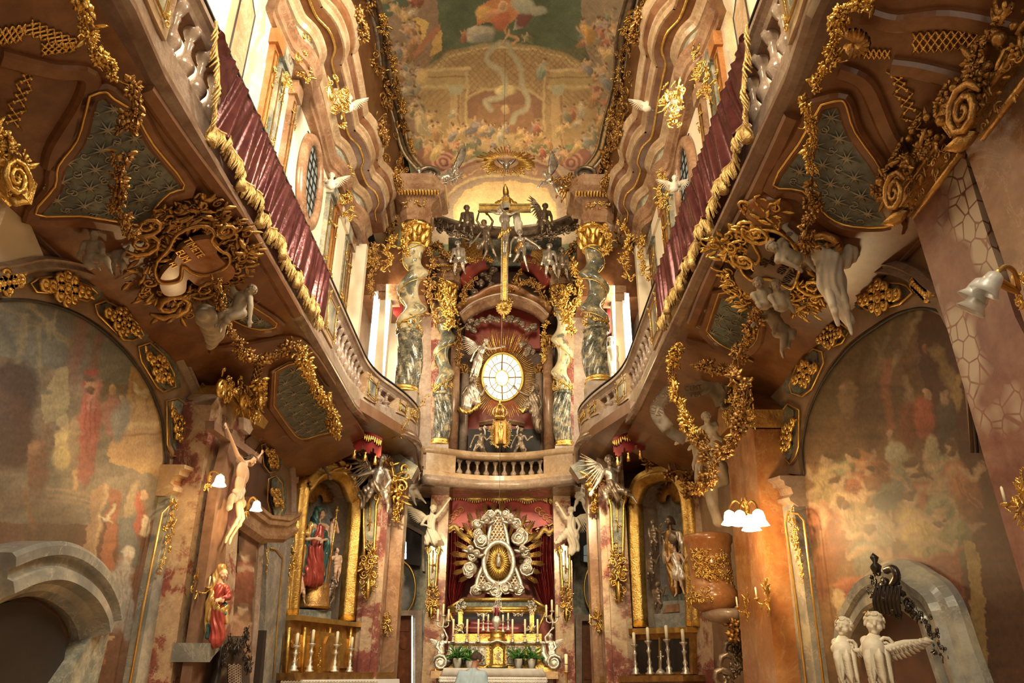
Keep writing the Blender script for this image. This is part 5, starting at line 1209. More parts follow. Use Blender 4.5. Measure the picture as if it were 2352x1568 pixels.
rays(WP, (1154, 866), 54, 62, lambda a, i, r: 44+r.uniform(-6, 8), 34, 'taller front rays standing above the oval window', 'ray_wreath', 'gold', .02, .16, seed=3, skip=lambda a: not (3.9 < a % (2*PI) < 5.5))
def cloud(pl, spots, label, mat='silver', seed=1, nm='cloud', d=.2):
 bm = NB(); r = random.Random(seed)
 for x, y, R in spots:
  c = pl.at(x, y, d); u = R/FPX*(c-CAMP).length
  ball(bm, c, u, 16, (1, .7, .9)); scroll(bm, c+pl.n*u*.5, pl.u, pl.v, u*.8, 1.8, u*.14, r.random()*6, r.choice((-1, 1)), 6, out=u*.35)
  for k in range(4): a = r.random()*6; ball(bm, c+pl.u*math.cos(a)*u*.8+pl.v*math.sin(a)*u*.8, u*.5, 10)
 return O(nm, bm, M[mat], label, 'cloud', 'silvered carved clouds')
cloud(WP, [(1095, 742, 9), (1110, 735, 8), (1125, 732, 9), (1140, 735, 8), (1075, 750, 9), (1088, 760, 8), (1082, 740, 6)], 'silvered cloud bank over the left of the window rays', 'bronze', 1)
cloud(WP, [(1172, 732, 9), (1187, 736, 8), (1200, 744, 8), (1160, 734, 7), (1212, 756, 7), (1226, 752, 10)], 'silvered cloud bank over the right of the window rays', 'bronze', 2)
cloud(PY(18.6), [(1118, 612, 11), (1108, 628, 10), (1122, 640, 9), (1132, 622, 10), (1105, 650, 9), (1090, 672, 10), (1098, 700, 10), (1095, 688, 8), (1088, 715, 9), (1082, 735, 8), (1128, 655, 8)], 'silvered cloud column left of the tall cross', 'bronze', 3)
cloud(PY(18.6), [(1200, 790, 9), (1215, 800, 8), (1208, 810, 8), (1225, 808, 6)], 'small silvered cloud right above the window', 'bronze', 4)
def mould(Y, px, w, h, m, nm='trim_94', d=0):
 bm = NB(); pl = PY(Y); sweep(bm, [pl.at(x, y, d) for x, y in px], [(-w/2, -.1), (-w/2, h*.4), (-w*.35, h*.55), (-w*.3, h*.8), (-w*.1, h), (w*.1, h*.6), (w*.2, h*.5), (w*.35, h*.3), (w/2, h*.2), (w/2, -.1)], pl.n); return S(nm, bm, M[m], True)
mould(18.2, sp2([(1064, 660), (1075, 635), (1095, 615), (1115, 607)], 5), .32, .5, 'redwall'); mould(18.2, sp2([(1200, 605), (1225, 615), (1245, 635), (1258, 662)], 5), .32, .5, 'redwall')
mould(18.4, sp2([(1058, 720), (1075, 705), (1100, 695), (1125, 680), (1158, 672), (1190, 680), (1215, 695), (1240, 705), (1262, 725)], 5), .42, .45, 'orange'); mould(18.3, sp2([(1060, 735), (1085, 715), (1120, 700), (1158, 693), (1195, 700), (1232, 716), (1256, 738)], 5), .2, .5, 'rose')
mould(17.7, sp2([(985, 488), (1000, 505), (1030, 518), (1060, 526), (1110, 534), (1160, 538), (1210, 534), (1262, 526), (1295, 515), (1322, 500)], 5), .26, .35, 'bronze')
yplate(18.9, [(1030, 545), (1290, 545), (1290, 640), (1250, 650), (1200, 610), (1115, 610), (1070, 650), (1030, 640)], .1, 'greendark')
for A, B, C, D in (((1062, 548), (1112, 558), (1104, 606), (1055, 588)), ((1222, 575), (1262, 570), (1262, 608), (1215, 600))):
 yplate(18.7, [A, B, C, D], .06, 'oldgold', 'trim_95')
 lattice(PY(18.6), A, B, C, D, 6, 5, 'gilt lattice field %s the tall cross under the bronze moulding' % ('left of' if A[0] < 1100 else 'right of'))
def ent_block(cx_, y0, y1, w0, w1, Y, m, label):
 t = T('entablature_block', label, 'entablature', tuple(AY(cx_, y1, Y))); a, b = AY(cx_, y1, Y), AY(cx_, y0, Y); h = b.z-a.z; W0 = w0/2*AY(cx_+1, y1, Y).x-w0/2*AY(cx_, y1, Y).x; W1 = w1/2*(AY(cx_+1, y0, Y).x-AY(cx_, y0, Y).x)
 bm = NB(); rings = []
 pf = [(W0, 0), (W0, .12), (W0*1.1, .16), (W0*1.1, .28), (W0*1.02, .3), (W0*1.02, .48), (W0*1.15, .52), (W1*.8, .62), (W1*.82, .68), (W1*.95, .76), (W1, .82), (W1, .92), (W1*1.03, 1.), (W1*.4, 1.02)]
 for r_, q in pf:
  rings.append([bm.verts.new((a.x+r_*x, a.y+r_*y_, a.z+h*q)) for x, y_ in ((-1, 1), (-1, -.55), (-.55, -1), (.55, -1), (1, -.55), (1, 1))])
 for A, B in zip(rings, rings[1:]):
  for k in range(6): bm.faces.new((A[k], A[(k+1) % 6], B[(k+1) % 6], B[k]))
 bm.faces.new(rings[0][::-1]); bm.faces.new(rings[-1]); P('moulded_block', bm, M[m], t, False)
 bm = NB(); r = random.Random(int(cx_))
 for k in range(16):
  f = k/15; x = -1+2*f; leafm(bm, (a.x+W1*.78*x, a.y-W1*.78, a.z+h*.52), (a.x+W1*.8*x, a.y-W1*.9, a.z+h*.62), (0, -1, -.3), .08, .3)
 for x in (-.5, 0, .5): clump(bm, (a.x+W0*x, a.y-W0*1.08, a.z+h*.39), (0, -1, 0), .12, r, 'slf', 6)
 P('gilt_leaves', bm, M['gold'], t); return t
ent_block(957, 438, 522, 66, 126, 15.6, 'rose', 'large rose entablature block over the outer left spiral column')
ent_block(1372, 440, 528, 66, 126, 15.6, 'rose', 'large rose entablature block over the outer right spiral column')
ent_block(1030, 606, 655, 50, 78, 17.9, 'rose', 'smaller rose entablature block over the inner left spiral column')
ent_block(1290, 612, 662, 50, 78, 17.9, 'rose', 'smaller rose entablature block over the inner right spiral column')
a, b = AY(925, 908, 15.6), AY(957, 522, 15.6); twisted_column('outer left spiral column of pale mottled marble with a dark fluted foot', a.x+.05, 15.6, a.z, b.z, .26, .115, 2.4, 2.2, ('twist', 'fluted'), .34, True, None, 3, 1)
a, b = AY(1375, 885, 15.6), AY(1372, 528, 15.6); twisted_column('outer right spiral column of grey-green marble with a fluted foot', a.x, 15.6, a.z, b.z, .26, .115, 2.4, 1.0, ('twistgrey', 'fluted'), .33, True, None, 4, -1)
a, b = AY(1005, 1026, 17.9), AY(1026, 655, 17.9); twisted_column('inner left spiral column of grey-green marble beside the window', a.x+.05, 17.9, a.z, b.z, .205, .095, 2.6, 2.6, ('twistgrey', 'fluted'), .30, True, None, 5, 1)
a, b = AY(1296, 1030, 17.9), AY(1293, 662, 17.9); twisted_column('inner right spiral column of pale black-veined marble beside the window', a.x, 17.9, a.z, b.z, .205, .095, 2.6, .6, ('twist', 'fluted'), .32, True, None, 6, -1)
def foliage(pl, pts, rp, label, mat='gold', seed=1, kinds='lsfl', nm='gilt_foliage', d=.25, step=.75):
 bm = NB(); r = random.Random(seed); P3 = [pl.at(x, y, d) for x, y in sp2(pts, 4)]; R = rp/FPX*(P3[0]-CAMP).length
 garland(bm, P3, R, r, pl.n, step, kinds); return O(nm, bm, M[mat], label, 'foliage')
for i, (pts, rp, lb, Y) in enumerate((([(985, 560), (995, 600), (985, 640), (990, 700), (1005, 745)], 12, 'gilt foliage falling between the two left spiral columns', 16.6), ([(1020, 640), (1005, 670), (1015, 700), (1035, 735), (1030, 760)], 13, 'gilt foliage wrapped round the inner left capital', 17.6), ([(1310, 600), (1330, 640), (1325, 690), (1305, 730), (1315, 770)], 12, 'gilt foliage falling beside the inner right capital', 16.8), ([(1275, 655), (1285, 690), (1300, 720), (1290, 745)], 13, 'gilt foliage wrapped round the inner right capital', 17.5), ([(905, 540), (890, 575), (900, 600), (880, 620)], 12, 'gilt foliage left of the outer left capital', 15.2), ([(1425, 510), (1445, 560), (1430, 600), (1448, 640)], 12, 'gilt foliage right of the outer right capital', 15.2), ([(860, 560), (868, 600), (850, 640), (858, 680)], 9, 'gilt foliage over the left choir window', 14.8), ([(1478, 540), (1470, 590), (1490, 640)], 9, 'gilt foliage over the right choir window', 14.8), ([(1255, 740), (1248, 780), (1250, 830)], 8, 'gilt foliage on the thin pilaster right of the window', 18.4), ([(1050, 740), (1056, 790), (1050, 840)], 8, 'gilt foliage on the thin pilaster left of the window', 18.4), ([(1170, 700), (1185, 640), (1200, 620)], 7, 'gilt palm branches right of the cross shaft', 18.3), ([(1060, 590), (1085, 600), (1110, 590), (1130, 600)], 8, 'gilt leaves under the dark moulding left of the cross', 17.8), ([(1190, 595), (1225, 600), (1260, 615)], 8, 'gilt leaves under the dark moulding right of the cross', 17.8))):
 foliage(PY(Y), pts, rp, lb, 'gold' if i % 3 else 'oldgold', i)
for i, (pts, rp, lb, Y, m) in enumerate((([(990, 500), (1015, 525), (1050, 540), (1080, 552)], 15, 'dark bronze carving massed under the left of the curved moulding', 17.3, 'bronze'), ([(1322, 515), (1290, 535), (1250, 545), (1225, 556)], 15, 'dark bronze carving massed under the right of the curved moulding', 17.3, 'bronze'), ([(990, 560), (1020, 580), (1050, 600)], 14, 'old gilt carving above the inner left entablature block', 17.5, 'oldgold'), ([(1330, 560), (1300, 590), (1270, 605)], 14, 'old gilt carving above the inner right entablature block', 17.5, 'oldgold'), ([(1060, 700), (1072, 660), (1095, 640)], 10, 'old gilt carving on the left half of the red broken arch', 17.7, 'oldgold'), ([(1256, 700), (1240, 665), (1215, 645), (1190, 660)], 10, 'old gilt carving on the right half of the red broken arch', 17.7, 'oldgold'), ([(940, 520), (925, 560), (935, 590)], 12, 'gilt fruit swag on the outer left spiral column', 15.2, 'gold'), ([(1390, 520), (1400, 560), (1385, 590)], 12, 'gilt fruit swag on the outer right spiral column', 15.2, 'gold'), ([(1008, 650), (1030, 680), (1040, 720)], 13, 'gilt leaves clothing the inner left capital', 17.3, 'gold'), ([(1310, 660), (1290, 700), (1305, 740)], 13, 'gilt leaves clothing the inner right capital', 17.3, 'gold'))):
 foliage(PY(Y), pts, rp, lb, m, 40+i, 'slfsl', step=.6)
for s, px in ((-1, [(903, 698), (925, 690), (922, 740), (903, 720)]), (1, [(1395, 700), (1418, 705), (1416, 740), (1402, 765), (1390, 770)])):
 bm = NB(); plate(bm, PY(17.4), px, -.1, 0); O('curtain', bm, M['redcloth'], 'bit of red curtain in the %s choir opening' % SIDE[s], 'curtain', smooth=False)
CPL = PY(16.6)
cx = T('tall_cross', 'very tall golden cross carrying a silvered crucified figure before the altar top', 'cross', tuple(CPL.at(1158, 700)))
bm = NB(); plate(bm, CPL, [(1152, 455), (1169, 455), (1166, 705), (1150, 705)], -.08, .06); P('shaft', bm, M['gold'], cx, False)
bm = NB(); plate(bm, CPL, [(1100, 470), (1219, 470), (1219, 485), (1100, 485)], -.08, .06); P('crossbeam', bm, M['gold'], cx, False)
bm = NB(); tube(bm, [CPL.at(x, y, .07) for x, y in ((1101, 471), (1218, 471), (1218, 484), (1101, 484))], .012, 5, True)
for x in (1153, 1165): tube(bm, [CPL.at(x+2, 500, .07), CPL.at(x-1, 704, .07)], .012, 5)
P('bronze_edge', bm, M['bronze'], cx)
bm = NB(); plate(bm, CPL, [(1149, 474), (1170, 469), (1172, 480), (1152, 484)], .06, .12); P('title_board', bm, M['silver'], cx, False)
rays(CPL, (1157, 706), 3, 3, lambda a, i, r: 13+(2 if i % 2 else 0)+(8 if abs(a-PI/2) < .15 else 0), 36, 'small gilt sunburst at the foot of the tall cross', 'sunburst', 'gold', .03, .08)
DP = PY(17.2)
db = T('dove_sunburst', 'flat gilt sunburst with a silver dove hanging below the ceiling picture', 'sunburst', tuple(DP.at(1163, 372)))
bm = NB(); r = random.Random(5)
for i in range(54):
 a = i*2*PI/54; L = 1.55+r.uniform(-.2, .5); L0 = .85; sx, sy, sz = 28, 15, 1
 c, s_ = math.cos(a), math.sin(a); p = DP.at(1163+28*c, 372+15*s_, .25*s_); q = DP.at(1163+28*c*L*1.25, 372+15*s_*L*1.15, .5*s_); tube(bm, [p, q], [.014, .026], 4)
P('gilt_rays', bm, M['gold'], db)
bm = NB(); ball(bm, DP.at(1163, 378, .1), .13, 14, (.8, .8, 1.4))
for s in (-1, 1): leafm(bm, DP.at(1163, 380, .1), DP.at(1163+22*s, 366, .1), DP.n, .14, .1); leafm(bm, DP.at(1163+8*s, 378, .14), DP.at(1163+20*s, 366, .15), DP.n, .10, .1)
ball(bm, DP.at(1163, 386, .12), .06, 10); P('dove', bm, M['silver'], db)
bm = NB(); tube(bm, [AY(1145, 1330, 15.0), AY(1145, 1330, 15.0)+V((.0, 0, 14))], .0045, 5); O('hanging_cable', bm, M['bronze'], 'thin dark cable hanging from the vault in front of the altar', 'cable')
MP = PY(17.95)
mo = T('ray_shrine', 'small gilt niche with straight rays standing on the balcony below the window', 'shrine', tuple(MP.at(1150, 1000)))
bm = NB(); plate(bm, MP, [(1138, 1020), (1138, 975), (1142, 968), (1150, 965), (1158, 968), (1162, 975), (1162, 1020)], -.1, .06); P('niche', bm, M['oldgold'], mo, False)
bm = NB(); lathe(bm, MP.at(1150, 1018, .12), [(.07, 0), (.05, .15), (.08, .3), (.06, .38), (.02, .42), (.06, .46), (.06, .52), (.01, .56)], 12); P('figurine', bm, M['gold'], mo)
bm = NB(); r = random.Random(4)
for i in range(58):
 a = -PI/2+(i-29)*2*PI/64; x, y = 1150+13*math.cos(a), 997+27*math.sin(a); L = 9+r.random()*9
 tube(bm, [MP.at(x, y, .03), MP.at(x+L*math.cos(a)*1.0, y+L*math.sin(a)*.7, .05)], [.02, .008], 4)
P('gilt_rays', bm, M['gold'], mo)
cw = T('openwork_diadem', 'gilt openwork crown with cross above the small ray shrine', 'crown', tuple(MP.at(1148, 955)))
c = MP.at(1148, 962, .1); k = (MP.at(1149, 962)-MP.at(1148, 962)).length; bm = NB()
lathe(bm, c, [(13*k, 0), (14*k, 4*k), (12*k, 6*k), (11.5*k, 7*k)], 18); P('band', bm, M['gold'], cw)
bm = NB(); ball(bm, c+V((0, 0, 20*k)), 10*k, 16, (1, 1, 1.05)); P('red_cap', bm, M['oldgold'], cw)
bm = NB()
for i in range(6):
 a = i*PI/3; tube(bm, [c+V((math.cos(a)*R_*k, math.sin(a)*R_*k, z*k)) for R_, z in ((13, 6), (16, 14), (15, 22), (9, 30), (1, 33))], 1.6*k, 6)
lathe(bm, c+V((0, 0, 32*k)), [(5*k, 0), (6*k, 3*k), (2*k, 4*k), (2*k, 7*k), (4*k, 12*k), (3.6*k, 14*k)], 12); P('arches', bm, M['gold'], cw)
yplate(18.6, [(1075, 985), (1138, 985), (1138, 1060), (1075, 1060)], .1, 'dark'); yplate(18.6, [(1162, 985), (1240, 985), (1240, 1060), (1162, 1060)], .1, 'dark')
mould(18.4, [(1100, 973), (1135, 968)], .12, .15, 'rose'); mould(18.4, [(1168, 968), (1205, 975)], .12, .15, 'rose')
for sx, x in ((1, 1112), (-1, 1190)):
 bm = NB(); pl = PY(18.3); tube(bm, [pl.at(x+dx*sx, y, .05) for dx, y in ((2, 1000), (2, 990), (-1, 982), (1, 978), (4, 980), (3, 983))], .022, 6); O('scroll_bracket', bm, M['stucco'], 'cream C-shaped scroll %s the ray shrine' % ('left of' if sx > 0 else 'right of'), 'scroll')
# ---------------------------------------------------------------- ground storey of the choir
for x0, x1, y, Y, m, nm in ((805, 862, 1050, 14.7, 'redpatch', 'trim_96'), (858, 903, 1060, 15.3, 'rose', 'trim_97'), (1394, 1460, 1050, 14.7, 'redpatch', 'trim_96'), (1365, 1396, 1060, 15.3, 'rose', 'trim_97'), (968, 1014, 1120, 18.0, 'redpatch', 'trim_98'), (1278, 1322, 1120, 18.0, 'redpatch', 'trim_98')):
 a = AY(x0, 1568, Y); b = AY(x1, 1568, Y); a2, b2 = AY(x0, y, Y), AY(x1, y, Y)
 bm = NB(); box(bm, (a.x, Y, 0), (b.x, Y+.45, a2.z)); S(nm, bm, M[m])
 if Y < 15:
  bm = NB(); box(bm, (a.x+.12, Y-.07, .8), (b.x-.12, Y+.1, a2.z-.1)); S('trim_99', bm, M['redpatch'] if x0 > 1000 else M['redpatch'])
for s, (xa, xb) in ((-1, (900, 985)), (1, (1318, 1372))):
 yplate(19.2, [(xa, 1100), (xb, 1100), (xb, 1600), (xa, 1600)], .1, 'greymarble', 'wall_back')
pw = [(-1, 905, 965, 1410, 'wood'), (1, 1336, 1372, 1425, 'wood')]
dd = S_plate('door_1', PY(18.9), [(908, 1414), (945, 1414), (945, 1600), (908, 1600)], -.05, 0, 'wood')
bm = NB(); [plate(bm, PY(18.9), q, .0, .02) for q in ([(914, 1424), (939, 1424), (939, 1450), (914, 1450)], [(914, 1500), (939, 1500), (939, 1570), (914, 1570)])]; plate(bm, PY(18.9), ellipse(927, 1475, 10, 16, 20), 0, .025); P('raised_panel', bm, M['wood'], dd, False)
bm = NB(); plate(bm, PY(18.95), [(905, 1410), (908, 1410), (900, 1600), (896, 1600)], 0, .02); plate(bm, PY(18.95), [(945, 1416), (948, 1416), (948, 1600), (944, 1600)], 0, .02); P('daylight_gap', bm, M['daywindow'], dd, False)
bm = NB(); plate(bm, PY(18.8), [(903, 1402), (970, 1402), (970, 1600), (955, 1600), (955, 1414), (903, 1414)], 0, .1); S('trim_100', bm, M['ledge'])
dd = S_plate('door_2', PY(18.9), [(1336, 1426), (1375, 1426), (1375, 1600), (1336, 1600)], -.05, 0, 'wood')
bm = NB(); plate(bm, PY(18.9), [(1342, 1436), (1366, 1436), (1366, 1560), (1342, 1560)], 0, .02); P('raised_panel', bm, M['wood'], dd, False)
bm = NB(); plate(bm, PY(18.8), [(1322, 1412), (1375, 1412), (1375, 1426), (1336, 1426), (1336, 1600), (1322, 1600)], 0, .1); S('trim_100', bm, M['ledge'])
for cx_, lb, cl_ in ((921, 'left', 910), (1375, 'right', 1350)):
 t = T('oval_portrait', 'oval dark portrait in a thin gilt frame over the %s choir door' % lb, 'painting', tuple(PY(19).at(cx_, 1350))); pl = PY(18.95)
 c = Canvas(cx_-45, 1280, cx_+45, 1420, 2, (.10, .10, .09), 4, 3); c.blob(cx_-2, 1328, 11, 15, (.34, .30, .26)); c.blob(cx_-4, 1375, 24, 34, (.26, .25, .24), 20); c.mod(.2, 9)
 bm = painted_grid('canvas', grid_on(pl, cx_-36, 1288, cx_+36, 1414, 3, .0), inside(ellipse(cx_, 1350, 33, 60)), c, None); P('canvas', bm, M['canvasdark'], t)
 bm = NB(); tube(bm, [pl.at(x, y, .02) for x, y in ellipse(cx_, 1350, 33, 60)], .03, 8, True); P('gilt_frame', bm, M['goldline'], t)
for s, (x0, x1) in ((-1, (905, 966)), (1, (1332, 1375))):
 wn = S_plate('window_%d' % (6 if s < 0 else 7), PY(19.0), [(x0, 1290), (x0, 1222), ((x0+x1)/2, 1212), (x1, 1232), (x1, 1300)], 0, .06, 'dark')
 bm = NB(); plate(bm, PY(19.0), [(918, 1284), (918, 1236), (926, 1236), (934, 1246), (934, 1284)] if s < 0 else [(1340, 1290), (1340, 1255), (1356, 1245), (1356, 1292)], .06, .07); P('pane', bm, M['coolwindow' if s < 0 else 'dimwindow'], wn, False)
 bm = NB(); [tube(bm, [PY(19).at(a, b, .08), PY(19).at(c, d, .08)], .008, 4) for a, b, c, d in (((918, 1268, 934, 1268), (926, 1236, 926, 1284)) if s < 0 else ((1340, 1275, 1356, 1275),))]; P('glazing_bars', bm, M['dark'], wn)
 yplate(19.0, [(x0, 1222), ((x0+x1)/2, 1210), (x1+3, 1228), (x1+3, 1310), (x1+9, 1312), (x1+9, 1222), ((x0+x1)/2, 1200), (x0, 1210)], .15, 'ledge')
def herm(pl, cx_, y0, y1, w, label, dx=0):
 t = T('gilded_console', label, 'console', tuple(pl.at(cx_, (y0+y1)/2)), 'gilded tapering consoles on the marble piers'); H = y1-y0; X_ = lambda q, f: cx_+dx*q+w*f
 bm = NB(); plate(bm, pl, [(X_(0, -.42), y0), (X_(0, .42), y0), (X_(.55, .24), y0+H*.55), (X_(.55, -.24), y0+H*.55)], .0, .12); P('green_panel', bm, M['greymarble'], t, False)
 bm = NB()
 for s in (-1, 1): tube(bm, [pl.at(X_(q, s*f), y0+H*q, .14) for q, f in ((0, .3), (.0, .48), (.06, .5), (.12, .36), (.3, .34), (.52, .28), (.6, .3))], .03, 6); scroll(bm, pl.at(X_(.04, s*.42), y0+H*.05, .14), pl.u*s, pl.v, .09, 1.4, .025)
 r = random.Random(int(cx_)); k = (pl.at(1, y0)-pl.at(0, y0)).length
 tube(bm, [pl.at(X_(.05, 0), y0+H*.05, .15), pl.at(X_(.4, 0), y0+H*.35, .15)], .018, 5); clump(bm, pl.at(X_(.3, 0), y0+H*.28, .15), pl.n, .07, r, 'l', 5)
 for q, R in ((.48, .22), (.56, .3), (.63, .52), (.70, .46), (.77, .5), (.84, .36), (.90, .28), (.95, .2)):
  clump(bm, pl.at(X_(q, 0), y0+H*q, .14), pl.n, w*R*k, r, 'ls', 9, .9, 1.1, (0, 0, 1))
 leafm(bm, pl.at(X_(.82, 0), y0+H*.80, .2), pl.at(X_(1, 0), y1, .1), pl.n, w*.4*k, .2)
 for s in (-1, 1): scroll(bm, pl.at(X_(.62, s*.32), y0+H*.62, .16), pl.u*s, pl.v, w*.22*k, 1.5, w*.05*k); scroll(bm, pl.at(X_(.76, s*.26), y0+H*.76, .16), pl.u*s, -pl.v, w*.26*k, 1.6, w*.06*k)
 P('gilt_carving', bm, M['gold'], t); return t
herm(PY(14.62), 850, 1130, 1378, 40, 'large gilded console on the left marble pier beside the Madonna altar', -4)
herm(PY(14.62), 1417, 1130, 1386, 40, 'large gilded console on the right marble pier beside the kneeling saint niche', 4)
herm(PY(17.95), 995, 1255, 1425, 28, 'smaller gilded console left of the crimson shrine drapery', -5)
herm(PY(17.95), 1298, 1255, 1430, 28, 'smaller gilded console right of the crimson shrine drapery', 3)
for x, y0, y1, R, Y, lb in ((915, 1085, 1200, 15, 15.1, 'gilt capital foliage hanging on the left passage pier'), (1368, 1080, 1180, 15, 15.1, 'gilt capital foliage hanging on the right passage pier')):
 bm = NB(); r = random.Random(3); pl = PY(Y); P3 = [pl.at(x+3*math.sin(q*5), y0+(y1-y0)*q, .12) for q in [i/8 for i in range(9)]]; garland(bm, P3, lambda q: .30*(1-q)+.06, r, (0, -1, 0), .5, 'lfssl'); O('pier_foliage', bm, M['gold'], lb, 'foliage')
BP = PY(18.6)
yplate(18.9, [(1000, 1130), (1292, 1130), (1292, 1600), (1000, 1600)], .1, 'redwall', 'wall_back')
dr = T('shrine_drapery', 'crimson stucco drapery with gold hem framing the silver shrine', 'drapery', tuple(BP.at(1145, 1300)))
def drape(pl, cols, K=48, amp=.09, fr=7., d=.15, ph=0):
 """cols: list of pixel polylines from top to bottom; skin between them with folds"""
 bm = NB(); L = [sp2(c, 6) for c in cols]; m = min(len(c) for c in L); rows = []
 for i in range(K+1):
  q = i/K*(len(L)-1); a = min(len(L)-2, int(q)); f = q-a; row = []
  for j in range(m):
   (x0, y0), (x1, y1) = L[a][j], L[a+1][j]; row.append(bm.verts.new(pl.at(x0*(1-f)+x1*f, y0*(1-f)+y1*f, d+amp*math.sin(i/K*fr*2*PI+ph+j*.05)+amp*.4*math.sin(i/K*fr*4.7*PI+j*.09))))
  rows.append(row)
 for A, B in zip(rows, rows[1:]):
  for j in range(m-1): bm.faces.new((A[j], A[j+1], B[j+1], B[j]))
 bmesh.ops.solidify(bm, geom=bm.faces[:], thickness=.03); return bm
P('left_fall', drape(BP, [[(1015, 1215), (1012, 1290), (1008, 1360), (1022, 1400), (1010, 1440)], [(1040, 1205), (1040, 1290), (1035, 1360), (1040, 1400), (1028, 1425)], [(1080, 1215), (1085, 1290), (1065, 1350), (1048, 1385), (1036, 1400)]], fr=5), M['redcloth'], dr)
P('right_fall', drape(BP, [[(1278, 1215), (1280, 1290), (1284, 1360), (1272, 1400), (1282, 1440)], [(1255, 1205), (1252, 1290), (1258, 1360), (1256, 1400), (1266, 1425)], [(1215, 1215), (1210, 1290), (1230, 1350), (1246, 1385), (1256, 1400)]], fr=5), M['redcloth'], dr)
bm = NB()
for px in ([(1030, 1142), (1060, 1138), (1090, 1146), (1120, 1140), (1150, 1148), (1180, 1140), (1210, 1148), (1240, 1140), (1258, 1146)], [(1010, 1205), (1030, 1215), (1045, 1208), (1060, 1228), (1085, 1232)], [(1278, 1205), (1262, 1222), (1250, 1214), (1232, 1236), (1215, 1232)], [(1028, 1142), (1010, 1165), (1012, 1190)], [(1262, 1146), (1285, 1170), (1280, 1200)], [(1015, 1440), (1025, 1425), (1032, 1412)], [(1280, 1440), (1270, 1425), (1262, 1412)]):
 pts = [BP.at(x, y, .25) for x, y in sp2(px, 6)]; sweep(bm, pts, [(-.05, -.03), (-.06, .03), (0, .05), (.05, .02), (.03, -.03)], BP.n)
 for p, q in zip(pts[::1], pts[1:]): cone(bm, p-BP.v*.02, p-BP.v*.09, .022, .015, 5)
P('gold_hem', bm, M['fringe'], dr)
bm = NB(); plate(bm, BP, sp2([(1015, 1170), (1060, 1145), (1145, 1150), (1235, 1145), (1280, 1172), (1292, 1200), (1270, 1225), (1235, 1222), (1195, 1240), (1100, 1240), (1060, 1225), (1025, 1225), (1008, 1195)], 4), 0, .1); P('canopy', bm, M['redcloth'], dr, False)
bm = NB()
for s in (-1, 1):
 for k in range(4): scroll(bm, BP.at(1147+s*(88+k*9), 1172+k*8, .15), BP.u*s, BP.v, .10, 1.3, .012)
 tube(bm, [BP.at(1147+s*x, y, .15) for x, y in sp2([(130, 1190), (118, 1205), (85, 1215), (70, 1225), (55, 1200), (72, 1196)], 4)], .022, 6)
P('gilt_scrolls', bm, M['goldline'], dr)
# ---------------------------------------------------------------- silver shrine with gilt sun
SP_ = PY(18.1)
sh = T('ray_shrine_altar', 'large silver lattice shrine with golden sun, clouds and rays above the glass coffin', 'shrine', tuple(SP_.at(1143, 1290)))
bm = NB(); r = random.Random(1)
for i in range(22):
 a = -PI*1.17+i*PI*1.34/21
 for k in range(-2, 3):
  aa = a+k*.023; L = 124-abs(k)*4+(i % 2)*6; e = 1.0 if math.sin(aa) < 0 else .85
  p = SP_.at(1143+50*math.cos(aa), 1282+50*math.sin(aa), .0); q = SP_.at(1143+L*math.cos(aa)*.84, 1280+L*math.sin(aa)*1.04*e, .03); tube(bm, [p, q], [.009, .014], 4)
P('gilt_rays', bm, M['gold'], sh)
bm = NB(); out = [(1090, 1362), (1100, 1320), (1118, 1280), (1122, 1235), (1132, 1190), (1143, 1172), (1155, 1190), (1165, 1235), (1172, 1280), (1190, 1320), (1202, 1362)]
tube(bm, [SP_.at(x, y, .16) for x, y in sp2(out, 4)], .05, 8); oi = inside(out)
for j in range(30):
 for i in range(16):
  x, y = 1085+i*8.2+(4.1 if j % 2 else 0), 1185+j*6.2
  if oi(x, y) and ((x-1145)/36)**2+((y-1292)/50)**2 > 1.05: tube(bm, [SP_.at(x+4.1*math.cos(k*PI/3), y+4.6*math.sin(k*PI/3), .13) for k in range(6)], .012, 4, True)
P('silver_lattice', bm, M['brightsilver'], sh)
bm = NB(); plate(bm, SP_, out, .02, .05); P('gilt_backing', bm, M['oldgold'], sh, False)
bm = NB(); E = ellipse(1145, 1292, 34, 48, 40); tube(bm, [SP_.at(x, y, .24) for x, y in E], .06, 8, True)
for i in range(0, 40, 2): clump(bm, SP_.at(*E[i], .28), SP_.n, .05, r, 'lf', 4)
P('oval_frame', bm, M['brightsilver'], sh)
bm = NB(); plate(bm, SP_, ellipse(1145, 1292, 33, 47), .1, .13)
for i in range(64):
 a = i*2*PI/64; L = 29 if i % 2 else 22; tube(bm, [SP_.at(1145+6*math.cos(a), 1290+9*math.sin(a), .17), SP_.at(1145+L*math.cos(a), 1290+L*1.42*math.sin(a), .16)], [.03, .014], 4)
P('golden_sun', bm, M['gold'], sh)
bm = NB(); plate(bm, SP_, [(1140, 1302), (1140, 1284), (1145, 1278), (1150, 1284), (1150, 1302)], .18, .22); lathe(bm, SP_.at(1145, 1301, .26), [(.05, 0), (.04, .12), (.05, .2), (.02, .24), (.04, .29), (.01, .32)], 10); P('figurine', bm, M['brightsilver'], sh)
bm = NB()
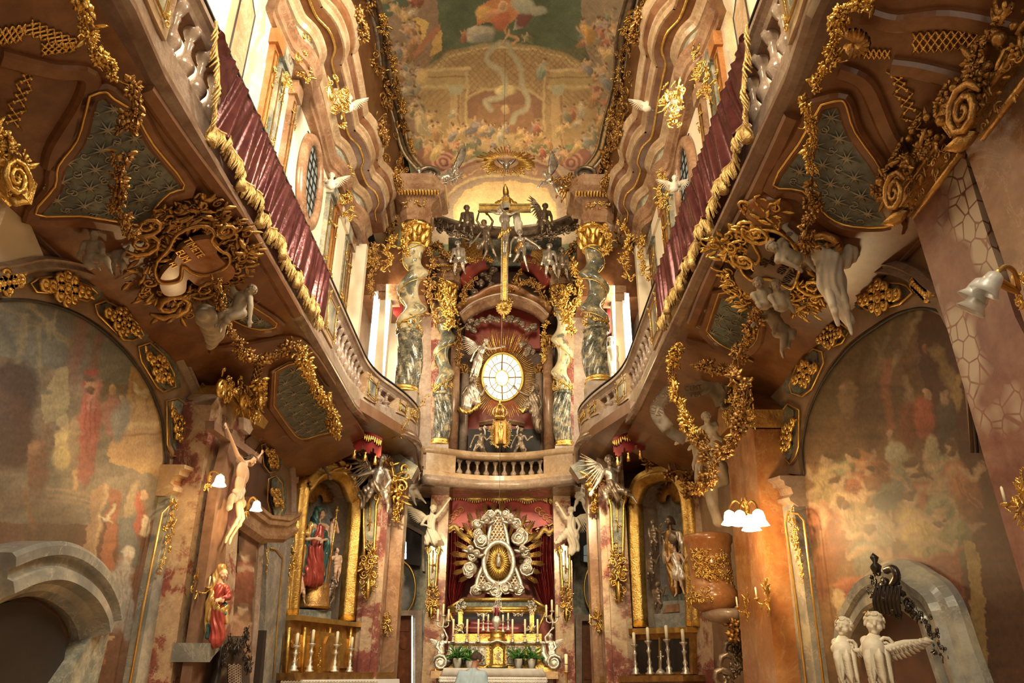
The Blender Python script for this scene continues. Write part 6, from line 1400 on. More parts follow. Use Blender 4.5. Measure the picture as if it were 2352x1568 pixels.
for x, y, R in ((1105, 1240, 16), (1100, 1225, 10), (1192, 1236, 17), (1198, 1222, 9), (1128, 1182, 10), (1115, 1190, 9), (1160, 1180, 9), (1172, 1186, 9), (1080, 1305, 14), (1076, 1318, 9), (1208, 1305, 14), (1212, 1290, 9), (1085, 1280, 11), (1206, 1270, 11), (1098, 1205, 11), (1186, 1204, 11), (1120, 1350, 12), (1138, 1358, 14), (1160, 1352, 12), (1095, 1356, 12), (1192, 1356, 12), (1140, 1375, 9)):
 c = SP_.at(x, y, .25); u = 1.35*R/FPX*(c-CAMP).length; ball(bm, c, u*.8, 16, (1, .7, .9))
 for k, rr in enumerate((1., .72, .45)): scroll(bm, c+SP_.n*u*(.2+.25*k), SP_.u, SP_.v, u*rr, 1.2, u*.13, r.random()*6, 1 if k % 2 else -1, 6)
P('silver_clouds', bm, M['brightsilver'], sh)
for i, (x, y) in enumerate(((1095, 1272), (1118, 1196), (1200, 1262), (1172, 1196), (1110, 1350), (1185, 1352), (1080, 1262))):
 bm = NB(); c = SP_.at(x, y, .38); ball(bm, c, .075, 16); cone(bm, c+V((0, -.07, 0)), c+V((0, -.09, -.02)), .012, .018, 6)
 for k in range(12): a = k*.52; ball(bm, c+V((math.cos(a)*.06, .01, .03+math.sin(a)*.06)), .03, 8)
 for s in (-1, 1): leafm(bm, c+V((0, .02, -.06)), c+V((s*.2, .02, -.0)), (0, -1, 0), .1, .1)
 P('cherub_head', bm, M['silver'], sh)
# ---------------------------------------------------------------- glass coffin
GP = PY(17.8)
gc = T('glass_coffin', 'glass coffin shrine with gilded edges on the high altar', 'shrine', tuple(GP.at(1143, 1420)))
bm = NB()
def bar(px, r_=.035, d=.0): tube(bm, [GP.at(x, y, d) for x, y in px], r_, 8)
for y, x0, x1 in ((1397, 1028, 1256), (1403, 1030, 1254), (1376, 1062, 1222)): bar([(x0, y), (x1, y)], .045, .2 if y > 1390 else .1)
for a, b in (((1030, 1400), (1050, 1452)), ((1256, 1400), (1232, 1452)), ((1062, 1376), (1028, 1398)), ((1222, 1376), (1258, 1398))): bar([a, b], .035, .2)
P('gilt_edges', bm, M['gold'], gc)
bm = NB(); [plate(bm, GP, q, .16, .24) for q in ([(1054, 1400), (1064, 1400), (1064, 1450), (1054, 1450)], [(1216, 1400), (1226, 1400), (1226, 1450), (1216, 1450)])]; P('gilt_posts', bm, M['gold'], gc, False)
bm = NB(); plate(bm, GP, [(1032, 1404), (1254, 1404), (1230, 1452), (1052, 1452)], .17, .18); P('glass_front', bm, M['case'], gc, False)
bm = NB(); plate(bm, GP, [(1062, 1378), (1222, 1378), (1252, 1398), (1030, 1398)], .02, .05); P('dark_lid', bm, M['greendark'], gc, False)
bm = NB(); r = random.Random(3)
for x in (1058, 1143, 1221):
 for k in range(3): clump(bm, GP.at(x, 1386+k*7, .28), GP.n, .10, r, 'ls', 8)
for x in (1059, 1221): clump(bm, GP.at(x, 1448, .28), GP.n, .12, r, 'ls', 10)
P('silver_mounts', bm, M['brightsilver'], gc)
bm = NB(); plate(bm, GP, [(1040, 1404), (1246, 1404), (1236, 1455), (1046, 1455)], -.5, -.4); P('velvet_back', bm, M['woodframe'], gc, False)
bm = NB(); cone(bm, GP.at(1075, 1444, -.1), GP.at(1190, 1446, -.1), .13, .16, 12); ball(bm, GP.at(1205, 1436, -.1), .12, 14); cone(bm, GP.at(1085, 1432, -.1), GP.at(1150, 1436, -.1), .1, .12, 12); P('relics', bm, M['redcloth'], gc)
bm = NB()
for x in (1107, 1190):
 tube(bm, [GP.at(x+dx, y, .22) for dx, y in ((-14, 1406), (-6, 1411), (0, 1408), (6, 1411), (14, 1406))], .012, 5)
 for dx in (-8, 0, 8): tube(bm, [GP.at(x+dx+2.5*math.cos(k), 1412+2.5*math.sin(k), .22) for k in range(6)], .010, 4, True)
P('silver_tendrils', bm, M['brightsilver'], gc)
HP = PY(17.3)
ha = T('high_altar', 'gilded predella with silver reliefs and a domed tabernacle', 'altar', tuple(HP.at(1143, 1500)))
def hplate(px, d0, d1, m, nm, sm=False):
 bm = NB(); plate(bm, HP, px, d0, d1); P(nm, bm, M[m], ha, sm)
hplate([(1040, 1455), (1244, 1455), (1244, 1472), (1040, 1472)], -.5, .0, 'gold', 'gilt_shelf'); hplate([(1030, 1473), (1250, 1473), (1250, 1479), (1030, 1479)], -.5, .10, 'brightsilver', 'beaded_cornice')
hplate([(1038, 1479), (1246, 1479), (1250, 1535), (1030, 1535)], -.5, .0, 'gold', 'gilt_body')
for x0, x1 in ((1045, 1066), (1074, 1095), (1096, 1115), (1164, 1184), (1185, 1204), (1212, 1232)):
 bm = NB(); plate(bm, HP, [(x0, 1484), (x1, 1484), (x1, 1526), (x0, 1526)], 0, .03); r = random.Random(x0)
 for k in range(9): clump(bm, HP.at(r.uniform(x0+4, x1-4), r.uniform(1489, 1520), .05), HP.n, .07, r, 'lsbf', 5, .5)
 tube(bm, [HP.at(x, y, .04) for x, y in ((x0, 1484), (x1, 1484), (x1, 1526), (x0, 1526))], .014, 5, True)
 P('silver_relief', bm, M['brightsilver'], ha)
bm = NB(); r = random.Random(8)
for i in range(60): ball(bm, HP.at(1031+i*3.72, 1476, .12), .02, 8)
P('bead_row', bm, M['brightsilver'], ha)
c0 = HP.at(1142, 1535, -.05); k = (HP.at(1143, 1535)-HP.at(1142, 1535)).length
bm = NB(); lathe(bm, c0, [(26*k, 0), (26*k, 6*k), (21*k, 8*k), (21*k, 10*k), (19*k, 11*k), (19*k, 56*k), (21*k, 58*k), (24*k, 61*k), (22*k, 64*k), (18*k, 66*k), (18*k, 78*k), (21*k, 80*k), (2*k, 84*k)], 28); P('tabernacle', bm, M['gold'], ha)
bm = NB(); pl = Pl(HP.at(1142, 1500, 19*k-.05+.01), (0, -1, 0)); plate(bm, pl, [(1133, 1525), (1133, 1492), (1138, 1486), (1144, 1484), (1150, 1486), (1155, 1492), (1155, 1525)], 0, .03); P('tabernacle_door', bm, M['gold'], ha, False, 'gilt door with a relief')
bm = NB(); r = random.Random(5); [clump(bm, pl.at(1144+r.uniform(-5, 5), 1495+i*6, .04), pl.n, .06, r, 'ls', 6, .5) for i in range(4)]; tube(bm, [HP.at(x, y, 19*k+.02) for x, y in ((1122, 1478), (1130, 1474), (1142, 1470), (1155, 1474), (1163, 1478))], .025, 6)
for s in (-1, 1):
 for i in range(8): clump(bm, HP.at(1142+s*19, 1484+i*6, .12), HP.n, .04, r, 'l', 3)
P('silver_mounts', bm, M['brightsilver'], ha)
for s in (-1, 1):
 bm = NB(); x = lambda a: 1142+s*a
 tube(bm, [HP.at(x(a), y, .05) for a, y in ((106, 1480), (106, 1500), (112, 1515), (124, 1524))], [.05, .08, .10, .12], 8); c = HP.at(x(130), 1521, .1); ball(bm, c, .16, 16, (1, .6, 1)); scroll(bm, c+HP.n*.1, HP.u*s, HP.v, .17, 2, .035)
 P('volute', bm, M['brightsilver'], ha)
hplate([(1000, 1532), (1030, 1532), (1030, 1545), (1000, 1545)], -.4, .1, 'gold', 'gilt_block'); hplate([(1246, 1532), (1276, 1532), (1276, 1545), (1246, 1545)], -.4, .1, 'gold', 'gilt_block')
TP = PY(16.7)
ta = T('altar_table', 'grey-rose marble altar table behind the standing man', 'altar', tuple(TP.at(1143, 1560)))
a, b = TP.at(990, 1540), TP.at(1282, 1540)
bm = NB(); box(bm, (a.x, 16.7, a.z-.14), (b.x, 17.5, a.z)); P('table_top', bm, M['roselight'], ta, False)
bm = NB(); box(bm, (a.x+.1, 16.85, .5), (b.x-.1, 17.5, a.z-.14)); P('base', bm, M['ledge'], ta, False)
bm = NB(); tube(bm, [PY(16.8).at(1142+14*math.cos(i*PI/12), 1572+9*math.sin(i*PI/12), .03) for i in range(25)], .02, 6); P('gilt_medallion', bm, M['gold'], ta)
cl_ = T('altar_cloth', 'white linen cloth with lace edge hanging over the altar table', 'cloth', tuple(TP.at(1135, 1540)))
a, b = TP.at(1018, 1537, .02), TP.at(1248, 1537, .02); bm = NB(); K = 90; rows = []
for i in range(K+1):
 x = a.x+(b.x-a.x)*i/K; f = .012*math.sin(i*.9); rows.append([bm.verts.new(q) for q in ((x, 17.35, a.z+.03), (x, 16.66, a.z+.03), (x, 16.645+f*.3, a.z-.0), (x-.06*(1-i/K)+.06*i/K, 16.64+f, a.z-.12))])
for A, B in zip(rows, rows[1:]):
 for j in range(3): bm.faces.new((A[j], A[j+1], B[j+1], B[j]))
bmesh.ops.solidify(bm, geom=bm.faces[:], thickness=.008); P('linen', bm, M['linen'], cl_)
bm = NB()
for i in range(72):
 x = a.x-.05+(b.x-a.x+.1)*i/71; c = V((x, 16.63, a.z-.17)); tube(bm, [c+V((.022*math.cos(q), 0, .03*math.sin(q))) for q in [j*PI/4 for j in range(8)]], .006, 4, True); tube(bm, [c+V((-.03, 0, -.03)), c+V((0, 0, -.075)), c+V((.03, 0, -.03))], .008, 4); tube(bm, [c+V((-.02, 0, .04)), c+V((.02, 0, -.02))], .005, 4)
P('lace_edge', bm, M['linen'], cl_)
def candle_stick(p, h, hc, r_, label, group, base=True, mat='brightsilver', nm='candlestick'):
 t = T(nm, label, 'candlestick', tuple(p), group); p = V(p)
 if base:
  bm = NB(); lathe(bm, p, [(r_*2.6, 0), (r_*2.8, h*.04), (r_*1.6, h*.10), (r_*2.0, h*.18), (r_*.8, h*.26), (r_*1.4, h*.36), (r_*.7, h*.46), (r_*.9, h*.62), (r_*1.5, h*.70), (r_*.7, h*.78), (r_*1.0, h*.9), (r_*2.3, h*.97), (r_*2.3, h)], 14); P('stick', bm, M[mat], t)
 bm = NB(); lathe(bm, p+V((0, 0, h if base else 0)), [(r_, 0), (r_, hc), (r_*.2, hc+r_*.5)], 10); P('candle', bm, M['candle'], t); return t
for i, (x, y) in enumerate(((1040, 1474), (1072, 1474), (1098, 1474), (1177, 1474), (1206, 1474), (1235, 1474))):
 p = HP.at(x, y, .16); candle_stick(p, .12, .34, .022, ['leftmost of the six slim candles on the gilt predella', 'second slim candle from the left on the gilt predella', 'slim candle just left of the tabernacle', 'slim candle just right of the tabernacle', 'second slim candle from the right on the gilt predella', 'rightmost of the six slim candles on the gilt predella'][i], 'slim candles on the gilt predella')
for i, (x, y) in enumerate(((1110, 1432), (1121, 1434), (1155, 1435), (1167, 1431))):
 candle_stick(HP.at(x, y+16, .2), .22, .13, .02, ['short candle before the coffin glass, outermost on the left', 'short candle before the coffin glass, left of the hanging lamp', 'short candle before the coffin glass, right of the hanging lamp', 'short candle before the coffin glass, outermost on the right'][i], 'short candles before the coffin')
def branch(pl, c, s, label):
 t = T('candelabrum', label, 'candelabrum', tuple(pl.at(*c))); bm = NB(); x0, y0 = c; k = (pl.at(x0+1, y0)-pl.at(x0, y0)).length
 tube(bm, [pl.at(x0, y0, .1), pl.at(x0-2*s, y0-12, .1), pl.at(x0+2*s, y0-24, .1), pl.at(x0, y0-34, .1)], .018, 6)
 tp = [(x0-13, y0-24), (x0, y0-36), (x0+12, y0-24)]
 for x, y in (tp[0], tp[2]): tube(bm, [pl.at(x0, y0-12, .1), pl.at((x+x0)/2, y0-10, .1), pl.at(x, y0-14, .1), pl.at(x, y, .1)], .016, 6)
 for x, y in tp: lathe(bm, pl.at(x, y, .1), [(.02, -.02), (.055, 0), (.055, .015), (.025, .03)], 10)
 P('silver_arms', bm, M['brightsilver'], t)
 for x, y in tp: bm = NB(); lathe(bm, pl.at(x, y, .1), [(.024, .02), (.024, .24), (.004, .255)], 8); P('candle', bm, M['candle'], t)
branch(HP, (1018, 1450), 1, 'silver three-candle branch held by the left silver angel'); branch(HP, (1268, 1440), -1, 'silver three-candle branch held by the right silver angel')
lp = T('sanctuary_lamp', 'silver hanging lamp with dark ruby glass in front of the coffin', 'lamp', tuple(PY(15).at(1141, 1420)))
c = PY(15).at(1140, 1447); k = (PY(15).at(1141, 1447)-PY(15).at(1140, 1447)).length
bm = NB(); lathe(bm, c, [(1*k, -5*k), (3*k, -4*k), (2*k, 0), (4*k, 3*k), (6*k, 8*k), (9*k, 14*k), (11*k, 20*k), (9*k, 26*k), (6*k, 28*k), (7*k, 30*k)], 16)
for a in range(3): tube(bm, [c+V((10*k*math.cos(a*2.1+.6), 10*k*math.sin(a*2.1+.6), 24*k)), AY(1145, 1332, 15.0)], .006, 4)
P('silver_bowl', bm, M['brightsilver'], lp)
bm = NB(); lathe(bm, c, [(4.5*k, 28*k), (4.5*k, 48*k), (4*k, 49*k)], 14); P('ruby_glass', bm, M['ruby'], lp)
def plant(p, s, label, seed, pot=True):
 t = T('potted_plant', label, 'plant', tuple(p), 'green potted plants on the altar'); r = random.Random(seed); p = V(p)
 bm = NB(); lathe(bm, p, [(.07*s, 0), (.10*s, .2*s), (.105*s, .21*s), (.09*s, .2*s)], 14); P('pot', bm, M['whitepot'], t)
 bm = NB()
 for i in range(46):
  a = r.random()*2*PI; e = r.uniform(.1, 1.2); L = r.uniform(.18, .34)*s; d = V((math.cos(a)*math.cos(e), math.sin(a)*math.cos(e), math.sin(e))); b0 = p+V((0, 0, .2*s)); m_ = b0+d*L*.6; e_ = m_+V((d.x, d.y, d.z-.5)).normalized()*L*.5
  tube(bm, [b0, m_, e_], .006*s, 4); leafm(bm, b0+d*L*.2, m_, V((0, -.4, 1)), .05*s, .1, 1, .08); leafm(bm, m_, e_, V((0, -.4, 1)), .045*s, .1, 1, .08)
 P('leaves', bm, M['leaf'], t)
plant(HP.at(1050, 1536, .3), 1.0, 'leafy green plant on the altar, left of the man\'s head', 1); plant(HP.at(1078, 1538, .25), .9, 'leafy green plant on the altar partly behind the man\'s head', 2)
plant(HP.at(1191, 1536, .25), .95, 'white-flecked plant in a white pot right of the tabernacle', 3); plant(HP.at(1221, 1536, .25), .95, 'dark green plant in a white pot nearest the right volute', 4)
ps = T('paschal_candle', 'tall painted candle on a brass stand right of the altar table', 'candle', tuple(PY(16.5).at(1301, 1560)))
c = PY(16.5).at(1301, 1541); bm = NB(); lathe(bm, c, [(.035, 0), (.035, .32), (.005, .33)], 12); P('candle', bm, M['candle'], ps)
bm = NB(); lathe(bm, V((c.x, c.y, .25)), [(.16, 0), (.14, .04), (.03, .1), (.022, .5), (.035, .55), (.02, .6), (.02, c.z-.32), (.05, c.z-.28), (.10, c.z-.26), (.02, c.z-.25)], 14); P('brass_stand', bm, M['goldline'], ps)
bm = NB(); lathe(bm, c, [(.036, .12), (.037, .13), (.036, .14)], 12); P('gold_band', bm, M['gold'], ps)
# ---------------------------------------------------------------- diagonal side altars
def diag(a, b):
 a, b = V(a), V(b); n = (b-a).cross(V((0, 0, 1))); n = n if n.y < 0 else -n
 return Pl(a, n)
SAL = diag((-3.85, 13.0, 0), (-2.9, 14.9, 0)); SAR = diag((2*XC+3.85, 13.0, 0), (2*XC+2.9, 14.9, 0))
for s, pl, px in ((-1, SAL, [(655, 1010), (838, 1030), (812, 1600), (622, 1600)]), (1, SAR, [(1446, 1030), (1622, 1010), (1640, 1600), (1452, 1600)])):
 S_plate('wall_'+SIDE[s], pl, px, -.75, -.68, 'rose')
def side_altar(pl, arch, L, R, inner, label, s):
 t = T('side_altar_niche', label, 'niche', tuple(pl.at(*arch[3])))
 f = sp2(L[::-1]+arch+R, 5); bm = NB(); sweep(bm, [pl.at(x, y, -.05) for x, y in f], [(-.16, -.1), (-.16, .06), (-.10, .14), (-.04, .10), (0, .16), (.06, .16), (.09, .08), (.15, .06), (.16, -.1)], pl.n); P('gilt_frame', bm, M['gold'], t)
 bm = NB(); plate(bm, pl, f, -.62, -.55); P('marbled_back', bm, M['bluegrey'], t, False)
 bm = NB(); q = [pl.at(x, y, 0) for x, y in f]; sweep(bm, [p-pl.n*.3 for p in q], [(-.03, -.28), (-.03, .28), (.03, .28), (.03, -.28)], pl.n); P('niche_reveal', bm, M['ledge'], t, False)
 return t
AL = [(701, 1121), (722, 1094), (749, 1082), (775, 1085), (796, 1101), (809, 1134)]
nl = side_altar(SAL, AL, [(691, 1132), (676, 1280), (664, 1412)], [(818, 1165), (808, 1300), (799, 1425)], 0, 'tall gilt-framed arched niche holding the painted Madonna', -1)
AR = [(1454, 1160), (1471, 1111), (1496, 1093), (1524, 1086), (1552, 1091), (1576, 1125)]
nr = side_altar(SAR, AR, [(1457, 1175), (1461, 1300), (1468, 1440)], [(1586, 1180), (1592, 1300), (1597, 1438)], 0, 'tall gilt-framed arched niche holding the bearded saint and boy', 1)
for pl, c, t, m in ((SAL, (733, 1150), nl, 'oldgold'), (SAR, (1538, 1150), nr, 'oldgold')):
 bm = NB(); r = random.Random(3)
 for i in range(34):
  a = -PI+i*PI/33 if i < 34 else 0; L = r.uniform(30, 46); p = pl.at(c[0]+7*math.cos(a), c[1]+14*math.sin(a), -.45); q = pl.at(c[0]+L*.75*math.cos(a), c[1]+L*math.sin(a), -.45); leafm(bm, p, q, pl.n, .12, .05)
 P('gilt_shell', bm, M[m], t)
S_plate('trim_110', SAL, [(655, 1080), (690, 1080), (664, 1420), (650, 1600), (612, 1600)], -.4, -.02, 'redpatch')
S_plate('trim_111', SAR, [(1588, 1120), (1625, 1130), (1640, 1600), (1600, 1600)], -.4, -.02, 'redpatch')
gilded_panel(SAL, [(688, 1125), (664, 1400)], [(668, 1262, .10), (670, 1280, .14), (667, 1300, .12), (663, 1330, .08), (660, 1350, .05)], .05, 'gilt scrollwork climbing the left edge of the Madonna niche')
def pobj(pl, name, px, d0, d1, m, label=None, cat=None, par=None, sm=False):
 bm = NB(); plate(bm, pl, px, d0, d1); o = P(name, bm, M[m], par, sm)
 return tag(o, label, cat) if label else o
pobj(SAL, 'niche_plinth', [(664, 1397), (756, 1403), (755, 1424), (662, 1414)], -.5, .05, 'greymarble', 'grey marble plinth under the Madonna', 'plinth')
c = SAL.at(713, 1398, -.2); k = (SAL.at(714, 1398)-SAL.at(713, 1398)).length
bm = NB(); lathe(bm, c, [(30*k, 0), (31*k, 4*k), (28*k, 6*k), (27*k, 30*k), (24*k, 38*k), (10*k, 42*k)], 24); O('globe_drum', bm, M['oldgold'], 'rounded gilt globe with a snake under the Madonna\'s feet', 'pedestal')
ta = T('side_altar_retable', 'gilded retable with arched tabernacle below the Madonna niche', 'retable', tuple(SAL.at(735, 1490)))
for nm, px, d0, d1, m in (('cornice', [(656, 1412), (824, 1432), (822, 1442), (655, 1424)], -.3, .22, 'goldline'), ('body', [(655, 1424), (820, 1441), (808, 1545), (648, 1545)], -.3, .10, 'oldgold'), ('side_panel', [(664, 1456), (698, 1460), (696, 1532), (660, 1532)], .1, .13, 'goldline'), ('side_panel', [(760, 1464), (790, 1468), (786, 1534), (756, 1534)], .1, .13, 'goldline'), ('tabernacle', [(706, 1450), (756, 1456), (752, 1545), (702, 1545)], .1, .26, 'gold'), ('tabernacle_door', [(716, 1540), (718, 1478), (724, 1462), (733, 1458), (742, 1464), (748, 1480), (744, 1542)], .26, .29, 'oldgold')): pobj(SAL, nm, px, d0, d1, m, par=ta)
bm = NB(); r = random.Random(2)
for x, y in ((680, 1475), (679, 1495), (677, 1515), (775, 1480), (773, 1500), (771, 1520)): clump(bm, SAL.at(x, y, .14), SAL.n, .10, r, 's', 6, .3)
for x in (664, 700, 758, 806): tube(bm, [SAL.at(x, 1440, .15), SAL.at(x-6, 1545, .15)], .03, 6)
for k_ in range(8): clump(bm, SAL.at(733, 1490+k_*6, .3), SAL.n, .05, r, 'lb', 4)
P('gilt_relief', bm, M['gold'], ta)
tb = T('side_altar_table', 'brass-edged side altar table below the Madonna niche', 'altar', tuple(SAL.at(740, 1550)))
pobj(SAL, 'brass_ledge', [(626, 1545), (862, 1543), (862, 1557), (628, 1562)], -.2, .45, 'oldgold', par=tb); pobj(SAL, 'table_block', [(640, 1560), (850, 1558), (850, 1700), (640, 1700)], -.2, .40, 'rose', par=tb)
ct = T('side_altar_cloth', 'lace-patterned white cloth on the left side altar table', 'cloth', tuple(SAL.at(755, 1562))); pobj(SAL, 'linen', [(640, 1560), (868, 1558), (872, 1640), (644, 1640)], .46, .50, 'linen', par=ct)
bm = NB(); [tube(bm, [SAL.at(648+i*7+3*math.cos(q), 1566+j*5+2.2*math.sin(q), .51) for q in [k_*PI/3 for k_ in range(6)]], .006, 4, True) for i in range(32) for j in range(2)]; P('lace', bm, M['stucco'], ct)
for i, (x, y, yt) in enumerate(((674, 1541, 1454), (710, 1543, 1446), (767, 1543, 1450), (802, 1543, 1463))):
 p = SAL.at(x, y, .3); h = abs(SAL.at(x, yt, .3).z-p.z); candle_stick(p, h*.68, h*.32, .028, ['leftmost silver candlestick on the left side altar', 'second silver candlestick, left of the gilt tabernacle', 'third silver candlestick, right of the gilt tabernacle', 'rightmost silver candlestick on the left side altar'][i], 'silver candlesticks on the left side altar')
bm = NB(); tube(bm, [SAL.at(775, 1162, .2), SAL.at(752, 1340, .2)], .02, 6); tube(bm, [SAL.at(771, 1171, .2), SAL.at(779, 1172, .2)], .018, 6); O('gilt_staff', bm, M['gold'], 'long thin gilt cross staff held by the child in the left niche', 'staff')
pd = T('stone_pedestal', 'grey-green stepped marble pedestal under the saint and boy', 'pedestal', tuple(SAR.at(1555, 1430)))
for nm, px, d0, d1, m in (('top_slab', [(1520, 1366), (1594, 1362), (1594, 1376), (1522, 1382)], -.5, .0, 'greendark'), ('middle', [(1524, 1380), (1592, 1376), (1594, 1408), (1510, 1412)], -.5, .0, 'bluegrey'), ('foot', [(1508, 1410), (1596, 1406), (1598, 1440), (1514, 1444)], -.5, .06, 'bluegrey'), ('inscribed_panel', [(1532, 1390), (1560, 1386), (1562, 1404), (1524, 1408)], 0, .03, 'rose')): pobj(SAR, nm, px, d0, d1, m, par=pd)
rt = T('side_altar_retable', 'brown wooden retable with a dark picture below the saint niche', 'retable', tuple(SAR.at(1530, 1500)))
for nm, px, d0, d1, m in (('cornice', [(1458, 1444), (1600, 1440), (1600, 1452), (1459, 1458)], -.3, .2, 'goldline'), ('frame', [(1459, 1458), (1598, 1450), (1600, 1548), (1462, 1552)], -.3, .08, 'oldgold'), ('dark_picture', [(1472, 1470), (1590, 1466), (1592, 1540), (1474, 1545)], .08, .1, 'dark'), ('gilt_divider', [(1526, 1464), (1529, 1464), (1530, 1545), (1527, 1545)], .1, .13, 'goldline')): pobj(SAR, nm, px, d0, d1, m, par=rt)
tb = T('side_altar_table', 'brown marbled side altar table below the saint niche', 'altar', tuple(SAR.at(1520, 1560)))
pobj(SAR, 'ledge', [(1424, 1553), (1618, 1550), (1620, 1564), (1424, 1567)], -.2, .45, 'oldgold', par=tb); pobj(SAR, 'table_block', [(1430, 1565), (1612, 1563), (1612, 1700), (1430, 1700)], -.2, .4, 'rose', par=tb)
for i, (x, yt) in enumerate(((1461, 1453), (1494, 1441), (1538, 1436), (1576, 1445))):
 p = SAR.at(x, 1549, .3); h = abs(SAR.at(x, yt, .3).z-p.z); candle_stick(p, h*.72, h*.28, .03, ['leftmost glass-like candlestick on the right side altar', 'second candlestick from the left on the right side altar', 'third candlestick from the left on the right side altar', 'rightmost candlestick on the right side altar'][i], 'silver candlesticks on the right side altar', mat='silver')
bm = NB(); tube(bm, [SAR.at(1518, 1547, .3), SAR.at(1518, 1494, .3)], .018, 6); tube(bm, [SAR.at(1511, 1508, .3), SAR.at(1525, 1507, .3)], .015, 6); lathe(bm, SAR.at(1518, 1548, .3), [(.1, 0), (.07, .05), (.02, .1)], 10); O('altar_crucifix', bm, M['silver'], 'small silver altar crucifix between the right side altar candlesticks', 'crucifix')
for s, pts in ((-1, [(812, 985), (835, 990), (858, 996), (878, 1006)]), (1, [(1408, 1006), (1430, 996), (1455, 990), (1482, 985)])):
 pl = PY(12.7); t = T('lambrequin', 'scalloped red and gold lambrequin with tassels under the %s gallery corner' % SIDE[s], 'drapery', tuple(pl.at(*pts[1]))); bm = NB(); P3 = [pl.at(x, y, .05) for x, y in sp2(pts, 5)]; bt = NB()
 for i in range(len(P3)-1):
  dn = .26+.12*abs(math.sin(i*PI/5)); prism(bm, [P3[i], P3[i+1], P3[i+1]-V((0, 0, dn)), P3[i]-V((0, 0, dn))], (0, .03, 0)); leafm(bt, P3[i]-V((0, .02, .05)), P3[i]-V((0, .03, dn*.5)), (0, -1, 0), .05, .1)
  if i % 5 == 2: lathe(bt, P3[i]-V((0, .02, dn+.16)), [(.035, 0), (.03, .08), (.015, .12), (.03, .15)], 8)
 P('red_cloth', bm, M['redcloth'], t, False); P('gilt_leaves_and_tassels', bt, M['gold'], t)
foliage(PY(14.2), [(985, 905), (960, 940), (930, 975), (915, 1000), (900, 1008)], 6, 'gilt palm frond laid over the end of the left gallery', 'gold', 3, 'l', 'palm_frond', .5)
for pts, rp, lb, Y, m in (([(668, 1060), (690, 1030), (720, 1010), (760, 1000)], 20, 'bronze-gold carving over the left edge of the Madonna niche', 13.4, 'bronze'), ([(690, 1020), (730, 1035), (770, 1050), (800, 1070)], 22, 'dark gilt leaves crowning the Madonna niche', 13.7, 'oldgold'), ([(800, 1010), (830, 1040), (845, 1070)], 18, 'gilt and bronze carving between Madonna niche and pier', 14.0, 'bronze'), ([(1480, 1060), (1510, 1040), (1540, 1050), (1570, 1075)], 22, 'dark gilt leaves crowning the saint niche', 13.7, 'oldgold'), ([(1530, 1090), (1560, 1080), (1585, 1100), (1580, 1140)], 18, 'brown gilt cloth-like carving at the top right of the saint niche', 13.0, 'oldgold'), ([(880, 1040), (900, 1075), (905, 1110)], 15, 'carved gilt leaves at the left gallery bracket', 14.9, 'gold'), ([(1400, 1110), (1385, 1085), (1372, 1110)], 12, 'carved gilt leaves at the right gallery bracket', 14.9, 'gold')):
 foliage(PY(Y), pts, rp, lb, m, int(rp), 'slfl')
for s, px in ((-1, [(885, 1020), (960, 1070), (945, 1100), (900, 1090)]), (1, [(1310, 1070), (1395, 1020), (1390, 1085), (1330, 1100)])):
 pobj(PY(15.0), 'gallery_bracket', px, -.4, 0, 'greymarble', 'green-panelled curved bracket under the %s end of the gallery' % SIDE[s], 'bracket')
# ---------------------------------------------------------------- pulpit
c = AY(1640, 1385, 10.7); k = (AY(1641, 1385, 10.7)-AY(1640, 1385, 10.7)).length
t = T('pulpit', 'round honey-gold marble pulpit with gilt relief beside the bright lamp', 'pulpit', tuple(c))
bm = NB(); lathe(bm, c, [(30*k, -18*k), (44*k, -10*k), (56*k, 0), (60*k, 10*k), (58*k, 22*k), (50*k, 32*k), (52*k, 36*k), (48*k, 40*k), (49*k, 110*k), (52*k, 116*k), (52*k, 128*k), (57*k, 134*k), (58*k, 148*k), (54*k, 152*k), (48*k, 152*k)], 40); P('marble_body', bm, M['orange'], t)
bm = NB(); r = random.Random(7)
for i in range(30):
 a = -PI/2+r.uniform(-.95, .75); z = (48+r.random()*58)*k; d = V((math.cos(a), math.sin(a), 0)); clump(bm, c+d*49*k+V((0, 0, z)), d, .09, r, 'slf', 6, .6)
for i in range(22):
 a = -PI+i*PI/21; d = V((math.cos(a), math.sin(a), 0))
 if a < -PI*.62: clump(bm, c+d*59*k+V((0, 0, 12*k)), d, .09, r, 'sl', 6)
P('gilt_relief', bm, M['gold'], t)
c2 = AY(1680, 1470, 10.7); t = T('pulpit_console', 'stepped stone bracket with gilt flower cluster under the pulpit', 'bracket', tuple(c2))
bm = NB(); lathe(bm, AY(1672, 1418, 10.7), [(.05, -.1), (.25, -.05), (.33, 0), (.35, .06), (.3, .1)], 20); P('stone_disc', bm, M['ledge'], t)
bm = NB(); garland(bm, [AY(1680, 1425, 10.6), AY(1685, 1445, 10.5), AY(1690, 1470, 10.5)], .15, r, (0, -1, 0), .5); P('gilt_flowers', bm, M['oldgold'], t)
bm = NB(); [scroll(bm, AY(x, y, 10.8), (1, 0, 0), (0, 0, 1), R, 1.2, .05) for x, y, R in ((1682, 1495, .16), (1675, 1530, .2), (1660, 1560, .16))]; garland(bm, [AY(1690, 1480, 10.8), AY(1695, 1530, 10.8), AY(1665, 1565, 10.8)], .10, r); O('silver_ornament', bm, M['bronze'], 'dark silver scroll carving in the shade under the pulpit', 'ornament')
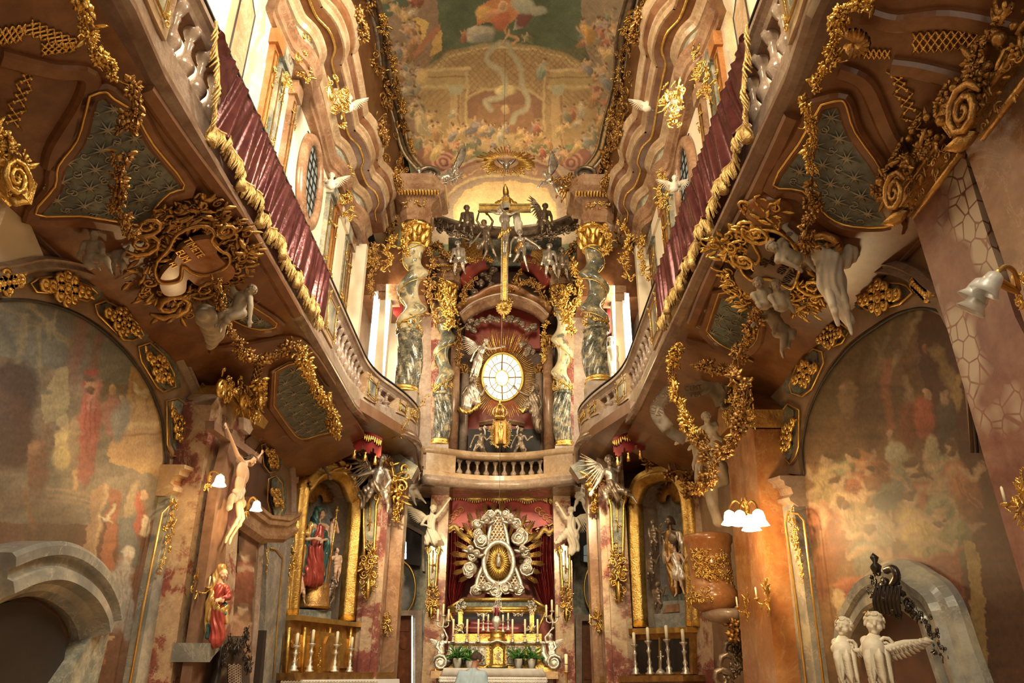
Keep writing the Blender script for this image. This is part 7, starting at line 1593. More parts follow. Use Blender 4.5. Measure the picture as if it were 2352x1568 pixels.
# ---------------------------------------------------------------- lamps, sconces
def tulip(par, c, r_, dn, lit, nm='glass_shade'):
 bm = NB(); n = V(dn).normalized(); lathe(bm, c, [(r_*.25, 0), (r_*.6, r_*.25), (r_*.75, r_*.8), (r_*.8, r_*1.3), (r_*1.15, r_*1.9), (r_*1.05, r_*1.85), (r_*.7, r_*1.2), (r_*.5, r_*.4)], 16, tuple(n), lambda q, z: 1+(.10*math.cos(q*8*PI) if z > r_*1.4 else 0)); P(nm, bm, M['glow' if lit else 'glass'], par)
 if not lit:
  bm = NB(); tube(bm, [V(c)+n*r_*.3, V(c)+n*r_*1.1], .008, 6); ball(bm, V(c)+n*r_*1.1, .02, 10); P('filament_bulb', bm, M['candle'], par)
def lamp(pl, base, arms, r_, label, lit, power=0, d=.2, dn=(0, 0, -1)):
 t = T('wall_lamp', label, 'lamp', tuple(pl.at(*base))); bm = NB(); clump(bm, pl.at(*base, .05), pl.n, r_*1.3, random.Random(1), 'sl', 10)
 for a in arms: tube(bm, [pl.at(x, y, .05+d*i/max(1, len(a)-1)) for i, (x, y) in enumerate(sp2(a, 4))], .012, 6)
 P('brass_arms', bm, M['goldline'], t)
 for a in arms:
  e = pl.at(*a[-1], .05+d*(len(sp2(a, 4))-1)/max(1, len(a)-1) if False else .05+d*(len(sp2(a, 4))-1)/(len(a)-1)); tulip(t, e, r_, dn, lit)
  if power: o = point('lamp_light', tuple(e+V(dn)*r_*2.6+pl.n*.05), power, WARM, .04)
 return t
lamp(PX(-3.35), (476, 1108), [[(478, 1106), (482, 1086), (496, 1082), (507, 1090)]], .062, 'lit glass lamp left of the carved crucified figure', True, 22, .06)
lamp(PX(-3.2), (565, 1172), [[(567, 1170), (574, 1148), (582, 1142), (591, 1150)]], .058, 'lit bell-shaped glass lamp right of the carved crucified figure', True, 12, .06)
lamp(PX(2.8), (1712, 1170), [[(1710, 1165), (1690, 1150), (1678, 1160), (1674, 1172)], [(1714, 1165), (1708, 1150), (1700, 1160), (1698, 1172)], [(1716, 1165), (1726, 1150), (1736, 1158), (1740, 1170)], [(1715, 1168), (1718, 1160), (1722, 1170), (1722, 1182)]], .085, 'cluster of four blazing glass lamps on the orange pier', True, 10, .05)
point('lamp_light', tuple(PX(2.6).at(1712, 1215)), 34, WARM, .08)
lamp(PX(2.65), (2345, 668), [[(2340, 665), (2330, 625), (2310, 612), (2292, 625)], [(2338, 668), (2310, 650), (2290, 640), (2262, 640)], [(2338, 672), (2310, 662), (2285, 650), (2260, 668)]], .055, 'unlit brass lamp with three tulip glasses at the right edge', False, 0, .12, (-.5, .5, -.75))
spot('picture_lamp', (-3.0, 5.9, 2.6), (-3.9, 6.7, 3.5), 24, (1, .62, .18), 55, .05); spot('picture_lamp', (2.5, 6.6, 2.6), (3.34, 7.1, 3.2), 18, (1, .62, .18), 58, .05)
def sconce(pl, c, h, side, label, lit=False, cand=True):
 t = T('candle_sconce', label, 'sconce', tuple(pl.at(*c)), 'gilded candle sconces'); bm = NB(); r = random.Random(int(c[0])); k = (pl.at(c[0], c[1]-1)-pl.at(*c)).length; x, y = c
 for q, R in ((-.42, .10), (-.25, .16), (-.05, .24), (.1, .2), (.28, .14), (.42, .08)): clump(bm, pl.at(x, y+h*q, .05), pl.n, h*R*k, r, 'lsl', 9, .8, 1.3, (0, 0, 1))
 for s in (-1, 1): leafm(bm, pl.at(x, y-h*.1, .06), pl.at(x+s*h*.16, y-h*.34, .1), pl.n, h*.09*k, .2); leafm(bm, pl.at(x, y+h*.05, .06), pl.at(x+s*h*.14, y+h*.36, .1), pl.n, h*.08*k, .2)
 leafm(bm, pl.at(x, y, .08), pl.at(x, y-h*.52, .08), pl.n, h*.08*k, .1); e = (x+side*h*.32, y+h*.06)
 tube(bm, [pl.at(a, b, d) for a, b, d in ((x, y+h*.05, .05), (x+side*h*.1, y+h*.2, .15), (x+side*h*.24, y+h*.2, .2), (e[0], e[1]+h*.05, .2))], h*.018*k, 6); lathe(bm, pl.at(*e, .2), [(h*.02*k, -h*.04*k), (h*.08*k, 0), (h*.08*k, h*.02*k)], 10)
 P('gilt_bracket', bm, M['gold'], t)
 if cand: bm = NB(); lathe(bm, pl.at(*e, .2), [(h*.025*k, 0), (h*.023*k, h*.28*k), (h*.004*k, h*.31*k)], 8); P('candle', bm, M['candle'], t)
sconce(PX(-3.45), (452, 1345), 84, 1, 'gilt leafy sconce on the rose pier left of the standing Mary statue')
sconce(PY(15.25), (891, 1432), 56, -1, 'gilt sconce on the left passage pier', cand=False)
sconce(PY(15.25), (1374, 1425), 60, -1, 'gilt sconce on the right passage pier')
sconce(PX(2.93), (1718, 1390), 76, -1, 'gilt candle sconce under the bright lamps, nearer the pulpit'); sconce(PX(2.93), (1765, 1370), 84, -1, 'gilt candle sconce under the bright lamps, nearer the grey pilaster')
sconce(PX(2.6), (2352, 1150), 130, -1, 'large gilt candle sconce cut by the right photo edge')
t = T('carved_stall_top', 'black-brown carved stall crest with cane panel at the lower left', 'furniture', tuple(PX(-3.2).at(545, 1540))); pl = PX(-3.1); r = random.Random(2)
bm = NB(); plate(bm, pl, sp2([(512, 1470), (530, 1468), (548, 1460), (566, 1466), (560, 1490), (572, 1530), (566, 1620), (500, 1620), (508, 1540)], 4), -.1, 0); P('carved_board', bm, M['darkwood'], t)
bm = NB(); [clump(bm, pl.at(x, y, .03), pl.n, R, r, 'sl', 20, .7) for x, y, R in ((560, 1464, .10), (545, 1478, .10), (524, 1482, .09), (564, 1500, .09), (568, 1530, .09), (514, 1515, .07))]; P('crest_carving', bm, M['darkwood'], t)
bm = NB(); [tube(bm, [pl.at(527+i*5+2.4*math.cos(q), 1528+j*6+(3 if i % 2 else 0)+2.8*math.sin(q), .01) for q in [k_*PI/3 for k_ in range(6)]], .006, 4, True) for i in range(6) for j in range(10)]; P('cane_panel', bm, M['ledge'], t)
bm = NB(); plate(bm, PX(-3.3), [(602, 1447), (608, 1447), (594, 1620), (585, 1620)], -.05, .03); O('black_post', bm, M['dark'], 'thin black perforated post left of the Madonna altar', 'post', smooth=False)
bm = NB(); plate(bm, PX(-3.25), [(453, 1476), (506, 1478), (502, 1486), (478, 1492), (466, 1505), (455, 1520), (448, 1520)], -.25, .12); O('wall_bracket', bm, M['bluegrey'], 'small grey stone bracket carrying the standing Mary statue', 'bracket', smooth=False)
# ---------------------------------------------------------------- garlands, cartouches and shells on the soffits
def px_garland(pl, pts, rp, label, mat, seed, d=.28, grp=None, kinds='fflfb'):
 P3 = [pl.at(x, y, d) for x, y in sp2(pts, 4)]; R = 1.45*rp/FPX*sum((p-CAMP).length for p in P3)/len(P3); bm = NB()
 garland(bm, P3, lambda q: R*(.8+.3*math.sin(q*19+seed)), random.Random(seed), pl.n, .62, kinds)
 return O('flower_garland', bm, M[mat], label, 'garland', grp)
LG = [([(190, -20), (192, 20), (200, 62), (206, 100), (222, 128), (250, 150), (262, 180)], 15, 'bright gilt flower garland at the top left', 'gold'), ([(300, 195), (306, 240), (292, 285), (290, 300)], 14, 'gilt garland piece below the top left one, by the brown ledge', 'oldgold'), ([(280, 350), (272, 400), (278, 440), (272, 480), (292, 520), (310, 545)], 15, 'brown-gold garland hanging over the star panel at the left', 'oldgold'), ([(498, 640), (505, 690), (515, 740), (540, 775), (560, 805)], 10, 'thin gilt garland falling from the left cartouche', 'oldgold'), ([(540, 800), (575, 820), (610, 825), (650, 808), (690, 790)], 13, 'gilt garland festooned over the left capital', 'oldgold'), ([(690, 795), (702, 840), (725, 890), (752, 925), (765, 960), (775, 1005)], 13, 'gilt garland falling toward the Madonna niche', 'gold'), ([(590, 870), (600, 900), (585, 935)], 14, 'gilt flower cluster beside the left capital', 'gold')]
RG = [([(2010, 0), (1960, 10), (1925, 30), (1925, 60), (1915, 100), (1900, 140), (1880, 180), (1868, 205)], 15, 'bright gilt flower garland at the top right', 'gold'), ([(1850, 235), (1862, 280), (1866, 320), (1860, 360), (1868, 400)], 11, 'gilt garland hanging below the top right flowers', 'gold'), ([(1862, 430), (1868, 470), (1862, 500), (1850, 545), (1868, 580)], 15, 'brown-gold garland in the white angel\'s arms', 'oldgold'), ([(1740, 700), (1730, 750), (1705, 800), (1690, 840), (1640, 845), (1590, 835)], 13, 'gilt garland below the right cartouche', 'oldgold'), ([(1560, 795), (1545, 840), (1548, 880), (1560, 910), (1575, 960), (1600, 1000)], 13, 'gilt garland running down over the white banner', 'gold'), ([(1690, 860), (1715, 900), (1705, 950), (1690, 1000), (1640, 1050)], 15, 'thick gilt garland beside the orange pier', 'oldgold'), ([(1600, 1000), (1625, 1040), (1640, 1080), (1600, 1120)], 14, 'gilt garland above the pulpit', 'oldgold')]
for i, (p, r_, lb, m) in enumerate(LG): px_garland(LS, p, r_, lb, m, i)
for i, (p, r_, lb, m) in enumerate(RG): px_garland(RS if i < 4 else (PX(2.3) if i == 4 else PX(2.55)), p, r_, lb, m, 20+i)
def ring_clump(bm, pl, pts, R, d, seed, kinds='lsl', k=7):
 r = random.Random(seed)
 for x, y in sp2(pts, 3, True): clump(bm, pl.at(x, y, d), pl.n, R, r, kinds, k, .8)
def text(par, pl, s, x, y, size, ang, m, d, nm='inscription'):
 """raised lettering laid on pl, reading direction at ang degrees in the picture"""
 cu = bpy.data.curves.new(nm, 'FONT'); cu.body = s; cu.size = size; cu.extrude = .006; cu.align_x = 'CENTER'; cu.align_y = 'CENTER'; cu.materials.append(M[m])
 q_ = bpy.data.objects.new(nm, cu); COL.objects.link(q_); dg = bpy.context.evaluated_depsgraph_get(); me = bpy.data.meshes.new_from_object(q_.evaluated_get(dg)); bpy.data.objects.remove(q_); me['loc'] = 1; o = bpy.data.objects.new(nm, me); COL.objects.link(o); p = pl.at(x, y, d); q = pl.at(x+8*math.cos(math.radians(ang)), y+8*math.sin(math.radians(ang)), d)
 u = (q-p).normalized(); n = pl.n.normalized(); v = n.cross(u); R = Matrix((u, v, n)).transposed().to_4x4(); o.parent = par; o.matrix_local = Matrix.Translation(p-V(par.location)) @ R; return o
t = T('inscribed_cartouche', 'orange-brown cartouche with gilt rocaille rim reading TIMETE EUM', 'cartouche', tuple(LS.at(440, 590)))
out = [(362, 600), (388, 570), (405, 540), (440, 522), (475, 520), (492, 536), (486, 552), (505, 575), (525, 585), (526, 605), (505, 622), (470, 632), (440, 626), (420, 612), (415, 640), (395, 650), (368, 648), (356, 625)]
bm = NB(); plate(bm, LS, sp2(out, 4, True), .1, .16); P('plate', bm, M['orange'], t, False)
bm = NB(); tube(bm, [LS.at(x, y, .17) for x, y in sp2(out, 4, True)], .017, 7, True); ring_clump(bm, LS, [(340, 590), (370, 535), (390, 498), (430, 490), (470, 486), (505, 508), (545, 540), (560, 575), (545, 610), (515, 645), (470, 660), (440, 660), (400, 675), (345, 660)], .16, .06, 2, 'llls', 9)
for x, y, R in ((330, 560, .2), (340, 520, .16), (475, 665, .2), (520, 530, .12)): scroll(bm, LS.at(x, y, .2), LS.u, LS.v, R*.8, 1.6, .024)
P('gilt_rocaille', bm, M['oldgold'], t)
for s_, x, y, z in (('TIMETE', 445, 569, .1), ('EUM', 420, 588, .1), ('H I', 397, 608, .07)): text(t, LS, s_, x, y, z, 49, 'goldline', .17)
t = T('inscribed_cartouche', 'brown cartouche with dark letters and gilt rim under the right gallery', 'cartouche', tuple(RS.at(1790, 610)))
out = [(1700, 600), (1715, 595), (1735, 605), (1745, 590), (1730, 560), (1735, 535), (1760, 528), (1790, 535), (1820, 560), (1838, 600), (1830, 640), (1818, 662), (1790, 650), (1760, 640), (1730, 645), (1705, 625)]
bm = NB(); plate(bm, RS, sp2(out, 4, True), .1, .16); P('plate', bm, M['brownpale'], t, False)
bm = NB(); tube(bm, [RS.at(x, y, .17) for x, y in sp2(out, 4, True)], .017, 7, True); ring_clump(bm, RS, [(1662, 575), (1690, 560), (1710, 530), (1735, 500), (1775, 490), (1690, 620), (1700, 660), (1725, 690), (1850, 660), (1840, 700), (1870, 640)], .16, .06, 5, 'llls', 9)
for x, y, R in ((1708, 600, .12), (1738, 540, .14), (1868, 660, .16)): scroll(bm, RS.at(x, y, .22), RS.u, RS.v, R, 1.6, .022)
P('gilt_rocaille', bm, M['gold'], t)
for s_, x, y in (('SEL', 1758, 603), ('RES', 1778, 598), ('EIN', 1798, 620), ('NIVIT', 1812, 640)): text(t, RS, s_, x, y, .10, -52, 'woodframe', .17)
BPl = PY(9.3)
t = T('inscribed_banner', 'white curling banner with two rows of letters under the right gallery', 'banner', tuple(BPl.at(1530, 920)))
def ribbon(par, mid, w_, d=.2, seed=0, nm='banner_strip'):
 bm = NB(); m_ = sp2(mid, 6); rows = []
 for i, (x, y) in enumerate(m_):
  a, b = m_[max(0, i-1)], m_[min(len(m_)-1, i+1)]; dx, dy = b[0]-a[0], b[1]-a[1]; l = math.hypot(dx, dy) or 1; nx, ny = -dy/l, dx/l; q = d+.10*math.sin(i*.35+seed)
  rows.append([bm.verts.new(BPl.at(x+nx*w_*.5*f, y+ny*w_*.5*f, q+.04*abs(f))) for f in (-1, -.5, 0, .5, 1)])
 for A, B in zip(rows, rows[1:]):
  for j in range(4): bm.faces.new((A[j], A[j+1], B[j+1], B[j]))
 bmesh.ops.solidify(bm, geom=bm.faces[:], thickness=.02); P(nm, bm, M['stuccodim'], par)
ribbon(t, [(1560, 895), (1530, 905), (1510, 930), (1512, 955), (1535, 985)], 32); ribbon(t, [(1572, 900), (1600, 895), (1630, 885), (1650, 905), (1660, 930)], 34, .22, 2); ribbon(t, [(1525, 975), (1545, 995), (1575, 1010)], 26, .1, 3); ribbon(t, [(1655, 935), (1670, 925), (1680, 895), (1665, 880), (1660, 900)], 16, .25, 1)
for s_, x, y, a, z in (('ILLIS', 1503, 935, -74, .10), ('CORN', 1527, 905, -38, .10), ('VITÆ', 1521, 940, -62, .10), ('ET', 1542, 913, -35, .10), ('CEPIT', 1592, 891, -6, .09), ('PER', 1598, 906, -6, .09)): text(t, BPl, s_, x, y, z, a, 'woodframe', .38)
bm = NB(); c = (1965, 95)
for i in range(11): a = -1.9+i*.38; leafm(bm, RS.at(*c, .15), RS.at(c[0]+40*math.cos(a)*.9, c[1]+34*math.sin(a), .2), RS.n, .12, .25)
O('gilt_shell', bm, M['oldgold'], 'gilt scallop shell on the dark soffit at the upper right', 'shell')
bm = NB(); ball(bm, RS.at(1772, 472, -.05), .24, 20, (1, 1, .8)); O('gilt_boss', bm, M['orange'], 'glossy orange rounded boss under the right gallery', 'boss')
for pl, c, R, lb in ((WL, (352, 690), .20, 'gilt and brown volute above the left arch shoulder'), (LS, (395, 700), .22, 'brown scroll volute below the left cartouche'), (RS, (1890, 560), .2, 'brown-gold scroll behind the white angel'), (WL, (330, 680), .14, 'gilt carved tuft on the shoulder of the left arch')):
 bm = NB(); r = random.Random(int(c[0])); scroll(bm, pl.at(*c, .12), pl.u, pl.v, R, 1.7, R*.24); clump(bm, pl.at(c[0]+8, c[1]+14, .1), pl.n, R*.9, r, 'lsl', 9); O('carved_volute', bm, M['oldgold'], lb, 'ornament')
# ---------------------------------------------------------------- gilding of the upper walls
UP = [(695, 145, 34, 'gilt capital with hanging cloth on the left upper wall, nearest'), (776, 232, 46, 'large gilt shell cartouche breaking the main cornice on the left'), (795, 468, 30, 'gilt capital on the left upper wall beyond the oval window'), (705, 90, 20, 'gilt frieze boss high on the left upper wall'), (800, 395, 18, 'gilt frieze boss over the left oval window'), (850, 590, 26, 'gilt capital on the left upper wall nearest the choir'), (660, 190, 18, 'gilt tuft on the second left pilaster')]
RP_ = [(1612, 180, 34, 'gilt capital with hanging cloth on the right upper wall, nearest'), (1546, 240, 46, 'large gilt shell cartouche breaking the main cornice on the right'), (1522, 455, 30, 'gilt capital on the right upper wall beyond the oval window'), (1598, 115, 20, 'gilt frieze boss high on the right upper wall'), (1520, 405, 18, 'gilt frieze boss over the right oval window'), (1468, 530, 24, 'gilt capital on the right upper wall nearest the choir'), (1625, 210, 16, 'gilt tuft on the second right pilaster')]
for s, lst in ((-1, UP), (1, RP_)):
 for i, (x, y, R, lb) in enumerate(lst):
  pl = PX(-3.15 if s < 0 else 2*XC+3.15) if i in (1,) else PX(-3.72 if s < 0 else 2*XC+3.72); bm = NB(); r = random.Random(i+s); k = (pl.at(x, y)-CAMP).length/FPX; t = T('wall_ornament', lb, 'ornament', tuple(pl.at(x, y)), 'gilt ornaments of the upper walls')
  for j in range(3): clump(bm, pl.at(x+(j-1)*3, y+(j-1)*R*.55, .05), V((pl.n.x, -1, 0)), R*k*.55, r, 'slsf', 13, .8, 1.3, (0, 0, 1))
  for q in (-1, 1): scroll(bm, pl.at(x+q*R*.35, y-R*.3, .1), pl.u, pl.v, R*k*.4, 1.6, R*k*.09)
  P('gilt_carving', bm, M['gold'], t)
  if i == 1:
   bm = NB(); plate(bm, PY(pl.at(x, y).y), sp2([(x-12, y-20), (x+14, y-16), (x+16, y+14), (x, y+26), (x-14, y+10)], 3, True), 0, .08); P('cream_shield', bm, M['stucco'], t)
for s in (-1, 1):
 for i, (y, z, o_) in enumerate(((8.2, 12.3, .9), (9.9, 12.35, .85), (12.9, 12.35, .9), (14.6, 12.35, .9))):
  bm = NB(); r = random.Random(i); x = XU+.05+outw(y)+.9
  garland(bm, [V((x-.08, y-.35, z+.1)), V((x, y, z)), V((x-.08, y+.35, z+.1))], .12, r, (1, 0, -1), .6)
  if s > 0: mir(bm)
  O('cornice_flowers', bm, M['oldgold'], 'gilt flower tuft on the %s main cornice, %s from the altar' % (SIDE[s], ['fourth', 'third', 'second', 'first'][i]), 'ornament')
# ---------------------------------------------------------------- figures
def PYX(px, py, X): return PY(AX(px, py, X).y)
def PYS(px, py, pl, b=.35): return PY(pl.at(px, py).y-b)
CXP = PX(-3.25)
t = T('wall_crucifix', 'brown wooden cross fixed to the rose pier behind the carved pale figure', 'cross', tuple(CXP.at(545, 1000)))
bm = NB(); plate(bm, CXP, [(497, 966), (606, 1048), (604, 1064), (496, 986)], -.12, -.02); P('crossbeam', bm, M['crosswood'], t, False)
bm = NB(); plate(bm, CXP, [(542, 985), (560, 998), (532, 1130), (508, 1600), (440, 1600), (506, 1130)], -.14, -.03); P('post', bm, M['crosswood'], t, False)
bm = NB(); plate(bm, CXP, [(552, 958), (566, 964), (574, 985), (566, 998), (552, 985)], -.02, .04); P('title_board', bm, M['ledge'], t, False)
def thorn(o, X, u, R_, F, up):
 bm = NB(); h = X['h']
 for k in range(3): tube(bm, [h+up*(.12+.05*k)*u+(R_*math.cos(a)+F*math.sin(a))*(.42+.03*math.sin(a*3+k))*u for a in [j*PI/7 for j in range(14)]], .035*u, 5, True)
 P('thorn_crown', bm, M['crosswood'], o)
 bm = NB(); r = random.Random(1)
 for s in (-1, 1): leafm(bm, h+R_*s*.4*u, h+R_*s*.95*u+up*.05*u, F, .12*u, .05)
 leafm(bm, h+up*.3*u, h+up*.9*u, F, .12*u, .05); P('gilt_halo_rays', bm, M['gold'], o)
fig('crucified_figure', 'pale painted crucified figure with loincloth between the two lit lamps', 'statue', CXP, 24, dict(h=(579, 1054, .75), n=(563, 1062, .45), p=(546, 1136, .35), s1=(577, 1067, .35), s2=(546, 1046, .45), e1=(588, 1056, .2), w1=(599, 1043, .05), g1=(603, 1038, .1), e2=(534, 1016, .25), w2=(521, 982, .05), g2=(517, 972, .1), k1=(558, 1190, .9), a1=(530, 1236, .3), t1=(524, 1262, .6), k2=(549, 1188, .75), a2=(522, 1234, .25), t2=(514, 1258, .5)), 'skin', 1.3, .92, robes=[('loincloth', 'stuccodim', [[(556, 1128, .5, .34), (545, 1140, .5, .42), (532, 1146, .5, .3)], [(535, 1140, .6, .25), (528, 1160, .5, .28), (522, 1172, .5, .12)], [(552, 1142, .5, .38), (556, 1160, .6, .3)]])], face=(.3, -.6, 1), hair='long', hairmat='hair', extra=thorn)
MPn = PYX(500, 1400, -3.15)
fig('mourning_statue', 'painted statue of a woman in gold mantle and red robe on the stone bracket', 'statue', MPn, 25, dict(h=(513, 1318, 0), n=(506, 1338, 0), p=(497, 1398, 0), s1=(519, 1348, .1), s2=(490, 1350, 0), e1=(526, 1372, .4), w1=(510, 1374, .8), e2=(490, 1382, .3), w2=(504, 1378, .8)), 'skin', 1, 1, robes=[('red_robe', 'mantlered', [[(505, 1350, 0, .5), (501, 1385, .1, .55), (500, 1430, .1, .6), (498, 1468, .1, .72)], [(508, 1395, .35, .3), (506, 1468, .3, .35)], [(519, 1350, .1, .3), (526, 1372, .4, .26), (514, 1374, .7, .2)]]), ('gold_mantle', 'mantlegold', [[(508, 1305, -.1, .42), (500, 1325, -.25, .45), (490, 1350, -.1, .42), (482, 1385, .1, .42), (480, 1420, .1, .35)], [(518, 1395, .1, .28), (520, 1430, .1, .2)], [(488, 1375, .2, .4), (500, 1395, .45, .35), (512, 1402, .45, .25)], [(480, 1400, 0, .35), (476, 1440, 0, .3), (478, 1455, 0, .2)]]), ('blue_green_lining', 'mantleblue', [[(515, 1385, .2, .2), (517, 1410, .2, .22)], [(479, 1435, .1, .25), (478, 1462, .1, .18)]])], face=(.7, -.25, .7), hair=None)
fig('madonna_statue', 'painted Madonna statue in red robe and dark mantle in the left niche', 'statue', SAL, 25, dict(h=(735, 1181, 0), n=(731, 1200, 0), p=(724, 1265, 0), s1=(748, 1208, .1), s2=(716, 1210, .1), e1=(752, 1238, .4), w1=(742, 1240, .8), e2=(705, 1238, .3), w2=(722, 1236, .7)), 'skin', 1, 1, robes=[('red_robe', 'mantlered', [[(730, 1215, 0, .55), (724, 1265, .1, .62), (720, 1330, .2, .75)], [(735, 1245, .3, .3), (735, 1335, .3, .4)], [(712, 1260, .3, .3), (706, 1335, .3, .42)]]), ('dark_mantle', 'mantleblue', [[(731, 1172, -.15, .42), (722, 1205, -.2, .45), (702, 1240, -.1, .45), (695, 1290, -.1, .4), (700, 1335, 0, .35)], [(745, 1225, .3, .35), (750, 1260, .3, .42), (742, 1295, .2, .4), (738, 1330, .1, .3)]]), ('gold_lining', 'mantlegold', [[(715, 1205, .3, .28), (706, 1225, .35, .3)], [(746, 1285, .4, .2), (742, 1320, .3, .16)], [(700, 1255, .2, .2), (694, 1300, .2, .2)]])], face=(.25, -.3, 1), hair='long', hairmat='hair')
def putto(pl, h, n, p, arms, legs, hh, label, mat='stucco', wings=(), face=None, hair='curl', hairmat=None, nm='cherub', **kw):
 J = dict(h=h, n=n, p=p)
 L = ((pl.at(n[0], n[1])-pl.at(p[0], p[1])).length); dx, dy = p[0]-n[0], p[1]-n[1]; l = math.hypot(dx, dy) or 1; ux, uy = -dy/l, dx/l; sw = hh*.62; nd = (n[2] if len(n) > 2 else 0)
 J['s1'] = (n[0]-ux*sw+dx*.1, n[1]-uy*sw+dy*.1, nd); J['s2'] = (n[0]+ux*sw+dx*.1, n[1]+uy*sw+dy*.1, nd)
 if J['s1'][0] < J['s2'][0]: J['s1'], J['s2'] = J['s2'], J['s1']
 for k, a in zip('12', arms):
  if a: J['e'+k], J['w'+k] = a
 for k, a in zip('12', legs):
  if a:
   J['k'+k] = a[0]
   if len(a) > 1: J['a'+k] = a[1]; J['t'+k] = (a[1][0]+(a[1][0]-a[0][0])*.25+hh*.12, a[1][1]+hh*.35, (a[1][2] if len(a[1]) > 2 else 0)+.3)
 return fig(nm, label, 'statue', pl, hh, J, mat, .8, 1.28, wings=wings, face=face, hair=hair, hairmat=hairmat, **kw)
putto(SAL, (765, 1196), (762, 1210), (756, 1238), [((776, 1222, .4), (774, 1205, .6)), ((750, 1222, .4), (742, 1226, .6))], [((762, 1248, .6), (758, 1262, .4)), ((750, 1250, .6), (748, 1262, .4))], 17, 'painted child held at the Madonna\'s arm in the left niche', 'skin', hairmat='hair')
putto(SAL, (773, 1264), (773, 1277), (775, 1300), [((784, 1288), (780, 1300)), ((763, 1284), (757, 1276))], [((780, 1312, .3), (776, 1328)), ((770, 1314, .3), (770, 1330))], 14, 'flesh-coloured cherub at the right side of the left niche', 'skin', hairmat='hair')
putto(SAL, (694, 1316), (694, 1330), (692, 1352), [((703, 1336), (702, 1320)), ((684, 1340), (680, 1348))], [((698, 1362, .4), (698, 1378)), ((686, 1366, .3), (684, 1382))], 14, 'flesh-coloured cherub low at the left of the left niche', 'skin', hairmat='hair')
putto(SAL, (765, 1330), (764, 1342), (760, 1362), [((774, 1346, .3), (776, 1334)), ((754, 1350, .3), (748, 1346))], [((766, 1374, .3), (758, 1386)), ((754, 1372, .3), (750, 1384))], 14, 'bronze-toned cherub beside the gilt globe in the left niche', 'bronze')
fig('saint_statue', 'brown-bearded saint statue in dark gilt robe in the right niche', 'statue', SAR, 24, dict(h=(1538, 1196, .3), n=(1539, 1216, .2), p=(1543, 1285, 0), s1=(1560, 1224, .1), s2=(1522, 1226, .2), e1=(1568, 1258, .2), w1=(1558, 1272, .5), e2=(1518, 1248, .5), w2=(1516, 1226, .7)), 'bronze', 1, 1, robes=[('gilt_robe', 'oldgold', [[(1541, 1228, 0, .6), (1545, 1290, 0, .65), (1552, 1350, 0, .6)], [(1566, 1240, 0, .35), (1580, 1300, 0, .35), (1582, 1355, 0, .3)]]), ('silver_cloak', 'silver', [[(1560, 1225, .2, .34), (1574, 1260, .1, .4), (1576, 1330, 0, .35)], [(1527, 1240, .2, .25), (1530, 1290, .2, .3)]])], face=(-.2, -.35, 1), hair='beard', hairmat='hair')
fig('boy_statue', 'smaller silver-tunic boy statue standing before the bearded saint', 'statue', SAR, 17, dict(h=(1548, 1255, .9), n=(1551, 1270, .9), p=(1556, 1308, .9), s1=(1564, 1275, .9), s2=(1540, 1276, .9), e1=(1572, 1290, 1.1), w1=(1578, 1278, 1.2), e2=(1534, 1288, 1.1), w2=(1530, 1276, 1.2), k1=(1564, 1336, 1.1), a1=(1570, 1358, .9), t1=(1572, 1364, 1.3), k2=(1552, 1338, 1.1), a2=(1554, 1362, .9), t2=(1550, 1368, 1.4)), 'skin', 1, 1, robes=[('silver_tunic', 'brightsilver', [[(1552, 1276, .9, .5), (1556, 1300, .9, .52), (1556, 1322, .9, .72)], [(1562, 1300, 1., .3), (1568, 1325, 1., .4)]])], face=(-.5, .1, 1), hairmat='hair')
for h, n, p, lb in (((1500, 1200), (1501, 1212), (1501, 1235), 'bronze cherub at the top left of the right niche'), ((1496, 1272), (1496, 1284), (1493, 1306), 'bronze cherub midway down the left of the right niche'), ((1511, 1342), (1510, 1354), (1510, 1376), 'bronze cherub with a trumpet at the foot of the right niche')):
 putto(SAR, h, n, p, [((h[0]+12, n[1]+8, .3), (h[0]+16, n[1]-4, .4)), ((h[0]-10, n[1]+10, .3), (h[0]-8, n[1]+20, .4))], [((p[0]+8, p[1]+10, .4), (p[0]+4, p[1]+22)), ((p[0]-4, p[1]+12, .3), (p[0]-6, p[1]+24))], 14, lb, 'bronze')
DL, DR = PY(14.2), PY(14.2)
fig('angel_statue', 'polished silver angel reclining above the left marble pier with one arm stretched out', 'statue', DL, 26, dict(h=(876, 1054, .2), n=(872, 1074, 0), p=(862, 1118, 0), s1=(886, 1080, 0), s2=(852, 1084, .2), e1=(896, 1104, .3), w1=(884, 1122, .5), e2=(824, 1092, .3), w2=(796, 1088, .2), g2=(788, 1088, .2), k1=(884, 1130, .6), a1=(892, 1160, .2), t1=(890, 1172, .5), k2=(850, 1132, .6), a2=(842, 1150, .2)), 'silver', 1, 1, robes=[('drapery', 'bronze', [[(860, 1110, .1, .45), (845, 1125, .2, .45), (828, 1138, .2, .3)], [(866, 1118, .1, .45), (885, 1130, .3, .35)], [(838, 1132, .2, .3), (832, 1165, .2, .2)]])], wings=[[(852, 1085), (838, 1050), (818, 1112)]], face=(.1, 0, 1))
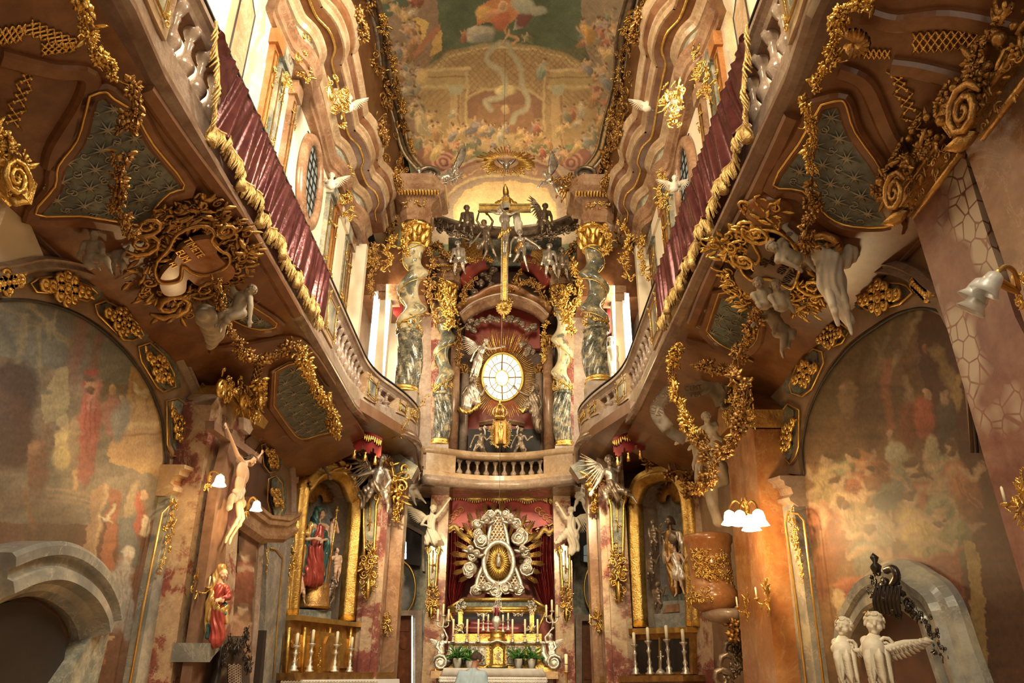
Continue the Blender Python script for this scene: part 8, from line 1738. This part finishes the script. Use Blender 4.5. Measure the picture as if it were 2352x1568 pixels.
fig('angel_statue', 'polished silver angel seated above the right marble pier with one arm raised', 'statue', DR, 26, dict(h=(1400, 1056, .2), n=(1402, 1074, 0), p=(1404, 1118, 0), s1=(1420, 1080, 0), s2=(1386, 1082, .1), e1=(1428, 1056, .2), w1=(1425, 1028, .2), g1=(1424, 1018, .2), e2=(1376, 1104, .3), w2=(1362, 1124, .3), k1=(1432, 1126, .6), a1=(1452, 1140, .3), t1=(1458, 1148, .5), k2=(1390, 1134, .7), a2=(1396, 1156, .3)), 'silver', 1, 1, robes=[('drapery', 'bronze', [[(1404, 1112, .1, .48), (1425, 1124, .2, .42), (1445, 1128, .2, .25)], [(1404, 1118, .2, .45), (1385, 1130, .3, .38)], [(1412, 1130, .3, .4), (1420, 1145, .3, .25)]])], wings=[[(1388, 1082), (1372, 1062), (1368, 1120)]], face=(0, -.1, 1))
fig('angel_statue', 'bronze-dark angel leaning from the top left of the Madonna niche, foot hanging down', 'statue', PY(13.2), 24, dict(h=(700, 1040, .2), n=(706, 1055, 0), p=(716, 1075, 0), s1=(720, 1054, 0), s2=(694, 1062, .2), e1=(742, 1066, .2), w1=(754, 1088, .2), e2=(685, 1080, .3), w2=(684, 1100, .3)), 'bronze', 1, 1, robes=[('drapery', 'bronze', [[(706, 1060, 0, .5), (690, 1075, .1, .5), (678, 1095, .1, .35)], [(716, 1066, .1, .4), (735, 1075, .1, .3)]])], wings=[[(694, 1050), (672, 1025), (680, 1090)]])
WA = PY(17.6)
fig('angel_statue', 'white stucco angel with raised arm at the left of the crimson canopy', 'statue', WA, 19, dict(h=(995, 1168, .2), n=(991, 1182, 0), p=(990, 1222, 0), s1=(1002, 1186, 0), s2=(978, 1188, .1), e1=(1014, 1172, .2), w1=(1028, 1152, .2), g1=(1032, 1146, .2), e2=(968, 1204, .3), w2=(980, 1206, .6)), 'stucco', 1, 1, robes=[('drapery', 'stucco', [[(990, 1190, 0, .48), (990, 1220, 0, .55), (998, 1240, 0, .6)], [(988, 1215, .1, .45), (980, 1245, .1, .35)], [(1000, 1225, .1, .35), (1010, 1238, .1, .2)]])], wings=[[(982, 1190), (952, 1168), (948, 1196)]], face=(.4, -.2, 1))
fig('angel_statue', 'white stucco angel in swirling cloth at the right of the crimson canopy', 'statue', WA, 19, dict(h=(1312, 1172, 0), n=(1312, 1186, 0), p=(1312, 1222, 0), s1=(1324, 1192, 0), s2=(1300, 1190, .1), e1=(1332, 1208, .2), w1=(1326, 1222, .4), e2=(1292, 1176, .2), w2=(1284, 1162, .2)), 'stucco', 1, 1, robes=[('drapery', 'stucco', [[(1312, 1192, 0, .55), (1312, 1222, 0, .62), (1318, 1252, 0, .55), (1312, 1270, 0, .35)], [(1305, 1220, .1, .5), (1290, 1235, .1, .42), (1278, 1246, .1, .25)], [(1322, 1222, .1, .4), (1328, 1262, .1, .3)]])], wings=[[(1322, 1192), (1345, 1180), (1340, 1222)]], face=(-.5, .2, -.6))
putto(WA, (960, 1084), (955, 1098), (950, 1122), [((966, 1106, .3), (972, 1094, .3)), ((942, 1108, .3), (938, 1120, .2))], [((960, 1136, .3), (972, 1148, .1)), ((948, 1138, .3), (952, 1152, .1))], 17, 'white cherub above the angel on the left of the canopy', wings=[[(946, 1100), (936, 1080), (932, 1112)]])
putto(WA, (1322, 1102), (1328, 1114), (1332, 1136), [((1316, 1124, .3), (1308, 1118, .3)), ((1342, 1124, .2), (1346, 1136, .2))], [((1326, 1148, .3), (1320, 1164, .1)), ((1340, 1150, .2), (1342, 1166, 0))], 17, 'white winged cherub above the angel on the right of the canopy', wings=[[(1338, 1112), (1350, 1092), (1354, 1122)]], face=(-.8, -.1, .5))
for x, s, lb in ((1016, 1, 'silver angel holding up candles at the left end of the high altar'), (1264, -1, 'silver angel holding up candles at the right end of the high altar')):
 q = lambda a: x+s*a
 fig('angel_statue', lb, 'statue', HP, 14, dict(h=(x, 1461, .2), n=(q(-1), 1471, 0), p=(q(-3), 1495, 0), s1=(x+9, 1475, 0), s2=(x-9, 1475, 0), **({'e1': (q(12), 1464, .1), 'w1': (q(6), 1450, .2), 'e2': (q(-13), 1486, .3), 'w2': (q(-6), 1494, .4)} if s > 0 else {'e2': (q(12), 1464, .1), 'w2': (q(-2), 1446, .2), 'e1': (q(-13), 1486, .3), 'w1': (q(-6), 1494, .4)}), k1=(q(-10), 1508, .5), a1=(q(-14), 1524, .2), k2=(q(0), 1510, .4), a2=(q(-6), 1528, .2)), 'brightsilver', 1, 1.1, robe=[[(q(-2), 1485, 0, .5), (q(-4), 1500, 0, .55), (q(-8), 1518, 0, .4)]], wings=[[(q(-8), 1476), (q(-20), 1468), (q(-14), 1490)]])
fig('crucified_figure', 'silvered crucified figure high on the tall golden cross', 'statue', CPL, 15, dict(h=(1148, 483, .6), n=(1157, 490, .4), p=(1163, 530, .4), s1=(1172, 492, .3), s2=(1140, 490, .3), e1=(1190, 484, .2), w1=(1204, 477, .2), e2=(1126, 484, .2), w2=(1112, 476, .2), k1=(1164, 556, .6), a1=(1161, 580, .3), t1=(1160, 590, .5), k2=(1156, 556, .6), a2=(1157, 580, .3), t2=(1157, 592, .5)), 'silver', 1.3, .95, robes=[('gilt_loincloth', 'gold', [[(1172, 524, .5, .3), (1162, 533, .6, .4), (1152, 535, .6, .35), (1146, 546, .5, .2)]])], face=(-.4, -.4, 1), hair='long')
GFP = PY(17.6)
def tiara(o, X, u, R_, F, up):
 bm = NB(); lathe(bm, X['h']+up*.25*u, [(.36*u, 0), (.42*u, .2*u), (.40*u, .6*u), (.30*u, 1.0*u), (.12*u, 1.25*u), (.14*u, 1.35*u), (.02*u, 1.5*u)], 16, tuple(up)); P('tiara', bm, M['gold'], o)
fig('father_statue', 'bearded half figure with tall gilt tiara behind the top of the cross', 'statue', GFP, 17, dict(h=(1163, 452, .4), n=(1164, 462, 0), p=(1165, 490, -.4), s1=(1178, 468, 0), s2=(1150, 468, 0)), 'silver', 1, 1, robes=[('gold_mantle', 'gold', [[(1162, 462, 0, .6), (1142, 470, 0, .45), (1132, 480, 0, .3)], [(1166, 462, 0, .6), (1184, 472, 0, .42), (1192, 478, 0, .25)], [(1164, 466, 0, .7), (1164, 490, 0, .8)]])], hair='beard', extra=tiara)
fig('angel_statue', 'bronze-dark angel with raised arms left of the crucified figure', 'statue', PY(16.95), 17, dict(h=(1112, 512, .3), n=(1116, 522, 0), p=(1120, 550, 0), s1=(1126, 526, 0), s2=(1104, 520, 0), e1=(1132, 508, .2), w1=(1122, 494, .2), e2=(1095, 506, .2), w2=(1100, 488, .2), k1=(1132, 572, .4), a1=(1140, 590, .1), t1=(1143, 600, .3), k2=(1118, 576, .4), a2=(1110, 594, .1)), 'bronze', 1, 1, robe=[[(1119, 535, 0, .5), (1114, 556, 0, .55), (1100, 568, 0, .4)]], wings=[[(1108, 530), (1094, 545), (1088, 560)]])
fig('angel_statue', 'silvery angel diving down right of the crucified figure', 'statue', PY(16.95), 18, dict(h=(1194, 535, .4), n=(1195, 546, .2), p=(1198, 566, 0), s1=(1208, 548, .1), s2=(1182, 546, .1), e1=(1222, 556, .2), w1=(1234, 564, .2), e2=(1174, 558, .2), w2=(1172, 580, .2), k1=(1204, 588, .4), a1=(1210, 612, .1), t1=(1214, 624, .2), k2=(1190, 584, .4), a2=(1180, 600, .1)), 'silver', 1, 1, robes=[('pale_cloth', 'stucco', [[(1186, 495, .2, .5), (1190, 515, .2, .55), (1192, 528, .1, .5)]]), ('drapery', 'oldgold', [[(1198, 560, 0, .5), (1188, 575, 0, .4)]])], wings=[[(1206, 552), (1230, 560), (1212, 575)]])
for h, lb, m, d in (((1072, 478), 'bronze cherub seated on the dark moulding left of the cross', 'bronze', 1), ((1252, 474), 'bright-winged cherub seated on the dark moulding right of the cross', 'bronze', -1), ((1052, 560), 'dark cherub with a shell under the moulding left of the cross', 'silver', 1), ((1262, 566), 'silver cherub tumbling under the moulding right of the cross', 'silver', -1), ((1290, 575), 'dark bronze cherub carrying a dish by the right inner column', 'bronze', 1)):
 x, y = h; putto(PY(17.15), h, (x+d, y+11), (x+2*d, y+34), [((x+14, y+22, .3), (x+16, y+36, .4)), ((x-12, y+22, .3), (x-16, y+34, .4))], [((x+10, y+44, .5), (x+14, y+62)), ((x-6, y+46, .5), (x-8, y+64))], 17, lb, m, wings=[[(x+8*d, y+14), (x+20*d, y-10), (x+18*d, y+26)]] if m == 'bronze' and d < 0 else ())
EP = PY(15.4)
for h, n, p, e, hh, lb, m, wg in (((962, 392), (965, 404), (972, 424), 1, 16, 'silver cherub sitting on the left entablature block', 'silver', ()), ((1046, 392), (1038, 402), (1012, 412), -1, 17, 'silver angel lying above the left block with its wing raised', 'silver', [[(1040, 400), (1052, 362), (1074, 352)]]), ((1250, 400), (1256, 410), (1275, 420), 1, 15, 'silver angel lying above the right block', 'silver', [[(1262, 405), (1262, 372), (1285, 368)]]), ((1310, 402), (1308, 412), (1300, 430), -1, 15, 'gilt-shaded cherub beside the right entablature block', 'oldgold', ())):
 x, y = p; putto(EP, h, n, p, [((n[0]+12, n[1]+8, .3), (n[0]+20, n[1]-4, .3)), ((n[0]-12, n[1]+8, .3), (n[0]-18, n[1]+16, .3))], [((x+12*e, y+8, .4), (x+22*e, y+20, .2)), ((x+2*e, y+14, .4), (x+10*e, y+30, .2))], hh, lb, m, wings=wg)
foliage(EP, [(985, 400), (1010, 420), (1035, 415), (1060, 400)], 10, 'silver and gilt cloth tangle on the left entablature block', 'silver', 4, 'sll', 'carved_drapery'); foliage(EP, [(1270, 420), (1300, 410), (1330, 425), (1350, 400)], 11, 'gilt tangle of cloth on the right entablature block', 'oldgold', 5, 'sll', 'carved_drapery')
for x, lb in ((985, 'dark wreathed disc at the left foot of the ceiling picture'), (1345, 'dark wreathed disc at the right foot of the ceiling picture')):
 bm = NB(); pl = PY(16.2); tube(bm, [pl.at(a, b, .1) for a, b in ellipse(x, 398, 22, 14, 24)], .06, 8, True); plate(bm, pl, ellipse(x, 398, 20, 12, 24), 0, .06); O('wreathed_disc', bm, M['bronze'], lb, 'ornament')
NP = PY(18.2)
fig('saint_statue', 'bronze bishop figure leaning toward the golden window from the right', 'statue', NP, 19, dict(h=(1230, 890, .3), n=(1226, 903, 0), p=(1222, 945, 0), s1=(1238, 910, 0), s2=(1212, 908, .1), e1=(1244, 930, .2), w1=(1236, 944, .4), e2=(1198, 902, .3), w2=(1186, 893, .3), g2=(1180, 886, .3)), 'bronze', 1, 1, robes=[('cope', 'bronze', [[(1226, 908, 0, .55), (1218, 925, 0, .6), (1205, 940, 0, .5)], [(1228, 920, 0, .55), (1232, 960, 0, .65), (1238, 985, 0, .55)]]), ('gold_hem', 'gold', [[(1212, 935, .3, .2), (1200, 945, .3, .22), (1192, 938, .3, .15)]])], face=(-.8, .1, .6), hair='beard')
fig('saint_statue', 'bronze bishop figure kneeling at the left of the golden window', 'statue', NP, 19, dict(h=(1088, 872, .3), n=(1086, 885, 0), p=(1076, 925, 0), s1=(1098, 892, 0), s2=(1072, 890, .1), e1=(1106, 908, .3), w1=(1112, 895, .4), e2=(1062, 905, .2), w2=(1070, 916, .4)), 'bronze', 1, 1, robes=[('cope', 'silver', [[(1085, 890, 0, .55), (1075, 915, 0, .7), (1070, 935, 0, .7)], [(1092, 895, 0, .4), (1095, 925, 0, .5)]]), ('gold_hem', 'gold', [[(1055, 940, .3, .28), (1072, 948, .3, .25), (1090, 940, .3, .28), (1102, 928, .3, .2)]])], face=(.8, .1, .6), hair='beard')
fig('angel_statue', 'silver angel pointing along the top of the golden window', 'statue', NP, 15, dict(h=(1116, 784, .3), n=(1110, 794, 0), p=(1098, 825, 0), s1=(1120, 800, 0), s2=(1100, 796, 0), e1=(1134, 800, .2), w1=(1152, 797, .2), g1=(1158, 795, .2), e2=(1090, 808, .2), w2=(1084, 822, .2), k1=(1096, 850, .3), a1=(1092, 872, 0), k2=(1086, 848, .3), a2=(1080, 868, 0)), 'silver', 1, 1, robe=[[(1102, 815, 0, .5), (1096, 840, 0, .55), (1092, 862, 0, .4)]], wings=[[(1098, 798), (1082, 780), (1074, 812)]], face=(.8, 0, .6))
for h, lb, s in (((1104, 987), 'bare-chested bronze statue seated left of the small ray shrine', -1), ((1197, 988), 'bronze woman statue seated right of the small ray shrine', 1)):
 x, y = h; fig('seated_statue', lb, 'statue', PY(18.0), 13, dict(h=(x, y, .2), n=(x-2*s, y+10, 0), p=(x-2*s, y+32, 0), s1=(x+8, y+13, 0), s2=(x-12, y+13, 0), e1=(x+14, y+24, .3), w1=(x+20, y+18, .4), e2=(x-18, y+24, .2), w2=(x-22, y+34, .2), k1=(x+8, y+42, .6), a1=(x+10, y+56, .2), k2=(x-10, y+42, .6), a2=(x-16, y+56, .2)), 'bronze', 1, 1, robe=[[(x-2, y+28, 0, .55), (x+4, y+42, .2, .6), (x+8, y+54, 0, .45)], [(x-6, y+34, .1, .45), (x-14, y+50, 0, .4)]])
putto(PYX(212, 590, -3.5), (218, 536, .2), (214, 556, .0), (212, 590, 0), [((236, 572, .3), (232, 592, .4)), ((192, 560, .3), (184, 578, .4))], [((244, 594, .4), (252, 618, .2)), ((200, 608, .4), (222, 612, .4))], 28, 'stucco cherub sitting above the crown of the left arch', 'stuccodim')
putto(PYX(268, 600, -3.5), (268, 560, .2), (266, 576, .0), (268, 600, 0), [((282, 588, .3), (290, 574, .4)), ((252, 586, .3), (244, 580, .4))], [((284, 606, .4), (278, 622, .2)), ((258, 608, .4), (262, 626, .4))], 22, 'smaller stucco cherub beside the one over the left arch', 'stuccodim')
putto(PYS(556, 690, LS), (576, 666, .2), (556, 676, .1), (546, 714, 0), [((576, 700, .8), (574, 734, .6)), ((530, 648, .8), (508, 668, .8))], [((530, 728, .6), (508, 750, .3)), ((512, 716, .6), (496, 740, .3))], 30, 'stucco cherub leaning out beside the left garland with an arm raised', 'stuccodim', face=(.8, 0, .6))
bm = NB()
for a, b, r0, r1 in (((470, 722), (488, 735), .10, .14), ((488, 735), (492, 765), .14, .10), ((492, 765), (482, 800), .10, .03), ((470, 722), (462, 738), .1, .05)): cone(bm, LS.at(*a, .3), LS.at(*b, .3), r0, r1, 12)
me = fuse(bm, .012, 3, lambda co: .012*np.sin(co[:, 1]*50+co[:, 2]*30)); O('stucco_drapery', me, M['stuccodim'], 'loose end of stucco cloth hanging left of the leaning cherub', 'drapery')
RA = PYX(1905, 628, 2.75)
fig('angel_statue', 'large white stucco angel in billowing cloth lifting a garland over the right arch', 'statue', RA, 40, dict(h=(1838, 520, -.2), n=(1862, 552, 0), p=(1905, 628, 0), s1=(1890, 548, .1), s2=(1838, 556, .1), e1=(1922, 520, .4), w1=(1894, 490, .6), g1=(1884, 480, .6), e2=(1800, 520, .4), w2=(1824, 482, .5), g2=(1836, 474, .5), k1=(1940, 690, .6), a1=(1950, 742, .2), t1=(1956, 765, .4), k2=(1912, 700, .6), a2=(1925, 745, .2)), 'stucco', 1, 1, robes=[('billowing_cloth', 'stucco', [[(1880, 570, 0, .62), (1905, 600, .1, .75), (1912, 650, .1, .7), (1928, 700, .1, .5), (1950, 735, 0, .35)], [(1925, 600, 0, .6), (1950, 580, 0, .65), (1962, 560, 0, .5)], [(1890, 600, .2, .35), (1890, 650, .2, .35), (1908, 690, .1, .25)], [(1935, 560, -.1, .35), (1930, 545, -.1, .25)]])], hairmat='stuccodim', face=(-.3, .5, .8))
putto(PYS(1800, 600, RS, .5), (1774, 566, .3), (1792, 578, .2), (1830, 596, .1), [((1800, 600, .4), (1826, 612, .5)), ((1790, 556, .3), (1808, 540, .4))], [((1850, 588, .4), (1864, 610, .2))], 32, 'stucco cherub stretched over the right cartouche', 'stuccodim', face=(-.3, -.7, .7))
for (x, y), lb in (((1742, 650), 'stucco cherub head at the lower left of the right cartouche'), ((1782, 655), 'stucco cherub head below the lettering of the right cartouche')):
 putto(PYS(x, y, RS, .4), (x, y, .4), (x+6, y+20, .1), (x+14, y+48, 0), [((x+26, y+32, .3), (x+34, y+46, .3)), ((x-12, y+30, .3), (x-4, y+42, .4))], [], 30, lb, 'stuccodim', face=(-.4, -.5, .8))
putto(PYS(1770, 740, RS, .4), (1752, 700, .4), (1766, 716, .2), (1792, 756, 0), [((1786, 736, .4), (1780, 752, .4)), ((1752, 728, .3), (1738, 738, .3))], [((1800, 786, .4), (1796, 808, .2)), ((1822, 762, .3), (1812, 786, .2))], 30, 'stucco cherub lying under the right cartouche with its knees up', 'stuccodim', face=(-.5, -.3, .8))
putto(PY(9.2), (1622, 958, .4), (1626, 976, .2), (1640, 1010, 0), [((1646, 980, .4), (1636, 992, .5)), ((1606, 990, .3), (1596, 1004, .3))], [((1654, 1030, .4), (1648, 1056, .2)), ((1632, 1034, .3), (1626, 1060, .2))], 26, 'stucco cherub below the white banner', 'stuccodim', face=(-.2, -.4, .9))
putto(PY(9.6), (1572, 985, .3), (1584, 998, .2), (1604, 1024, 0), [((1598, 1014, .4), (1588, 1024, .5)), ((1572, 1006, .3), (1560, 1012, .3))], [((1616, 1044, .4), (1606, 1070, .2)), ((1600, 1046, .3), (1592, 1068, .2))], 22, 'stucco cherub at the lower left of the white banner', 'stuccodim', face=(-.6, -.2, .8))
bm = NB(); pl = PY(10.2)
for px, r0 in (([(1600, 1010), (1602, 1060), (1606, 1100), (1618, 1130)], .06), ([(1634, 1050), (1650, 1075), (1652, 1100)], .15), ([(1632, 1120), (1640, 1160), (1648, 1200)], .09)):
 for a, b in zip(px, px[1:]): cone(bm, pl.at(*a, .1), pl.at(*b, .1), r0, r0*.9, 12)
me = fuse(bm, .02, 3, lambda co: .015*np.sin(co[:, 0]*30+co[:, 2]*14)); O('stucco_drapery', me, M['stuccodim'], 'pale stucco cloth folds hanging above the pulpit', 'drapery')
for pl, h, lb in ((PX(-3.3), (803, 226), 'cream cherub head on the main cornice beside the left shell'), (PX(-3.6), (762, 404), 'cream cherub bust at the left oval window'), (PX(2*XC+3.3), (1488, 226), 'cream cherub head on the main cornice beside the right shell'), (PX(2*XC+3.6), (1550, 410), 'cream cherub bust at the right oval window')):
 P_ = PY(pl.at(*h).y); x, y = h; putto(P_, (x, y, .2), (x-1, y+12, 0), (x-2, y+24, -.1), [None, None], [], 17, lb, 'stucco', wings=[[(x+5, y+12), (x+24, y+2), (x+16, y+26)], [(x-6, y+12), (x-24, y+4), (x-16, y+28)]])
putto(PY(16.3), (1402, 780), (1404, 795), (1408, 830), [((1418, 815, .3), (1414, 835, .3)), ((1396, 815, .3), (1400, 840, .3))], [((1416, 855, .3), (1412, 880, 0)), ((1404, 858, .3), (1404, 884, 0))], 18, 'white statue standing behind the outer right spiral column')
# ---------------------------------------------------------------- the two near cherub busts
def bust(pl, h, n, hh, sc_pos, wing, tail, label, face):
 x, y = h
 def ex(o, X, u, R_, F, up):
  bm = NB(); r = random.Random(int(x)); N_ = pl.n
  pts = [X['n']+V((0, 0, -.15))*0, pl.at(n[0]-2, n[1]+22, .1), pl.at(n[0]+6, n[1]+60, .1), pl.at(*tail, 0)]
  b2 = NB(); Rr = [.30*u, .44*u, .40*u, .22*u]
  for a, b, ra, rb in zip(pts, pts[1:], Rr, Rr[1:]): cone(b2, a, b, ra, rb, 14)
  P('torso', fuse(b2, .05*u, 3), M['stucco'], o)
  for k in range(16):
   q = .15+.85*k/15; i = min(2, int(q*3)); f = q*3-i; c = pts[i].lerp(pts[i+1], min(1, f)); rr = Rr[i]*(1-f)+Rr[i+1]*f
   for s in (-1, 0, 1):
    c2 = c+V(pl.u)*s*rr*.7+N_*rr*(.95-.4*abs(s)); leafm(bm, c2, c2-V(pl.v)*.75*u+V(pl.u)*s*.1*u, N_, .42*u, .08, 1, .2)
  P('feathers', bm, M['stucco'], o)
  bm = NB(); c = pl.at(*sc_pos, .5*hh/FPX*(X['n']-CAMP).length); scroll(bm, c, pl.u, pl.v, .36*u, 1.7, .09*u, -PI*.6, 1); tube(bm, [c-pl.u*.36*u, c-pl.u*.2*u-pl.v*.9*u, c+pl.u*.1*u-pl.v*1.4*u], .08*u, 6); P('scroll', bm, M['stucco'], o)
  bm = NB(); a, b, c = (pl.at(*q_, .1) for q_ in wing); feathered(bm, a, b, c-a.lerp(b, .4), N_, (c-a.lerp(b, .4)).length, 11); P('wing', bm, M['stucco'], o)
  bm = NB(); [clump(bm, X['h']+up*.36*u-R_*(.1+.08*i)*u+F*(.1+.05*i)*u, up+F*.5, .12*u, r, 'sl', 6) for i in range(4)]; P('gilt_wreath', bm, M['gold'], o)
 fig('cherub_bust', label, 'statue', pl, hh, dict(h=(x, y, 0), n=(n[0], n[1], 0), p=(n[0]+3, n[1]+38, 0), s1=(n[0]+hh*.5, n[1]+hh*.42, 0), s2=(n[0]-hh*.38, n[1]+hh*.42, 0)), 'stucco', 1.3, .95, face=face, extra=ex, hair='curl')
bust(PY(5.7), (2008, 1432), (2008, 1468), 56, (2034, 1480), [(2030, 1492), (2120, 1470), (2084, 1512)], (2030, 1640), 'larger white cherub bust with gilt wreath and outstretched wing at the lower right', (-.45, -.35, .9))
bust(PY(5.9), (1938, 1440), (1936, 1470), 47, (1952, 1483), [(1950, 1495), (1994, 1492), (1980, 1512)], (1958, 1640), 'smaller white cherub bust left of the one with the outstretched wing', (-.75, -.1, .8))
# ---------------------------------------------------------------- the visitor
VP_ = PY(12.9)
def zpx(x, z): return topx((AY(x, 1540, 12.9).x, 12.9, z))
kx, ky = zpx(1070, .52); ax_, ay = zpx(1068, .09); qx, qy = zpx(1076, .95); lx, ly = zpx(1090, .52); bx, by = zpx(1092, .09)
fig('person', 'man seen from behind in a pale blue T-shirt before the high altar, head turned right', 'person', VP_, 31, dict(h=(1094, 1513, 0), n=(1088, 1534, 0), p=(qx, qy, 0), s1=(1108, 1549, 0), s2=(1060, 1550, 0), e1=(1114, 1590, 0), w1=(1108, 1625, -.4), e2=(1050, 1592, 0), w2=(1056, 1630, -.4), k1=(lx, ly, 0), a1=(bx, by, 0), t1=(bx+3, by+2, -.6), k2=(kx, ky, 0), a2=(ax_, ay, 0), t2=(ax_-3, ay+2, -.6)), 'skin2', 1.2, 1.0, robes=[('t_shirt', 'shirt', [[(1086, 1545, 0, .42), (1084, 1580, 0, .62), (1080, qy+6, 0, .60)], [(1070, 1553, 0, .42), (1100, 1552, 0, .42)], [(1066, 1560, 0, .48), (1068, qy+2, 0, .42)], [(1100, 1560, 0, .46), (1096, qy+2, 0, .42)], [(1107, 1551, 0, .4), (1113, 1580, 0, .34)], [(1060, 1552, 0, .4), (1051, 1584, 0, .34)]]), ('trousers', 'jeans', [[(qx-5, qy+4, 0, .52), (kx, ky, 0, .36), (ax_, ay-6, 0, .27)], [(qx+6, qy+4, 0, .52), (lx, ly, 0, .36), (bx, by-6, 0, .27)]])], face=(.75, -.35, -.55), hair='short', hairmat='hair', fold=.5)
